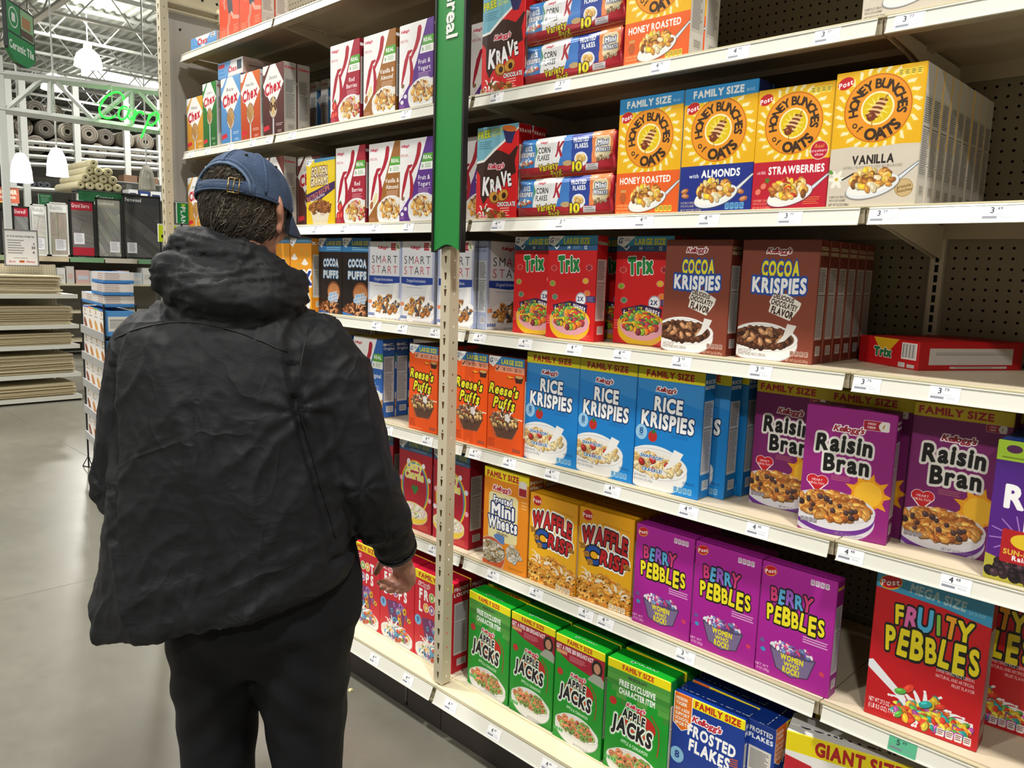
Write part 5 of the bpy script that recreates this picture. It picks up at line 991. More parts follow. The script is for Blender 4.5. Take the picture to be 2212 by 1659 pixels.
# shelf 5
for i, (a, b) in enumerate(((-1.86, -1.67), (-1.632, -1.442), (-1.434, -1.243))):
    row('lucky', a, b, .040, 5, ['red carton with rainbow hidden behind the sleeve', 'red carton with rainbow left of the post', 'red carton with rainbow partly behind the post'][i], 5, short=['hidden', 'left', 'right'][i] + ' red rainbow carton')
row('miniwheat', -1.136, -.944, .006, 5, 'orange carton with yellow band and cream plaque beside the post', 5, yr=.013, short='orange carton with cream plaque')
row('waffle', -.940, -.750, .016, 5, 'yellow carton with red lettering, left of the pair', 5, short='left yellow carton with red lettering')
row('waffle', -.748, -.558, .022, 5, 'yellow carton with red lettering, right of the pair', 5, yr=.032, short='right yellow carton with red lettering')
for i, (a, b) in enumerate(((-.543, -.361), (-.359, -.175), (-.174, .008))):
    row('berry', a, b, .020, 5, ['leftmost', 'middle', 'rightmost'][i] + ' of the three magenta cartons with yellow letters', [6, 1, 0][i], short=['left', 'middle', 'right'][i] + ' magenta carton')
row('fruity', .086, .306, .030, 5, 'large red carton with a light blue band and yellow letters', 0, yr=.046)
carton('fruity', .150, .17, S_(5), R(4), 'second large red carton standing well behind the front one')
# base
for i, (a, b) in enumerate(((-2.06, -1.86), (-1.856, -1.652), (-1.650, -1.446), (-1.444, -1.238))):
    row('froot', a, b, -.028, 6, ['red carton with loops hidden behind the man\'s leg', 'red carton with loops beside the man\'s hip', 'red carton with loops below the man\'s hand', 'red carton with loops partly behind the post'][i], 4, short=['hidden', 'first', 'second', 'third'][i] + ' red loops carton')
row('apple_a', -1.174, -.960, -.019, 6, 'green carton with a blocky dark band, nearest to the post', 4, yr=-.028, short='green carton nearest to the post')
row('apple_b', -.957, -.780, -.029, 6, 'green carton with a red banner, left of the two', 4, short='left green carton with red banner')
row('apple_b', -.768, -.586, -.036, 6, 'green carton with a red banner, right of the two', 4, short='right green carton with red banner')
row('apple_a', -.574, -.374, -.038, 6, 'green carton with a blocky dark band beside the blue carton', 4, yr=-.030, short='green carton beside the blue one')
row('frosted', -.372, -.174, -.014, 6, 'dark blue carton with orange shield and yellow band facing the aisle', 5, yr=-.006, short='dark blue carton facing the aisle')
r = carton('frosted', 0, 0, S_(6) , 0, 'dark blue carton turned sideways, narrow edge to the aisle'); r.rotation_euler.z = R(89); r.location = (-.100, .112, S_(6))
r = carton('frosted', 0, 0, S_(6), 0, 'dark blue carton turned sideways, second one back'); r.rotation_euler.z = R(90); r.location = (-.100, .318, S_(6))
row('corn_giant', -.070, .230, -.015, 6, 'large white carton with yellow band and red letters', 4, yr=.065, short='large white carton with yellow band')
row('corn_giant', .235, .535, .0, 6, 'large white carton with yellow band outside the lower right edge', 3, short='outer large white carton')

# stock hidden behind the man, seen only from a step to the side
for i, (k_, x) in enumerate((('cocoa_puffs', -2.72), ('kix', -2.90), ('smart', -3.10), ('chex_rice', -3.30))):
    row(k_, x, x + KINDS[k_][0][0], .03, 3, ['dark carton with white letters', 'orange carton with blue letters', 'white carton with a blue band', 'light blue carton with white diamond'][i] + ' left of the man on the fourth shelf', 0)
for i in range(4): row('sk_orig', -2.14 - i * .21, -1.95 - i * .21, .04, 4, f'blue and white carton, {["nearest", "second", "third", "farthest"][i]} one left of the man on the fifth shelf', 0, 'blue and white cartons behind the man')
for i in range(4): row('lucky', -2.07 - i * .21, -1.88 - i * .21, .04, 5, f'red rainbow carton, {["nearest", "second", "third", "farthest"][i]} one left of the man on the sixth shelf', 0, 'red rainbow cartons behind the man')
for i in range(4): row('froot', -2.29 - i * .22, -2.09 - i * .22, -.028, 6, f'red loops carton, {["nearest", "second", "third", "farthest"][i]} one left of the man on the base deck', 0, 'red loops cartons behind the man')
# a crumb on the floor by the kick plate and the wire pull hanging on it
q_ = onZ(758, 1493, 0); mb = MB(); mb.prism([(-.008, 0), (.009, 0), (.006, .007), (-.002, .010), (-.009, .005)], -.006, .006); tag(mb.obj('crumb', mat('crumb', srgb(226, 212, 160), .7), loc=(q_.x, q_.y, 0)), 'pale crumb lying on the concrete before the kick plate', 'crumb')
q_ = onY(878, 1498, -.089); mb = MB(); mb.tube([(0, 0, .03), (.001, -.001, 0), (0, 0, -.03)], .0016, 6); w_ = mb.obj('wire_pull', mat('dull_wire', srgb(150, 146, 140), .4, metal=.6), loc=(q_.x, q_.y - .0015, q_.z)); tag(w_, 'short wire pull with a small clip on the brown kick plate', 'wire'); mb = MB(); mb.box((-.004, -.003, -.042), (.004, .001, -.030)); mb.obj('clip', BLACK, w_)
# ------------------------------------------------------------------ the man seen from behind; local x = to the camera's right, y = away from it
from mathutils import noise as _nz
from mathutils.bvhtree import BVHTree
PER = empty('person', (-.846, -.922, 0), R(44.75), 'man seen from behind in black hooded jacket and faded blue cap facing the shelves', 'person')
JM = mat('nylon_black', srgb(20, 22, 26), .66, noise=.06, nscale=5, spec=.34)
def crease_bump(m, stren=.30):
    """fine sharp creases of thin cloth, running slantwise"""
    nt, ns, lk = m.node_tree, m.node_tree.nodes, m.node_tree.links; b = ns['Principled BSDF']; tc = ns.new('ShaderNodeTexCoord'); prev = None
    for rot_, sc, sca, wgt in (((0, R(28), 0), (1.6, 1.6, 4.0), 1.5, 1.), ((0, R(-38), 0), (5.0, 3.0, 1.6), 1.3, 1.), ((0, R(14), R(30)), (9, 9, 22), 1., .22)):
        mp = ns.new('ShaderNodeMapping'); mp.inputs['Rotation'].default_value = rot_; mp.inputs['Scale'].default_value = sc; lk.new(tc.outputs['Object'], mp.inputs[0])
        n = ns.new('ShaderNodeTexNoise'); n.inputs['Scale'].default_value = sca; n.inputs['Detail'].default_value = 3; n.inputs['Distortion'].default_value = .8; lk.new(mp.outputs[0], n.inputs['Vector'])
        a = ns.new('ShaderNodeMath'); a.operation = 'SUBTRACT'; a.inputs[1].default_value = .5; lk.new(n.outputs['Fac'], a.inputs[0]); c = ns.new('ShaderNodeMath'); c.operation = 'ABSOLUTE'; lk.new(a.outputs[0], c.inputs[0])
        d = ns.new('ShaderNodeMath'); d.operation = 'MULTIPLY'; d.inputs[1].default_value = -22.; lk.new(c.outputs[0], d.inputs[0]); e = ns.new('ShaderNodeMath'); e.operation = 'EXPONENT'; lk.new(d.outputs[0], e.inputs[0])
        bp = ns.new('ShaderNodeBump'); bp.inputs['Strength'].default_value = stren * wgt; bp.inputs['Distance'].default_value = .012; mk = ns.new('ShaderNodeTexNoise'); mk.inputs['Scale'].default_value = 5 + 2 * sca; mk.inputs['Detail'].default_value = 1; lk.new(tc.outputs['Object'], mk.inputs['Vector']); mr = ns.new('ShaderNodeMapRange'); mr.inputs[1].default_value = .42; mr.inputs[2].default_value = .66; lk.new(mk.outputs['Fac'], mr.inputs[0]); f = ns.new('ShaderNodeMath'); f.operation = 'MULTIPLY'; lk.new(e.outputs[0], f.inputs[0]); lk.new(mr.outputs[0], f.inputs[1]); lk.new(f.outputs[0], bp.inputs['Height'])
        if prev: lk.new(prev.outputs[0], bp.inputs['Normal'])
        prev = bp
    lk.new(prev.outputs[0], b.inputs['Normal'])
crease_bump(JM)
TM = mat('trouser_black', srgb(19, 20, 24), .75, noise=.2, nscale=4, bump=.1, bscale=60, spec=.25)
SKIN = mat('skin', srgb(196, 140, 116), .5, noise=.10, nscale=22, bump=.12, bscale=90)
DENIM = mat('cap_denim', srgb(66, 82, 108), .8, noise=.22, nscale=26, bump=.3, bscale=240, spec=.2)
DENL = mat('cap_edge', srgb(104, 124, 152), .8, noise=.15, nscale=60)
BRASS = mat('brass', srgb(150, 130, 92), .35, metal=.9)
HAIR = mat('hair_dark', srgb(58, 50, 42), .5, noise=.4, nscale=60, spec=.5); HAIR2 = mat('hair_grey', srgb(118, 110, 96), .45, spec=.5)
SHOE = mat('shoe_black', srgb(16, 16, 17), .45)
def loft(mb, secs, n=28):
    """secs: (centre, half width vector, half depth vector) closed tube of ellipses"""
    vs = []; fs = []
    for c, a, b in secs:
        c, a, b = Vector(c), Vector(a), Vector(b)
        for k in range(n): t = 2 * math.pi * k / n; vs.append(c + a * math.cos(t) + b * math.sin(t))
    for i in range(len(secs) - 1):
        for k in range(n): fs.append([i * n + k, i * n + (k + 1) % n, (i + 1) * n + (k + 1) % n, (i + 1) * n + k])
    fs += [list(range(n))[::-1], [(len(secs) - 1) * n + k for k in range(n)]]
    mb.add(vs, fs)
def limb(mb, pts, rr, n=18, sq=1.):
    """tapering limb with rounded ends"""
    pts = [Vector(p) for p in pts]; P, Q = [], []
    d0 = (pts[0] - pts[1]).normalized(); d1 = (pts[-1] - pts[-2]).normalized()
    for k in (1., .8, .45): P.append(pts[0] + d0 * rr[0] * k); Q.append(rr[0] * math.sqrt(max(.0004, 1 - k * k)))
    P += pts; Q += list(rr)
    for k in (.45, .8, 1.): P.append(pts[-1] + d1 * rr[-1] * k); Q.append(rr[-1] * math.sqrt(max(.0004, 1 - k * k)))
    mb.tube(P, Q, n)
def ball(mb, c, r, n=16):
    prof = [(max(1e-4, math.sin(math.pi * i / 10)), -math.cos(math.pi * i / 10)) for i in range(11)]; q = MB(); q.lathe(prof, n=n)
    q.f += [list(range(n))[::-1], [10 * n + k for k in range(n)]]; q.mi += [0, 0]
    mb.add([(c[0] + v[0] * r[0], c[1] + v[1] * r[1], c[2] + v[2] * r[2]) for v in q.v], q.f)
def solidmesh(mb, name, m, vox, smooth=2, parent=None, disp=None, rel=.6):
    me = mb.mesh(name, m); o = link(name, me)
    md = o.modifiers.new('r', 'REMESH'); md.mode = 'VOXEL'; md.voxel_size = vox; md.use_smooth_shade = True
    if smooth: ms = o.modifiers.new('s', 'SMOOTH'); ms.iterations = smooth; ms.factor = rel
    me2 = bpy.data.meshes.new_from_object(o.evaluated_get(bpy.context.evaluated_depsgraph_get())); me2.name = name
    bpy.data.objects.remove(o); me2.materials.clear(); me2.materials.append(m)
    if disp:
        N = [v.normal.copy() for v in me2.vertices]
        for v, nn in zip(me2.vertices, N):
            d = disp(v.co, nn)
            if d is not None: v.co += d
    me2.polygons.foreach_set('use_smooth', [True] * len(me2.polygons)); me2.update()
    return link(name, me2, parent)
HC = Vector((-.034, .03, 1.655)); PSI = R(12); HF = Vector((math.sin(PSI), math.cos(PSI), 0)); HR_ = Vector((math.cos(PSI), -math.sin(PSI), 0))
PITCH = R(-14); HFt = (HF * math.cos(PITCH) + Vector((0, 0, math.sin(PITCH)))).normalized(); HUt = HR_.cross(HFt).normalized()
def H(r, f, u): return HC + HR_ * r + HFt * f + HUt * u      # head frame: right, forward, up
# ---- body
def hand(mb, W, dirv, side, palmn, curl=.5):
    """palm with four fingers and a thumb; W wrist, dirv towards the knuckles, side = towards the thumb, palmn = where the fingers curl to"""
    W, d, s, p = Vector(W), Vector(dirv).normalized(), Vector(side).normalized(), Vector(palmn).normalized()
    for i, o in enumerate((-.03, -.01, .01, .03)): limb(mb, [W + s * o * .6, W + d * .045 + s * o * .9, W + d * .082 + s * o], [.016, .0165, .0125], 10)
    for i, (o, L, r) in enumerate(((.031, .068, .0088), (.0105, .076, .0090), (-.0105, .070, .0086), (-.031, .055, .0076))):
        k = W + d * .085 + s * o; a = curl * .8
        q1 = k + (d * math.cos(a) + p * math.sin(a)) * L * .45; a2 = a + curl * 1.1; q2 = q1 + (d * math.cos(a2) + p * math.sin(a2)) * L * .32; a3 = a2 + curl * .7; q3 = q2 + (d * math.cos(a3) + p * math.sin(a3)) * L * .25
        limb(mb, [k - d * .02, k, q1, q2, q3], [r * 1.15, r * 1.15, r * 1.05, r, r * .8], 10)
    t0 = W + d * .018 + s * .026; t1 = t0 + (s * .7 + d * .6 + p * .35).normalized() * .036; t2 = t1 + (d * .85 + p * .5 + s * .1).normalized() * .030; t3 = t2 + (d * .8 + p * .6 - s * .1).normalized() * .022
    limb(mb, [t0 - s * .008, t0, t1, t2, t3], [.014, .0145, .0115, .010, .0085], 10)
B = MB()
ball(B, HC + Vector((0, 0, .018)), (.074, .092, .092))
for q, r_ in (((0, .02, -.02), (.066, .078, .08)), ((0, .055, -.075), (.045, .04, .04)), ((0, .085, -.005), (.012, .02, .03)), ((0, .1, -.028), (.014, .016, .012)), ((.0, .084, -.06), (.024, .012, .012)), ((.035, .07, -.03), (.02, .015, .02)), ((-.035, .07, -.03), (.02, .015, .02)), ((0, .075, .03), (.05, .014, .012))):
    ball(B, H(*q), r_, 12)
limb(B, [H(0, -.02, -.06), (-.04, .02, 1.53), (-.045, .01, 1.45)], [.058, .060, .07])
for s in (-1, 1):   # ears: rim, lobe and hollow shell
    for q, r_ in (((s * .080, -.004, -.008), (.008, .013, .028)), ((s * .085, -.016, -.002), (.007, .010, .026)), ((s * .079, .0, -.038), (.007, .010, .014)), ((s * .077, .004, -.020), (.009, .010, .018))): ball(B, H(*q), r_, 10)
SHr, ELr, WRr = Vector((.115, 0, 1.375)), Vector((.212, -.012, 1.105)), Vector((.277, .118, .895))
SHl, ELl, WRl = Vector((-.222, 0, 1.36)), Vector((-.285, .0, 1.075)), Vector((-.20, .215, 1.015))
loft(B, [((-.05, .0, 1.47), (.07, 0, 0), (0, .06, 0)), ((-.052, 0, 1.42), (.16, 0, 0), (0, .085, 0)), ((-.05, 0, 1.33), (.175, 0, 0), (0, .11, 0)), ((-.045, .0, 1.15), (.165, 0, 0), (0, .12, 0)), ((-.02, .0, 1.0), (.17, 0, 0), (0, .13, 0)), ((.0, .0, .9), (.175, 0, 0), (0, .12, 0)), ((.0, 0, .80), (.16, 0, 0), (0, .11, 0))])
for a, b, c in ((SHr, ELr, WRr), (SHl, ELl, WRl)): limb(B, [a, a.lerp(b, .5), b, b.lerp(c, .4), c], [.055, .05, .042, .04, .027])
for s, hx in ((-1, -.098), (1, .088)): limb(B, [(hx, 0, .85), (hx, .0, .65), (hx, -.005, .47), (hx, -.01, .3), (hx, -.01, .12)], [.085, .072, .055, .052, .036]); limb(B, [(hx, -.03, .05), (hx + s * .01, .06, .04), (hx + s * .015, .14, .032)], [.033, .034, .026])
dr = (WRr - ELr).normalized()
hand(B, WRr, dr * .8 + Vector((-.1, .25, -.35)), (-.65, .72, .15), (-.75, -.55, -.1), .75)
hand(B, WRl, (WRl - ELl).normalized(), (.4, -.2, .9), (.8, .4, -.2), .4)
body = solidmesh(B, 'body', SKIN, .0052, 3, PER, rel=.5)
for s in (-1, 1):
    q = MB(); ball(q, H(s * .033, .083, -.005), (.012, .012, .012), 12); q.obj('eye', mat('eye_white', srgb(225, 222, 215), .2), PER, smooth=True)
    q = MB(); q.tube([H(s * .018, .1, .016), H(s * .034, .097, .022), H(s * .05, .086, .016)], [.002, .0035, .0015], 6); q.obj('eyebrow', HAIR, PER, smooth=True)
q = MB(); q.tube([H(-.022, .088, -.06), H(0, .099, -.058), H(.022, .088, -.06)], [.001, .0045, .001], 6); q.obj('mouth', mat('lips', srgb(150, 90, 80), .5), PER, smooth=True)
# ---- trousers
T_ = MB()
loft(T_, [((.012, 0, .98), (.185, 0, 0), (0, .125, 0)), ((.012, -.005, .88), (.198, 0, 0), (0, .14, 0)), ((.008, -.01, .80), (.200, 0, 0), (0, .145, 0)), ((.0, -.005, .74), (.192, 0, 0), (0, .125, 0)), ((-.003, 0, .69), (.178, 0, 0), (0, .10, 0))])
for s, hx in ((-1, -.098), (1, .088)): loft(T_, [((hx + s * .003, -.005, .80), (.098, 0, 0), (0, .125, 0)), ((hx, -.005, .66), (.096, 0, 0), (0, .118, 0)), ((hx + s * .003, 0, .58), (.0865, 0, 0), (0, .105, 0)), ((hx + s * .007, 0, .45), (.077, 0, 0), (0, .095, 0)), ((hx + s * .006, -.01, .3), (.076, 0, 0), (0, .09, 0)), ((hx, -.015, .12), (.083, 0, 0), (0, .092, 0)), ((hx, -.01, .035), (.087, 0, 0), (0, .096, 0))])
def tdisp(c, n):
    f = _nz.noise(Vector((c.x * 9, c.y * 9, c.z * 3.2))) * .010 + _nz.noise(Vector((c.x * 22 + 5, c.y * 22, c.z * 8))) * .004
    # drag lines from the seat to the knees
    k = max(0, 1 - abs(c.z - .66) / .22); w = math.sin((c.z + (c.x if c.x > 0 else -c.x) * 1.1) * 62) * .0035 * k
    return n * (f + w)
solidmesh(T_, 'trousers', TM, .009, 3, PER, tdisp)
for s, hx in ((-1, -.098), (1, .088)):
    q = MB(); limb(q, [(hx, -.055, .055), (hx, .0, .06), (hx + s * .01, .09, .05), (hx + s * .016, .17, .04)], [.045, .05, .05, .036]); q.box((hx - .05, -.10, 0), (hx + .055, .21, .02)); solidmesh(q, 'shoe', SHOE, .007, 2, PER)
# ---- jacket: torso, sleeves, hood folds in one cloth
def hemz(x): return float(np.interp(x, [-.36, -.18, -.036, .075, .158, .215], [.718, .724, .745, .787, .832, .892]))
J = MB(); n = 36; secs = [(1.50, -.045, .060, .0, .060), (1.475, -.048, .105, -.002, .085), (1.445, -.052, .160, -.004, .105), (1.40, -.055, .202, -.006, .130), (1.33, -.052, .222, -.008, .150), (1.24, -.050, .228, -.010, .165), (1.14, -.052, .236, -.012, .172), (1.05, -.056, .247, -.014, .178), (.96, -.060, .256, -.014, .178), (.88, -.064, .262, -.018, .180), (.80, -.066, .268, -.022, .182), (.745, -.068, .270, -.024, .182), (.72, -.068, .262, -.024, .175)]
vs = []; fs = []
for z, cx, a, cy, b in secs:
    for k in range(n):
        t = 2 * math.pi * k / n; ct, st = math.cos(t), math.sin(t); ex = .82
        x = cx + a * abs(ct) ** ex * (1 if ct > 0 else -1); y = cy + b * abs(st) ** ex * (1 if st > 0 else -1)
        zz = z if z > 1.2 else 1.2 - (1.2 - z) * (1.2 - hemz(x) - .47 * max(0, -y)) / (1.2 - .72)
        vs.append((x, y, zz))
for i in range(len(secs) - 1):
    for k in range(n): fs.append([i * n + k, i * n + (k + 1) % n, (i + 1) * n + (k + 1) % n, (i + 1) * n + k])
fs += [list(range(n))[::-1], [(len(secs) - 1) * n + k for k in range(n)]]
J.add(vs, fs)
CUr = WRr - dr * .018
limb(J, [SHr + Vector((.0, 0, -.01)), SHr.lerp(ELr, .3) + Vector((.012, 0, 0)), SHr.lerp(ELr, .65) + Vector((.008, 0, 0)), ELr + Vector((-.006, 0, 0))], [.088, .086, .082, .076])
J.tube([ELr + Vector((-.006, 0, .02)), ELr + (CUr - ELr) * .12, ELr.lerp(CUr, .5), ELr.lerp(CUr, .82), CUr], [.074, .074, .066, .055, .050], 20)
CUl = WRl - (WRl - ELl).normalized() * .01
limb(J, [SHl, SHl.lerp(ELl, .3), SHl.lerp(ELl, .65), ELl], [.085, .084, .080, .076])
J.tube([ELl, ELl.lerp(CUl, .5), CUl], [.072, .064, .05], 20)
# hood lying on the shoulders: a thick drooping roll round the neck, heavy at the back left
def hoodring(c, rx, ry, rz, th, droop, a0, a1, m_=26):
    P = []; Q = []
    for i in range(m_ + 1):
        t = R(a0 + (a1 - a0) * i / m_); back = max(0, -math.sin(t)); left = max(0, -math.cos(t))
        P.append(Vector((c[0] + rx * math.cos(t), c[1] + ry * math.sin(t), c[2] + rz * math.cos(t) - droop * back))); Q.append(th * (.62 + .38 * back + .25 * left) * min(1, .35 + 2.5 * min(i, m_ - i) / m_))
    J.tube(P, Q, 14)
hoodring((-.030, .012, 1.520), .106, .086, -.012, .050, .010, -230, 45)
hoodring((-.035, .004, 1.562), .088, .078, -.026, .036, .0, -225, 20)
hoodring((-.030, -.010, 1.492), .118, .090, -.014, .044, .014, -200, 20)
for p_, r_ in (((-.120, -.03, 1.580), (.050, .05, .036)), ((-.150, -.01, 1.555), (.032, .05, .04)), ((-.13, -.06, 1.515), (.06, .045, .05)), ((-.07, -.085, 1.49), (.09, .035, .035))): ball(J, p_, r_, 14)
def ridge(p, s=1.): return (1 - min(1, abs(_nz.noise(p)) * 2.4)) ** 2.2 + .35
def jdisp(c, nn):
    x, y, z = c; d = -.003
    # long vertical and diagonal drapes
    q = Vector((x * 8 + z * 2.2, y * 4, z * 2.0)); d += (ridge(q) - .6) * .0085
    q = Vector((x * 15 - z * 6, y * 8, z * 7 + 3)); d += (ridge(q) - .6) * .0045
    q = Vector((x * 34 + z * 9, y * 22, z * 30)); d += (ridge(q) - .6) * .0016
    # crumples low on the back: shallow crosswise folds sweeping up to the right
    k = max(0, 1 - abs(z - .86 - .25 * x) / .17)
    d += k * math.sin((z - .55 * x * (1 + .8 * x) + .035 * _nz.noise(Vector((x * 6, 0, z * 7)))) * 105) * .0030
    # hood: horizontal pleats
    if z > 1.44: d += (ridge(Vector((x * 10, y * 10, z * 55))) - .6) * .0055 + (ridge(Vector((x * 60, y * 20, z * 18))) - .6) * .0022
    # creases gathered at the right armpit and elbow
    for cx, cz, w, fr in ((.115, 1.27, .10, 120), (.23, 1.10, .07, 130), (.27, .98, .06, 150), (-.30, 1.08, .09, 120)):
        e = math.hypot(x - cx, z - cz); g = math.exp(-(e / w) ** 2); d += g * math.sin(math.atan2(z - cz, x - cx) * 7 + e * 30) * .0026
    for hx_ in (.128,):      # arm seam hollow between sleeve and back
        if y < .02 and .95 < z < 1.36:
            xs_ = float(np.interp(z, [.95, 1.15, 1.28, 1.36], [.19, .145, .112, .10])); d -= .016 * math.exp(-((x - xs_) / .012) ** 2) * (1 if z < 1.3 else .5)
    if y < .05 and 1.0 < z < 1.34: d -= .012 * math.exp(-((x + .258 - .06 * (1.2 - z)) / .012) ** 2)
    return nn * d
jacket = solidmesh(J, 'jacket', JM, .0058, 4, PER, jdisp, .5)
bvh = BVHTree.FromPolygons([v.co.copy() for v in jacket.data.vertices], [list(p.vertices) for p in jacket.data.polygons])
def onback(x, z, off=.0008):
    h = bvh.ray_cast(Vector((x, -1, z)), Vector((0, 1, 0)))
    return (h[0] - Vector((0, off, 0))) if h[0] else None
def seam(name, pts, rad, m, par=jacket):
    P = [q for q in (onback(x, z) for x, z in pts) if q]
    q = MB(); q.tube(P, rad, 6); return q.obj(name, m, par, smooth=True)
SEAM = mat('seam', srgb(16, 17, 19), .6)
seam('yoke_seam', [(-.27 + .36 * i / 40, 1.372 + .058 * math.sin(math.pi * min(1, (i + 4) / 46))) for i in range(41)], .0016, SEAM)
seam('sleeve_seam', [(float(np.interp(z, [1.0, 1.15, 1.28, 1.42], [.178, .143, .110, .118])), z) for z in np.linspace(1.42, 1.0, 30)], .0016, SEAM)
seam('hem_seam', [(x, hemz(x) + .022) for x in np.linspace(-.33, .18, 40)], .0014, SEAM)
0 and seam('hood_seam', [(-.10 + .004 * math.sin(i), 1.585 - i * .006) for i in range(16)], .0022, SEAM)
P_ = [bvh.ray_cast(Vector((-.05, 1, z)), Vector((0, -1, 0)))[0] for z in np.linspace(.86, 1.46, 24)]
q = MB(); q.tube([p_ + Vector((0, .001, 0)) for p_ in P_ if p_], .004, 6); q.obj('front_zip', SEAM, jacket, smooth=True)
q = MB(); q.tube([CUr - dr * .004, CUr + dr * .006], [.0485, .047], 24, False); q.tube([CUr + dr * .006, CUr - dr * .02], [.047, .043], 24, False); q.obj('cuff', mat('cuff_black', srgb(28, 30, 34), .5), jacket, smooth=True)
# collar of a pale shirt at the right of the neck
q = MB(); q.tube([H(.05, .02, -.115), H(.068, .045, -.118), H(.06, .075, -.125)], [.006, .011, .005], 8); q.obj('shirt_collar', mat('collar_white', srgb(186, 184, 178), .7), PER, smooth=True)
# ---- hair: a shell round the skull and many short strands
def headshell(az, el, k=1.):
    """point on the skull, az from the back (0) to either side, el height angle"""
    ca, sa, ce, se = math.cos(az), math.sin(az), math.cos(el), math.sin(el)
    return H(sa * ce * .077 * k, -.004 - ca * ce * .098 * k, .010 + se * (.100 if el > 0 else .115) * k)
q = MB(); na, ne = 40, 22; g = []
for j in range(ne + 1):
    for i in range(na + 1):
        az = R(-112 + 224 * i / na); top = R(42); side = min(1, abs(az) / R(112))
        bot = R(-50 + 34 * side ** 3 ); el = bot + (top - bot) * j / ne
        g.append(headshell(az, el, 1.045 + .012 * _nz.noise(Vector((az * 5, el * 9, 1)))))
q.add(g, [[j * (na + 1) + i, j * (na + 1) + i + 1, (j + 1) * (na + 1) + i + 1, (j + 1) * (na + 1) + i] for j in range(ne) for i in range(na)])
q.obj('hair', HAIR, PER, smooth=True)
hs = [o for o in PER.children if o.name.startswith('hair')][0]; rn = random.Random(5)
for nm, m_, cnt in (('strands', HAIR, 2600), ('grey_strands', HAIR2, 420)):
    q = MB()
    for _ in range(cnt):
        az = R(rn.uniform(-108, 108)); side = abs(az) / R(112); el = R(rn.uniform(-52 + 34 * side ** 3, 38)); L = rn.uniform(.25, .5); da = rn.uniform(-.35, .25) - .25; de = -rn.uniform(.1, .6)
        P = [headshell(az + da * L * t, el + de * L * t + .03 * math.sin(az * 14 + t * 3), 1.05 + .018 * t + .01 * rn.random()) for t in (0, .5, 1)]
        q.tube(P, [.0009, .0013, .0005], 3, False)
    o = q.obj('strands', m_, hs); o['kind'] = 'stuff'
# ---- cap
def capp(az, el, k=1.):
    ca, sa, ce, se = math.cos(az), math.sin(az), math.cos(el), math.sin(el)
    e = ce ** .82
    return H(sa * e * .088 * k, -.004 - ca * e * .109 * k, .0 + se * .110 * k)
cap = None; na, ne = 72, 24; q = MB(); g = []; keep = []
def capbot(az): return R(2.5 - 2.5 * math.cos(az) )
for j in range(ne + 1):
    for i in range(na):
        az = 2 * math.pi * i / na - math.pi; b = capbot(az); el = b + (R(90) - b) * (j / ne)
        g.append(capp(az, el, 1 + .006 * _nz.noise(Vector((math.cos(az) * 3, math.sin(az) * 3, el * 4))) - .008 * math.exp(-((el - R(8)) / .1) ** 2)))
def arch(az, el): return abs(az) < R(41) and el < R(30) * math.sqrt(max(0, 1 - (az / R(41)) ** 2)) + R(1)
for j in range(ne):
    for i in range(na):
        az = 2 * math.pi * (i + .5) / na - math.pi; b = capbot(az); el = b + (R(90) - b) * (j + .5) / ne
        if not arch(az, el): keep.append([j * na + i, j * na + (i + 1) % na, (j + 1) * na + (i + 1) % na, (j + 1) * na + i])
q.add(g, keep); cap = q.obj('cap', DENIM, PER, smooth=True); md = cap.modifiers.new('t', 'SOLIDIFY'); md.thickness = .0025; md.offset = -1
def capline(name, pts, rad, m, par): q = MB(); q.tube(pts, rad, 6); return q.obj(name, m, par, smooth=True)
capline('arch_binding', [capp(R(-42 + 84 * i / 30), R(30.5) * math.sqrt(max(0, 1 - ((-41 + 82 * i / 30) / 41.01) ** 2)) + R(1), 1.012) for i in range(31)], .0028, DENL, cap)
capline('arch_stitching', [capp(R(-47 + 94 * i / 30), R(36) * math.sqrt(max(0, 1 - ((-46 + 92 * i / 30) / 46.01) ** 2)) + R(2), 1.006) for i in range(31)], .0009, DENL, cap)
for a in (0, 60, -60, 120, -120, 180): capline('panel_seam', [capp(R(a), R(e), 1.004) for e in range(34 if a == 0 else 6, 91, 4)], .0026, DENIM, cap)
for a in (3, -3): capline('panel_stitching', [capp(R(a) / max(.2, math.cos(R(e))), R(e), 1.006) for e in range(36, 84, 3)], .0008, DENL, cap)
for a in (30, -30, 90, -90):
    p_ = capp(R(a), R(52), 1.004); q = MB(); ball(q, p_, (.0035, .0035, .0035), 10); q.obj('eyelet', SEAM, cap, smooth=True)
capline('edge_binding', [capp(R(-180 + i * 6), capbot(R(-180 + i * 6)), 1.0) for i in range(24)], .0022, DENIM, cap); capline('edge_binding', [capp(R(37 + i * 6), capbot(R(37 + i * 6)), 1.0) for i in range(24)], .0022, DENIM, cap)
q = MB(); ball(q, capp(0, R(90), 1.01), (.008, .008, .004), 12); q.obj('button', DENIM, cap, smooth=True)
def band(a0, a1, e0, e1, k, name, m, par, n=20):
    q = MB(); g = []
    for i in range(n + 1):
        az = R(a0 + (a1 - a0) * i / n)
        for el in (e0, (e0 + e1) / 2, e1): g.append(capp(az, R(el), k))
    q.add(g, [[i * 3 + j, i * 3 + j + 1, (i + 1) * 3 + j + 1, (i + 1) * 3 + j] for i in range(n) for j in range(2)])
    o = q.obj(name, m, par, smooth=True); md = o.modifiers.new('t', 'SOLIDIFY'); md.thickness = .002; return o
st = band(-44, 36, .0, 10.5, 1.004, 'strap', DENIM, cap)
for e in (.8, 9.7): capline('strap_stitching', [capp(R(-42 + 2.5 * i), R(e), 1.026) for i in range(31)], .0008, DENL, cap)
st2 = band(28, 47, -.8, 12, 1.02, 'strap_tab', DENIM, cap)
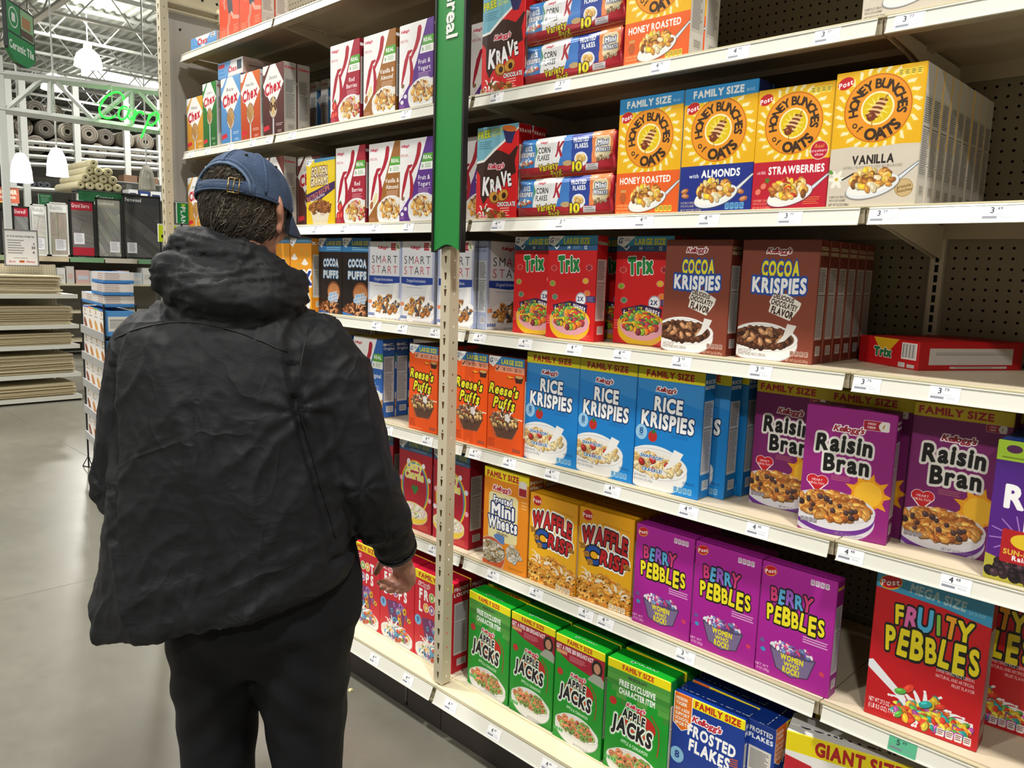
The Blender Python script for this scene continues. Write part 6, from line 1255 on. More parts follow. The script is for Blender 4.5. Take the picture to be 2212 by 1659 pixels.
q = MB(); c4 = [capp(R(a), R(e), 1.045) for a, e in ((17, -1.8), (29, -1.8), (29, 12.4), (17, 12.4))]
for i in range(4): q.tube([c4[i], c4[(i + 1) % 4]], .0016, 8)
q.tube([(c4[0] + c4[1]) / 2, (c4[2] + c4[3]) / 2], .0013, 8); q.obj('buckle', BRASS, cap, smooth=True)
# brim
q = MB(); g = []; ni, nj = 20, 8
for i in range(ni + 1):
    t = -1 + 2 * i / ni; az = R(180) - R(62) * t; base = capp(az, R(8), .99)
    for j in range(nj + 1):
        s_ = j / nj; ext = .074 * math.sqrt(max(0.0, 1 - abs(t) ** 2.6)); p_ = base + HFt * ext * s_ + HUt * (-.030 * s_ * (t * t) - .016 * s_ ** 1.5 - .010 * t * t)
        g.append(p_)
q.add(g, [[i * (nj + 1) + j, i * (nj + 1) + j + 1, (i + 1) * (nj + 1) + j + 1, (i + 1) * (nj + 1) + j] for i in range(ni) for j in range(nj)])
br = q.obj('brim', mat('brim_denim', srgb(44, 58, 82), .8, noise=.2, nscale=26), cap, smooth=True); md = br.modifiers.new('t', 'SOLIDIFY'); md.thickness = .003
# ------------------------------------------------------------------ the rest of the store, seen past the end of the shelving
ROOFZ = 7.4
DECKM = mat('roof_deck', srgb(176, 180, 172), .6, noise=.05, nscale=.6)
mb = MB(); prof = []; y = -12.
while y < 24: prof += [(y, ROOFZ), (y + .07, ROOFZ), (y + .10, ROOFZ + .06), (y + .21, ROOFZ + .06)]; y += .24
top = [(prof[-1][0], ROOFZ + .4), (prof[0][0], ROOFZ + .4)]
vs = [(x, a, b) for x in (-44, 8) for a, b in prof]; n = len(prof)
mb.add(vs, [[i, i + 1, n + i + 1, n + i] for i in range(n - 1)]); mb.box((-44, -12, ROOFZ + .3), (8, 24, ROOFZ + .4))
tag(mb.obj('ceiling', DECKM), kind='structure')
# far walls of the hall
WALLM = mat('hall_wall', srgb(150, 149, 142), .8, noise=.08, nscale=.5)
mb = MB(); mb.box((-44, -12, 0), (-43.7, 24, ROOFZ)); tag(mb.obj('wall_far', WALLM), kind='structure')
mb = MB(); mb.box((-44, 23.7, 0), (8, 24, ROOFZ)); tag(mb.obj('wall_side', WALLM), kind='structure')
mb = MB(); mb.box((-44, -12.3, 0), (8, -12, ROOFZ)); tag(mb.obj('wall_aisle', WALLM), kind='structure')
mb = MB(); mb.box((8, -12, 0), (8.3, 24, ROOFZ)); tag(mb.obj('wall_near', WALLM), kind='structure')
def joist(x, label):
    r = empty('roof_joist', (x, 6, 6.55), 0, label, 'joist', 'white open web roof joists')
    for nm, z in (('bottom_chord', 0), ('top_chord', .72)): q = MB(); q.box((-.05, -18, z), (.05, 18, z + .06)); q.obj(nm, STEELW, r)
    q = MB(); P = [(0, -18 + i * .6, .03 if i % 2 else .75) for i in range(61)]
    for a, b in zip(P[:-1], P[1:]): q.tube([a, b], .016, 4, False)
    q.obj('web', STEELW, r); return r
for i in range(13): joist(-10.5 - i * 2.0, ['nearest', 'second', 'third', 'fourth', 'fifth', 'sixth', 'seventh', 'eighth', 'ninth', 'tenth', 'eleventh', 'twelfth', 'farthest'][i] + ' white open web joist under the roof deck')
for yy, w in ((3.2, 'nearer'), (13., 'farther')):
    r = empty('roof_girder', (-22, yy, 6.1), 0, f'white roof girder running away from the camera, {w} one', 'girder')
    for z in (0, .40): q = MB(); q.box((-20, -.06, z), (20, .06, z + .06)); q.obj('chord', STEELW, r)
    q = MB(); P = [(-20 + i * .8, 0, .03 if i % 2 else .43) for i in range(51)]
    for a, b in zip(P[:-1], P[1:]): q.tube([a, b], .02, 4, False)
    q.obj('web', STEELW, r)
# skylight strip glowing between the joists
a, b = onZ(176, 148, 7.3), onZ(345, 187, 7.3); a2, b2 = onZ(176, 166, 7.3), onZ(345, 205, 7.3)
q = MB(); q.add([(v.x, v.y, 7.3) for v in (a, b, b2, a2)] + [(v.x, v.y, 7.36) for v in (a, b, b2, a2)], [(0, 1, 2, 3), (4, 7, 6, 5), (0, 4, 5, 1), (1, 5, 6, 2), (2, 6, 7, 3), (3, 7, 4, 0)])
SKY = mat('skylight', (.9, .9, .9), .5, emit=(1, .99, .97), estr=2.2); tag(q.obj('skylight', SKY), 'bright white skylight strip in the roof above the hanging lamps', 'skylight')
# high bay lamps: prismatic bell, collar, hanging rod
BELL = mat('lamp_bell', (.95, .95, .93), .3, emit=(1.0, .98, .93), estr=.95); BELLD = mat('lamp_bell_off', srgb(176, 172, 160), .3, alpha=.75); GLOW = mat('lamp_glow', (1, 1, 1), .4, emit=(1, .98, .94), estr=6)
ribs = 24
def highbay(x, y, z, rad, label, m=BELL, group='bell shaped hanging lamps', glow=True):
    r = empty('hanging_lamp', (x, y, z), 0, label, 'lamp', group); s = rad / .3
    q = MB(); q.lathe([(.30 * s, 0), (.315 * s, .01), (.30 * s, .03), (.285 * s, .16), (.24 * s, .28), (.15 * s, .37), (.10 * s, .40)], n=ribs); q.obj('bell_shade', m, r, smooth=True)
    q = MB(); q.lathe([(0.001, .40 * s), (.10 * s, .40 * s), (.09 * s, .48 * s), (.05 * s, .52 * s), (.001, .52 * s)], n=16); q.obj('ballast', mat('ballast_grey', srgb(206, 204, 196), .5), r, smooth=True)
    q = MB(); q.tube([(0, 0, .50 * s), (0, 0, ROOFZ - z + .02)], .012, 6); q.obj('rod', STEELW, r)
    if glow: q = MB(); q.lathe([(.001, .12 * s), (.06 * s, .15 * s), (.07 * s, .26 * s), (.001, .33 * s)], n=12); q.obj('bulb', GLOW, r, smooth=True)
    return r
LN = ['glowing bell lamp below the roof right of the green hanging sign', 'glowing bell lamp beside the green hanging sign', 'glowing bell lamp low over the flooring displays, right one', 'glowing bell lamp low over the flooring displays, left one']
LN2 = ['bell lamp above the cereal aisle, over the camera', 'bell lamp above the cereal aisle, beyond the man', 'bell lamp above the main cross aisle', 'bell lamp above the floor before the sample boards', 'bell lamp behind the camera to the right', 'bell lamp behind the camera', 'bell lamp left of the camera', 'bell lamp far to the left, out of view', 'bell lamp above the aisle behind the shelving', 'bell lamp above the sample boards']
for i, (x, y, z, rad, p_) in enumerate(LAMPS):
    highbay(x, y, z + .03, rad, LN[i] if i < 4 else LN2[i - 4])
q_ = onX(318, 412, -13.0); highbay(q_.x, q_.y, q_.z, .13, 'dim bell lamp hanging in front of the blue boxes behind the post', BELLD, glow=False)
# white overhead truss carrying the neon word
def pipe(par, name, a, b, w, m=STEELW): q = MB(); q.tube([a, b], w, 4); return q.obj(name, m, par)
XT = -12.0; o = onX(100, 240, XT); r = empty('sign_truss', (XT, o.y, o.z), 0, 'white overhead truss frame carrying the green neon word', 'truss')
T = lambda x, y: tuple(onX(x, y, XT) - Vector((XT, o.y, o.z)))
for a, b in (((-60, 152), (420, 208)), ((-60, 228), (420, 294))): pipe(r, 'chord', T(*a), T(*b), .055)
for a, b in (((15, 236), (90, 172)), ((108, 173), (108, 249)), ((120, 175), (203, 260)), ((203, 260), (285, 195)), ((285, 195), (285, 272)), ((300, 197), (380, 285)), ((-50, 160), (10, 235))): pipe(r, 'brace', T(*a), T(*b), .035)
for x in (-1, 352): q = MB(); a = onX(x, 170, XT); q.box((-.04, a.y - o.y - .04, -o.z), (.04, a.y - o.y + .04, a.z - o.z + .3)); q.obj('column', STEELW, r)
# neon word
XN = -11.8; NEO = mat('neon_green', (.02, .6, .05), .4, emit=(.02, 1.0, .035), estr=2.2); o2 = onX(250, 240, XN)
r = empty('neon_sign', tuple(o2), 0, 'glowing green neon script word hanging from the white truss', 'neon sign')
strokes = [[(267, 217), (266, 208), (258, 200), (246, 200), (232, 207), (221, 220), (215, 234), (217, 246), (226, 254), (238, 255), (250, 250)], [(276, 233), (268, 230), (259, 236), (256, 250), (262, 258), (272, 254), (278, 240), (279, 236), (276, 252), (283, 257), (291, 248)],
 [(293, 236), (290, 250), (288, 262), (292, 250), (300, 242), (307, 242), (309, 248)], [(324, 246), (316, 270), (305, 298)], [(319, 262), (326, 248), (336, 243), (342, 248), (338, 262), (328, 270), (321, 268)], [(344, 262), (354, 258), (358, 250), (352, 246), (345, 254), (347, 270), (358, 272), (366, 264)], [(380, 228), (372, 262), (376, 276), (386, 272)], [(366, 246), (390, 250)]]
def spline(P, k=5):
    out = []
    for i in range(len(P) - 1):
        p0, p1, p2, p3 = [Vector((*P[max(0, min(len(P) - 1, i + j))], 0)) for j in (-1, 0, 1, 2)]
        for t in [s / k for s in range(k)]: out.append(.5 * (2 * p1 + (p2 - p0) * t + (2 * p0 - 5 * p1 + 4 * p2 - p3) * t * t + (3 * p1 - p0 - 3 * p2 + p3) * t ** 3))
    return out + [Vector((*P[-1], 0))]
for s_, nm in zip(strokes, ('letter', 'letter', 'letter', 'letter', 'letter', 'letter', 'letter', 'letter_bar')):
    q = MB(); q.tube([onX(p.x, p.y, XN) - o2 for p in spline(s_)], .014, 8); q.obj(nm, NEO, r, smooth=True)
q = MB(); a = onX(205, 240, XN) - o2; q.tube([a + Vector((-.04, 0, .12)), a + Vector((-.04, 1.9, .02))], .012, 5)
for k_ in (.25, 1.0, 1.7): q.tube([a + Vector((-.04, k_, .1)), a + Vector((-.04, k_, .42)), a + Vector((-.20, k_, .42))], .010, 5)
q.obj('mounting_bar', STEELW, r)
gl = bpy.data.lights.new('neon_light', 'POINT'); gl.energy = 2.0; gl.color = (.1, 1, .15); gl.shadow_soft_size = .4; go = bpy.data.objects.new('neon_light', gl); go.location = o2 + Vector((.4, .2, 0)); COL.objects.link(go)
# hanging ceramic tile sign, seen at a raking angle
F = CAMP + _ray(75, 95) * 7.0; u_ = _ray(850, 560); u_ = Vector((u_.x, u_.y, 0)).normalized()
zt = F.z + (38 - 95) * -7.0 / FPX; zb = F.z - (158 - 95) * 7.0 / FPX; hh = zt - zb; L_ = .52
TS = Art(L_, hh, '#2e8a4e', 1200); A_ = TS.A; TS.rect(0, 0, 1, A_, '#2c3432'); TS.rect(.03, .03, .47, A_ * .50, '#2f8f52'); TS.ell(.25, A_ * .25, .16, .16, '#e8f0e8', ring=.02); TS.rect(.19, A_ * .18, .31, A_ * .32, '#e8f0e8')
TS.rect(.5, .03, .97, A_ * .50, '#8fb88a'); TS.rect(.56, A_ * .14, .86, A_ * .32, '#b08058'); TS.rect(.5, A_ * .36, .95, A_ * .48, '#5c4a40'); TS.rect(.03, A_ * .53, .97, A_ * .97, '#2f8f52'); TS.text('Ceramic Tile', .5, A_ * .70, .13, '#f0f4ee', .05, fit=.86)
tsm = print_mat('tile_sign_print', TS.im, .5)
r = empty('hanging_sign', tuple(F - u_ * L_ + Vector((0, 0, zb - F.z))), math.atan2(u_.y, u_.x), 'green hanging shop sign with a round emblem, a picture and white lettering, top left', 'sign')
q = MB(); nseg = 16; P = [(0, hh)] + [(L_ * i / nseg, .11 * (abs(2 * i / nseg - 1)) ** 2.2) for i in range(nseg + 1)] + [(L_, hh)]
me = bpy.data.meshes.new('sign_board'); nP = len(P); vv = [(x, 0, z) for x, z in P] + [(x, .03, z) for x, z in P]
me.from_pydata(vv, [], [list(range(nP)), [nP + i for i in range(nP)][::-1]] + [[(i + 1) % nP, i, nP + i, nP + (i + 1) % nP] for i in range(nP)]); me.materials.append(tsm); uv = me.uv_layers.new()
for p_ in me.polygons:
    for li, vi in zip(p_.loop_indices, p_.vertices): uv.data[li].uv = (vv[vi][0] / L_, vv[vi][2] / hh)
link('sign_board', me, r)
for x in (.08, L_ - .08): pipe(r, 'hanger', (x, .015, hh), (x, .015, ROOFZ - zb - .1), .004, BLACK)
# ---- flooring sample displays on the gondola across the main aisle
XD = -13.0
def wood(name, cs, planks=True, ang=45, pitch=.14):
    m = bpy.data.materials.new(name); m.use_nodes = True; nt, ns, lk = nodes(m); b = ns['Principled BSDF']; b.inputs['Roughness'].default_value = .5
    tc = ns.new('ShaderNodeTexCoord'); mp = ns.new('ShaderNodeMapping'); mp.inputs['Rotation'].default_value = (R(ang), 0, 0); lk.new(tc.outputs['Object'], mp.inputs[0])
    br_ = ns.new('ShaderNodeTexBrick'); sx = ns.new('ShaderNodeSeparateXYZ'); cx = ns.new('ShaderNodeCombineXYZ'); lk.new(mp.outputs[0], sx.inputs[0]); lk.new(sx.outputs[1], cx.inputs[0]); lk.new(sx.outputs[2], cx.inputs[1]); lk.new(cx.outputs[0], br_.inputs[0])
    br_.inputs['Scale'].default_value = 1; br_.inputs['Brick Width'].default_value = pitch * 5; br_.inputs['Row Height'].default_value = pitch; br_.inputs['Mortar Size'].default_value = .004; br_.inputs['Color1'].default_value = (*cs[0], 1); br_.inputs['Color2'].default_value = (*cs[1], 1); br_.inputs['Mortar'].default_value = (*[c * .5 for c in cs[0]], 1)
    nz = ns.new('ShaderNodeTexNoise'); nz.inputs['Scale'].default_value = 6; nz.inputs['Detail'].default_value = 8; m2 = ns.new('ShaderNodeMapping'); m2.inputs['Scale'].default_value = (1, .6, 7); lk.new(mp.outputs[0], m2.inputs[0]); lk.new(m2.outputs[0], nz.inputs[0])
    mx = ns.new('ShaderNodeMix'); mx.data_type = 'RGBA'; mx.blend_type = 'OVERLAY'; mx.inputs[0].default_value = .7; lk.new(br_.outputs['Color'] if planks else br_.outputs['Color'], mx.inputs[6]); lk.new(nz.outputs['Color'], mx.inputs[7])
    hs_ = ns.new('ShaderNodeHueSaturation'); hs_.inputs['Saturation'].default_value = .55; lk.new(mx.outputs[2], hs_.inputs['Color']); lk.new(hs_.outputs[0], b.inputs['Base Color']); return m
BOARDS = [(4, 27, 452, 546, ('#3c3430', '', '#cfc6ba'), (srgb(120, 102, 86), srgb(90, 76, 64)), 'dark framed brown sample board at the left'),
 (31, 71, 446, 548, ('#c01c38', 'Silverwolf', '#f0e0e0'), (srgb(150, 150, 148), srgb(128, 128, 128)), 'grey patterned sample board with a red header, left one'),
 (72, 107, 442, 549, ('#ecece8', 'Nebula', '#b0b0ac'), (srgb(205, 198, 188), srgb(190, 184, 174)), 'pale marble sample board with a white header'),
 (108, 153, 438, 551, ('#ececea', 'Baltic', '#b8b8b4'), (srgb(176, 156, 130), srgb(152, 130, 104)), 'white framed light wood sample board'),
 (154, 210, 434, 554, ('#b81c38', 'Grand Sierra', '#f0dede'), (srgb(122, 112, 104), srgb(104, 96, 90)), 'taupe sample board with a red header and red foot strip'),
 (211, 268, 429, 555, ('#a09a8e', 'Sandwood', '#dcd8d0'), (srgb(160, 158, 148), srgb(128, 126, 118)), 'light grey herringbone sample board'),
 (269, 352, 423, 558, ('#3c3c40', 'Fernwood', '#e4e4e4'), (srgb(92, 88, 84), srgb(62, 60, 60)), 'large dark grey diagonal plank sample board beside the post')]
for i, (x0, x1, y0, y1, hd, cs, lab) in enumerate(BOARDS):
    a, b = onX(x0, y1, XD), onX(x1, y1 + .5, XD); tp = onX((x0 + x1) / 2, y0, XD).z; w, h = b.y - a.y - .02, tp - 1.545
    r = empty('sample_board', (XD, a.y, 1.545), 0, lab, 'sample board', 'flooring sample boards'); fr = MB()
    for bx in (((-.02, 0, 0), (.02, .02, h)), ((-.02, w - .02, 0), (.02, w, h)), ((-.02, 0, 0), (.02, w, .025)), ((-.02, 0, h - .02), (.02, w, h))): fr.box(*bx)
    fr.obj('frame', mat('frame_black', srgb(32, 31, 32), .5) if i not in (2, 3) else WHITE, r)
    q = MB(); q.box((-.018, .02, .025), (.004, w - .02, h - .15)); q.obj('sample_panel', wood(f'sample_{i}', cs, ang=(0, 60, 10, 90, 20, 58, 38)[i], pitch=(.12, .1, .3, .13, .3, .085, .16)[i]), r)
    HD = Art(w - .04, .13, hd[0], 500); (HD.text(hd[1], .04, HD.A * .45, .06 / (w - .04) if w < .6 else .1, hd[2], .04, al='l', fit=min(.8, .055 * len(hd[1]) * (.6 / w))) if hd[1] else None)
    me = flat('header', w - .04, .13, print_mat(f'header_{i}', HD.im, .5)); link('header', me, r, (.006, .02, h - .15), (0, 0, R(90)))
    LC_ = Art(.16, .18, '#eceaf0', 500); LC_.lines(.1, .1, .9, 1.0, 6, '#70707c'); me = flat('label_card', .15, .17, bpy.data.materials.get('label_card_print') or print_mat('label_card_print', LC_.im, .5)); link('label_card', me, r, (.008, (w - .19) if i in (1, 2, 3, 5) else .05, .09 if i != 4 else .2), (0, 0, R(90)))
    if i == 4: q = MB(); q.box((.004, .02, .025), (.008, w - .02, .15)); q.obj('foot_strip', mat('red_strip', srgb(176, 28, 52), .5), r)
a, b = onX(-20, 545, XD), onX(360, 570, XD)
r = empty('display_shelf', (XD, a.y, 1.52), 0, 'long shelf under the flooring sample boards with coloured label strips', 'shelf'); Lw = b.y - a.y
q = MB(); q.box((-.5, 0, 0), (.10, Lw, .02)); q.obj('shelf_board', BEIGE, r)
for i, c in enumerate(((150, 170, 130), (206, 190, 160), (120, 160, 120), (196, 188, 172), (110, 152, 116))): q = MB(); q.box((.10, Lw * i / 5 + .01, -.055), (.106, Lw * (i + 1) / 5 - .01, .02)); q.obj('label_strip', mat(f'strip_{i}', srgb(*c), .5), r)
q = MB(); q.box((-.5, 0, -1.5), (-.45, Lw, -.05)); q.obj('back_board', mat('dull_back', srgb(120, 118, 110), .7), r)
for z in (-.42, -.85, -1.3): q = MB(); q.box((-.45, 0, z), (.10, Lw, z + .03)); q.obj('lower_board', BEIGE, r)
rn = random.Random(11); WB = [mat(f'carton_white_{i}', srgb(*c), .6) for i, c in enumerate(((214, 212, 208), (196, 192, 186), (206, 170, 164), (190, 198, 206)))]
y_ = a.y + .1; k = 0
names = ['first', 'second', 'third', 'fourth', 'fifth', 'sixth', 'seventh', 'eighth', 'ninth', 'tenth', 'eleventh', 'twelfth', 'thirteenth', 'fourteenth', 'fifteenth', 'sixteenth', 'seventeenth', 'eighteenth', 'nineteenth', 'twentieth']
while y_ < b.y - .2 and k < 19:
    w = rn.uniform(.10, .24); h = rn.uniform(.12, .27)
    bb = empty('small_carton', (XD - .02, y_, 1.13), 0, f'small pale carton under the sample boards, {names[k]} from the left', 'carton', 'small pale cartons under the sample boards')
    q = MB(); q.box((-.15, 0, 0), (.10, w, h)); q.obj('carton', WB[k % 4], bb); q = MB(); q.box((.10, .02, h * .3), (.102, w - .02, h * .6)); q.obj('label', WB[(k + 1) % 4], bb)
    y_ += w + rn.uniform(.0, .03); k += 1
# green department sign and cream rolls above the boards
p0, p1 = onX(171, 432, XD - .2), onX(268, 441, XD - .2); w = p1.y - p0.y; h = .15
SG = Art(w, h, '#2a7848', 600); SG.text('Carpet', .56, SG.A * .55, SG.A * .4, '#dce8dc', .04); r = empty('department_sign', tuple(p0), 0, 'long green sign with a white word above the sample boards', 'sign')
link('sign_face', flat('sign_face', w, h, print_mat('carpet_sign_print', SG.im, .5)), r, (.01, 0, 0), (0, 0, R(90))); q = MB(); q.box((-.03, 0, 0), (.008, w, h)); q.obj('sign_box', mat('green_box', srgb(38, 104, 62), .5), r)
q = MB(); q.box((-.03, .0, -.05), (.0, w * .4, -.005)); q.obj('lower_strip', WHITE, r)
q = MB(); q.box((-.34, -.02, h), (.02, w + .25, h + .02))
for yy in (.0, w - .02): q.box((-.33, yy, -p0.z + 1.54), (-.31, yy + .02, h)); q.box((-.33, yy, h - .03), (.0, yy + .02, h))
q.obj('roll_tray', mat('tray_grey', srgb(96, 96, 92), .6), r)
CRM = mat('cream_roll', srgb(226, 216, 178), .8, noise=.06, nscale=9); CRD = mat('roll_core', srgb(176, 160, 120), .8)
def roll(c, rad, L, m, mc, label, group, spiral=True):
    r = empty('carpet_roll', tuple(c), 0, label, 'carpet roll', group); q = MB(); q.lathe([(rad * .25, 0), (rad * .6, .012), (rad * .95, .0), (rad, -.02), (rad, -L), (rad * .5, -L)], n=18, ax='x'); q.obj('roll', m, r, smooth=True)
    q = MB(); q.lathe([(rad * .27, .002), (rad * .2, -.05), (.001, -.05)], n=12, ax='x'); q.obj('core', mc, r)
    for k_ in (.5, .75): q = MB(); q.lathe([(rad * k_, .0125 - .01 * abs(k_ - .6)), (rad * (k_ + .04), .0145 - .01 * abs(k_ - .6))], n=18, ax='x'); q.obj('winding', mc, r)
    return r
CRZ = p0.z + .15 + .02
CR = [(176, 381, 7), (193, 385, 9), (179, 394, 8), (209, 394, 8), (227, 389, 10), (250, 392, 10), (198, 404, 9), (219, 407, 8), (240, 408, 9), (262, 411, 8), (182, 411, 8), (254, 376, 0)]
for i in range(13):
    ly = 0 if i < 5 else 1 if i < 9 else 2 if i < 12 else 3; k_ = i - (0, 5, 9, 12)[ly]; rr = .067
    roll((XD - .23 + .02 * (i % 3), p0.y + .04 + k_ * .137 + ly * .0685, CRZ + rr + ly * .119), rr, 1.1, CRM, CRD, f'cream carpet roll, {names[k_]} from left, {["bottom", "second", "third", "top"][ly]} layer above green sign', 'cream carpet rolls')
# racks with carpet rolls behind
XR = -15.5
r = empty('roll_rack', (XR, 0, 0), 0, 'tall white steel rack holding carpet rolls behind the sample boards', 'rack')
for x in (22, 52, 166, 273, 345): a = onX(x, 300, XR); q = MB(); q.box((-.05, a.y - .05, 0), (.05, a.y + .05, 4.6)); q.obj('rack_post', STEELW, r)
for (x0, y0), (x1, y1) in (((-10, 300), (345, 330)), ((-10, 314), (345, 342)), ((-10, 332), (345, 356)), ((-10, 352), (345, 366)), ((20, 405), (172, 414)), ((262, 385), (345, 388))): q = MB(); q.tube([onX(x0, y0, XR) - Vector((XR, 0, 0)), onX(x1, y1, XR) - Vector((XR, 0, 0))], .035, 4); q.obj('rack_beam', STEELW, r)
for (x0, y0), x1 in (((30, 345), 150), ((60, 352), 210), ((150, 358), 300), ((240, 350), 345)): a = onX(x0, y0, XR); b = onX(x1, y0 - 40, XR - 3); q = MB(); q.tube([a - Vector((XR, 0, 0)), b - Vector((XR, 0, 0))], .025, 4); q.obj('arm', STEELW, r)
GRL = [mat('grey_roll_a', srgb(138, 130, 118), .85, noise=.1, nscale=6), mat('grey_roll_b', srgb(108, 102, 94), .85, noise=.1, nscale=6), mat('grey_roll_c', srgb(160, 152, 138), .85, noise=.1, nscale=6)]; RCD = mat('roll_core_dark', srgb(66, 60, 54), .9)
ORR = names + ['twenty first', 'twenty second', 'twenty third', 'twenty fourth', 'twenty fifth', 'twenty sixth']
k = 0
for row_, (z, y0, cnt) in enumerate(((3.50, 1.55, 11), (3.80, 1.72, 10), (4.10, 1.90, 4))):
    for i in range(cnt):
        rr = .160 if (i + row_) % 3 else .168
        roll((XR - .08 - .05 * ((i * 3 + row_) % 4), y0 + i * .345, z), rr, 4., GRL[(i + row_) % 3], RCD, f'long grey brown carpet roll, {names[i]} from left, {["bottom", "middle", "top"][row_]} layer on high rack', 'grey carpet rolls on the high rack')
q = MB(); q.box((XR - 4.2, 1.2, 3.29), (XR - .04, 5.6, 3.325)); q.box((XR - 4.2, 1.2, 2.68), (XR - .04, 2.85, 2.71)); q.box((XR - .04, 3.4, 2.62), (XR + .9, 5.6, 2.635)); q.box((XR - .04, 3.4, 2.95), (XR + .35, 5.6, 2.965)); rk = [o for o in COL.objects if o.name == 'roll_rack'][0]; q.obj('rack_deck', mat('rack_deck', srgb(150, 150, 146), .6), rk).location = (-XR, 0, 0)
for i, (x, y) in enumerate([(55, 394), (72, 394), (90, 393), (104, 396)]): roll(Vector((XR - .06, onX(x, y, XR).y, 2.80)), .062, 1.5, mat('slate_roll', srgb(84, 88, 94), .85), RCD, f'slate grey carpet roll above the left boards, {names[i]} from the left', 'slate carpet rolls')
a, b = onX(-40, 440, -19.9), onX(420, 440, -19.9); q = MB(); q.box((-20.0, a.y, 0), (-19.9, b.y, 3.95)); tag(q.obj('partition_wall', mat('partition_grey', srgb(128, 127, 122), .8, noise=.12, nscale=.8)), 'tall grey partition wall behind the carpet racks', 'partition')
for i, (x0, x1, c, lab) in enumerate(((270, 292, (206, 208, 212), 'white and navy carton on the rack right of the cream rolls'), (293, 316, (44, 66, 122), 'blue carton on the rack under the dim lamp'), (317, 342, (212, 214, 216), 'white carton on the rack beside the post'))):
    a, b = onX(x0, 430, XR + .6), onX(x1, 431, XR + .6); r = empty('rack_carton', (XR + .8, a.y, 2.636), 0, lab, 'carton'); q = MB(); q.box((-.3, 0, 0), (0, b.y - a.y - .02, .16)); q.obj('carton', mat(f'rc_{i}', srgb(*c), .5), r); q = MB(); q.box((0, .02, .05), (.002, (b.y - a.y) - .05, .10)); q.obj('label', mat('navy', srgb(36, 50, 84), .5) if i != 1 else WHITE, r)
for i, (x0, x1, y0) in enumerate(((268, 300, 384), (302, 345, 384))): a, b = onX(x0, y0, XR + .3), onX(x1, y0, XR + .3); r = empty('brown_carton', (XR + .3, a.y, 2.966 - .03), 0, ['left', 'right'][i] + ' brown carton on the upper rack beam', 'carton'); q = MB(); q.box((-.3, 0, .03), (0, b.y - a.y - .03, .16)); q.obj('carton', mat('brown_card', srgb(120, 92, 70), .7), r)
# small green notice and the orange hardwood sign on the left
def board(name, px, X, bg, texts, label, th=.02, res=500, stand=None):
    a, b, c = onX(px[0], px[3], X), onX(px[2], px[3], X), onX(px[0], px[1], X); w, h = b.y - a.y, c.z - a.z
    Z = Art(w, h, bg, res)
    for t in texts: t(Z)
    r = empty(name, (X, a.y, a.z), 0, label, 'sign'); link('sign_face', flat('sign_face', w, h, print_mat('print_' + name + str(px[0]), Z.im, .5)), r, (.002, 0, 0), (0, 0, R(90)))
    q = MB(); q.box((-th, 0, 0), (0, w, h)); q.obj('backing', WHITE, r)
    if stand: q = MB(); q.box((-th - .02, w * .46, -a.z + stand[0]), (-th, w * .54, 0)); q.box((-th - .1, w * .3, -a.z + stand[0]), (.1, w * .7, -a.z + stand[0] + .015)); q.obj('stand', BLACK, r)
    return r, w, h
board('notice', (84, 418, 113, 441), XD - .3, '#1f7040', [lambda Z: Z.text('SAVINGS', .5, .15, .12, '#cfe0cf', .03, fit=.7), lambda Z: Z.lines(.2, .3, .85, .7, 3, '#cfe0cf')], 'small dark green notice above the pale board', stand=(1.54,))
board('hardwood_sign', (-12, 402, 42, 436), XD + .4, '#9c4a30', [lambda Z: Z.text('BORDER', .55, .2, .2, '#d8d2b8', .06, fit=.7), lambda Z: Z.text('HARDWOOD', .5, .45, .11, '#e8d8c8', .04, fit=.7), lambda Z: Z.rect(0, Z.A - .05, .6, Z.A, '#d8b040')], 'rust brown sign with pale lettering at the left edge', stand=(0,))
# ---- gondola end with stacks of tan sheets
XL = -8.65; y0_, y1_ = -1.4, 1.06
r = empty('sheet_rack', (XL, y1_, 0), 0, 'white and beige shelf rack with stacks of tan sheets across the main aisle', 'rack')
zsh = [.06, .305, .61, .825, 1.145]
for z in zsh: q = MB(); q.box((-.55, y0_ - y1_, z - .03), (0, 0, z)); q.obj('rack_shelf', mat('rack_white', srgb(222, 222, 216), .4), r); q = MB(); q.box((0, y0_ - y1_, z - .04), (.012, 0, z + .004)); q.obj('shelf_edge', CHAN, r)
q = MB(); q.box((-.50, y0_ - y1_, -.0), (-.02, -.0, .03)); q.obj('rack_base', KICK, r)
q = MB(); q.box((-.56, y0_ - y1_, .03), (-.55, -.12, 1.45)); q.obj('rack_back', PEG2, r)
q = MB(); slot_face(q, (-.55, -.10, .03), (0, 1, 0), (0, 0, 1), .05, .0254, 56, [(.018, .004), (.03, .004), (.03, .021), (.018, .021)]); q.obj('rack_upright', BEIGE, r)
q = MB(); q.box((-.57, y0_ - y1_, 1.30), (-.53, -.05, 1.45)); q.obj('top_panel', PEG2, r)
TAN = [mat('tan_sheet_a', srgb(222, 208, 172), .8), mat('tan_sheet_b', srgb(196, 180, 144), .8)]
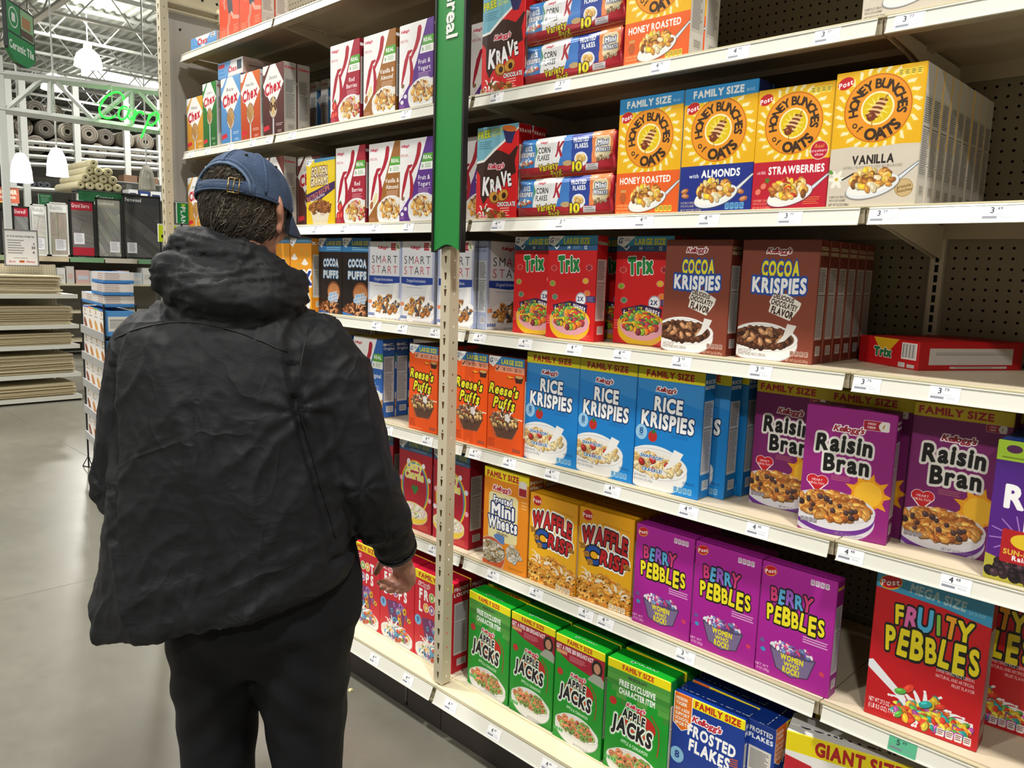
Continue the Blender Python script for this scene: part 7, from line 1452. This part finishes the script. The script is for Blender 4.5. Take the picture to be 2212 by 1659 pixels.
for i, (z, hgt) in enumerate(((.062, .13), (.307, .19), (.612, .125), (.827, .19), (1.147, .19))):
    q = MB(); rn = random.Random(i); zz = z; ns_ = 0
    while zz < z + hgt:
        t = rn.uniform(.004, .012); q.m = rn.randrange(2); e = rn.uniform(-.02, .012); yr = y1_ - (.14 if i == 4 else .06) + e; dip = rn.uniform(0, .006)
        P = [(y0_ + .05 + (yr - y0_ - .05) * k / 8, zz + dip * math.sin(k * .8 + i) * (k / 8)) for k in range(9)]
        vs = [(XL + xx, a_, b_ + dz) for dz in (0, t) for xx in (-.42, -.015 + e * .8) for a_, b_ in P]; N = 9
        fs = [[k, k + 1, N + k + 1, N + k] for k in range(8)] + [[2 * N + k, 2 * N + k + 1, 3 * N + k + 1, 3 * N + k] for k in range(8)] + [[N + k, N + k + 1, 3 * N + k + 1, 3 * N + k] for k in range(8)] + [[8, N + 8, 3 * N + 8, 2 * N + 8]]
        q.add(vs, fs); zz += t + .0015 + dip * .7
    q.m = 0; o = q.obj('sheet_stack', TAN, None); tag(o, f'stack of thin tan sheets on the {["lowest", "second lowest", "middle", "second highest", "top"][i]} shelf of the left rack', 'sheet stack', 'stacks of tan sheets', 'stuff')
bd, w, h = board('price_sign', (13, 497, 82, 572), XL - .30, '#eceaec', [lambda Z: Z.text("12'' X 24'' NATURAL STONE TILE", .5, .2, .055, '#333', .04, fit=.84), lambda Z: Z.lines(.08, .32, .6, .85, 6, '#666'), lambda Z: Z.text('5', .9, .45, .07, '#222', .04), lambda Z: Z.text('33', .88, .58, .09, '#222', .04), lambda Z: Z.text('4', .88, .75, .09, '#222', .04), lambda Z: Z.lines(.25, .95, .75, .99, 1, '#444'), lambda Z: Z.text('Save', .2, 1.08, .07, '#b83048', .03, sl=.3), lambda Z: Z.rect(.42, 1.04, .58, 1.12, '#c06030'), lambda Z: Z.text('Money', .78, 1.08, .07, '#b83048', .03, sl=.3)], 'white price poster with black figures standing on the left rack')
q = MB()
for bx in (((-.004, -.012, -.012), (.006, 0, h + .012)), ((-.004, w, -.012), (.006, w + .012, h + .012)), ((-.004, 0, -.012), (.006, w, 0)), ((-.004, 0, h), (.006, w, h + .012))): q.box(*bx)
q.obj('poster_frame', mat('frame_grey', srgb(120, 120, 122), .5), bd)
q = MB(); q.box((-.02, w * .45, 1.452 - bd.location.z), (-.01, w * .55, .02)); q.obj('poster_stand', BLACK, bd)
# yellow shelf flag and green plan sign seen below the end panel
board('yellow_sign', (343, 483, 432, 522), -7.2, '#d8ec20', [lambda Z: Z.rect(0, 0, 1, .03, '#f0f0f0'), lambda Z: Z.text('-10', .5, Z.A * .55, .3, '#111', .07, fit=.8)], 'fluorescent yellow sign with black figures behind the left post', stand=(0,))
board('plan_sign', (383, 438, 407, 482), -6.8, '#1f8a44', [lambda Z: Z.poly([(.35, .1), (.8, .1), (.57, .35)], '#e8e420'), lambda Z: Z.text('PLAN', .55, 1.1, .42, '#f0f4f0', .06, rot=90)], 'green sign with a yellow arrowhead and sideways white letters', stand=(0,))
# ---- wire display of snack cartons at the near end of the main aisle
u1 = _ray(-216, 545); u1 = Vector((u1.x, u1.y, 0)).normalized(); L1 = .80; K = onZ(192, 1010, 0) - u1 * L1
r = empty('floor_display', tuple(K), math.atan2(u1.y, u1.x), 'black wire floor display with snack cartons left of the man', 'display rack')
W2 = -.19   # depth, to the right of the picture (local -y)
sy = -1
tiers = [.26, .455, .65, .85, 1.04]
BLKM = mat('wire_black', srgb(30, 30, 32), .4)
for x in (0.0, L1):
    for y in (0., W2): q = MB(); q.tube([(x, y, 0), (x, y, 1.25)], .006, 6); q.obj('upright_wire', BLKM, r)
q = MB(); q.tube([(L1 + .06, .03, .004), (L1, 0, .09), (L1 - .02, -.02, .004), (L1 + .06, .03, .004)], .004, 5); q.obj('foot', BLKM, r)
for z in tiers: q = MB(); q.box((0, W2, z - .012), (L1, 0, z)); q.obj('tray', BLKM, r); q = MB(); q.box((-.002, -.0, z - .03), (L1 + .002, .012, z + .025)); q.obj('tray_lip', mat('lip_grey', srgb(170, 172, 172), .35), r)
me_s, fm_s = make_kind('snack', 900)
def snack(x, y, z, lab, sc=1.):
    b_ = empty('snack_box', (0, 0, 0), 0, lab, 'box', 'snack cartons of the floor display'); o_ = link('carton', me_s, b_)
    wl = Matrix.Translation(K) @ Matrix.Rotation(math.atan2(u1.y, u1.x), 4, 'Z') @ Matrix.Translation((x, y, z)) @ Matrix.Rotation(math.pi, 4, 'Z'); b_.location = wl.translation; b_.rotation_euler = wl.to_euler(); b_.scale = (1, 1, sc)
for i, z in enumerate(tiers): snack(L1 / 2, -.006, z + .001, f'white carton with pictured snack bars on the {["lowest", "second", "third", "fourth", "top"][i]} tray of the floor display')
TRB = Art(.40, .072, '#4c8cc4', 700); TRB.rect(0, 0, 1, TRB.A * .7, '#d8d0cc'); TRB.lines(.05, .02, .6, .15, 4, '#8c6c64'); TRB.rect(0, TRB.A * .8, 1, TRB.A, '#3474b4'); trm = print_mat('tray_print', TRB.im, .5)
for i in range(4):
    z = (1.232, 1.308, 1.384, 1.232)[i]; b_ = empty('snack_tray', (0, 0, 0), 0, ['lowest', 'middle', 'top', 'separate left'][i] + ' pale blue tray carton on top of the floor display', 'box', 'stacked blue tray cartons')
    q = MB(); q.box((0.0, -.18, 0), (.39, 0, .072)); me_ = q.mesh('carton', trm); uv = me_.uv_layers.new()
    for p_ in me_.polygons:
        nn_ = p_.normal; ax = max(range(3), key=lambda i_: abs(nn_[i_]))
        for li, vi in zip(p_.loop_indices, p_.vertices): c_ = me_.vertices[vi].co; uv.data[li].uv = ((c_.x if ax == 1 else -c_.y * 2) / .4, c_.z / .072 if ax != 2 else .1)
    link('carton', me_, b_); wl = Matrix.Translation(K) @ Matrix.Rotation(math.atan2(u1.y, u1.x), 4, 'Z') @ Matrix.Translation(((.01, .0, .015, .405)[i], (-.005, .0, -.008, -.004)[i], z)); b_.location = wl.translation; b_.rotation_euler = wl.to_euler()
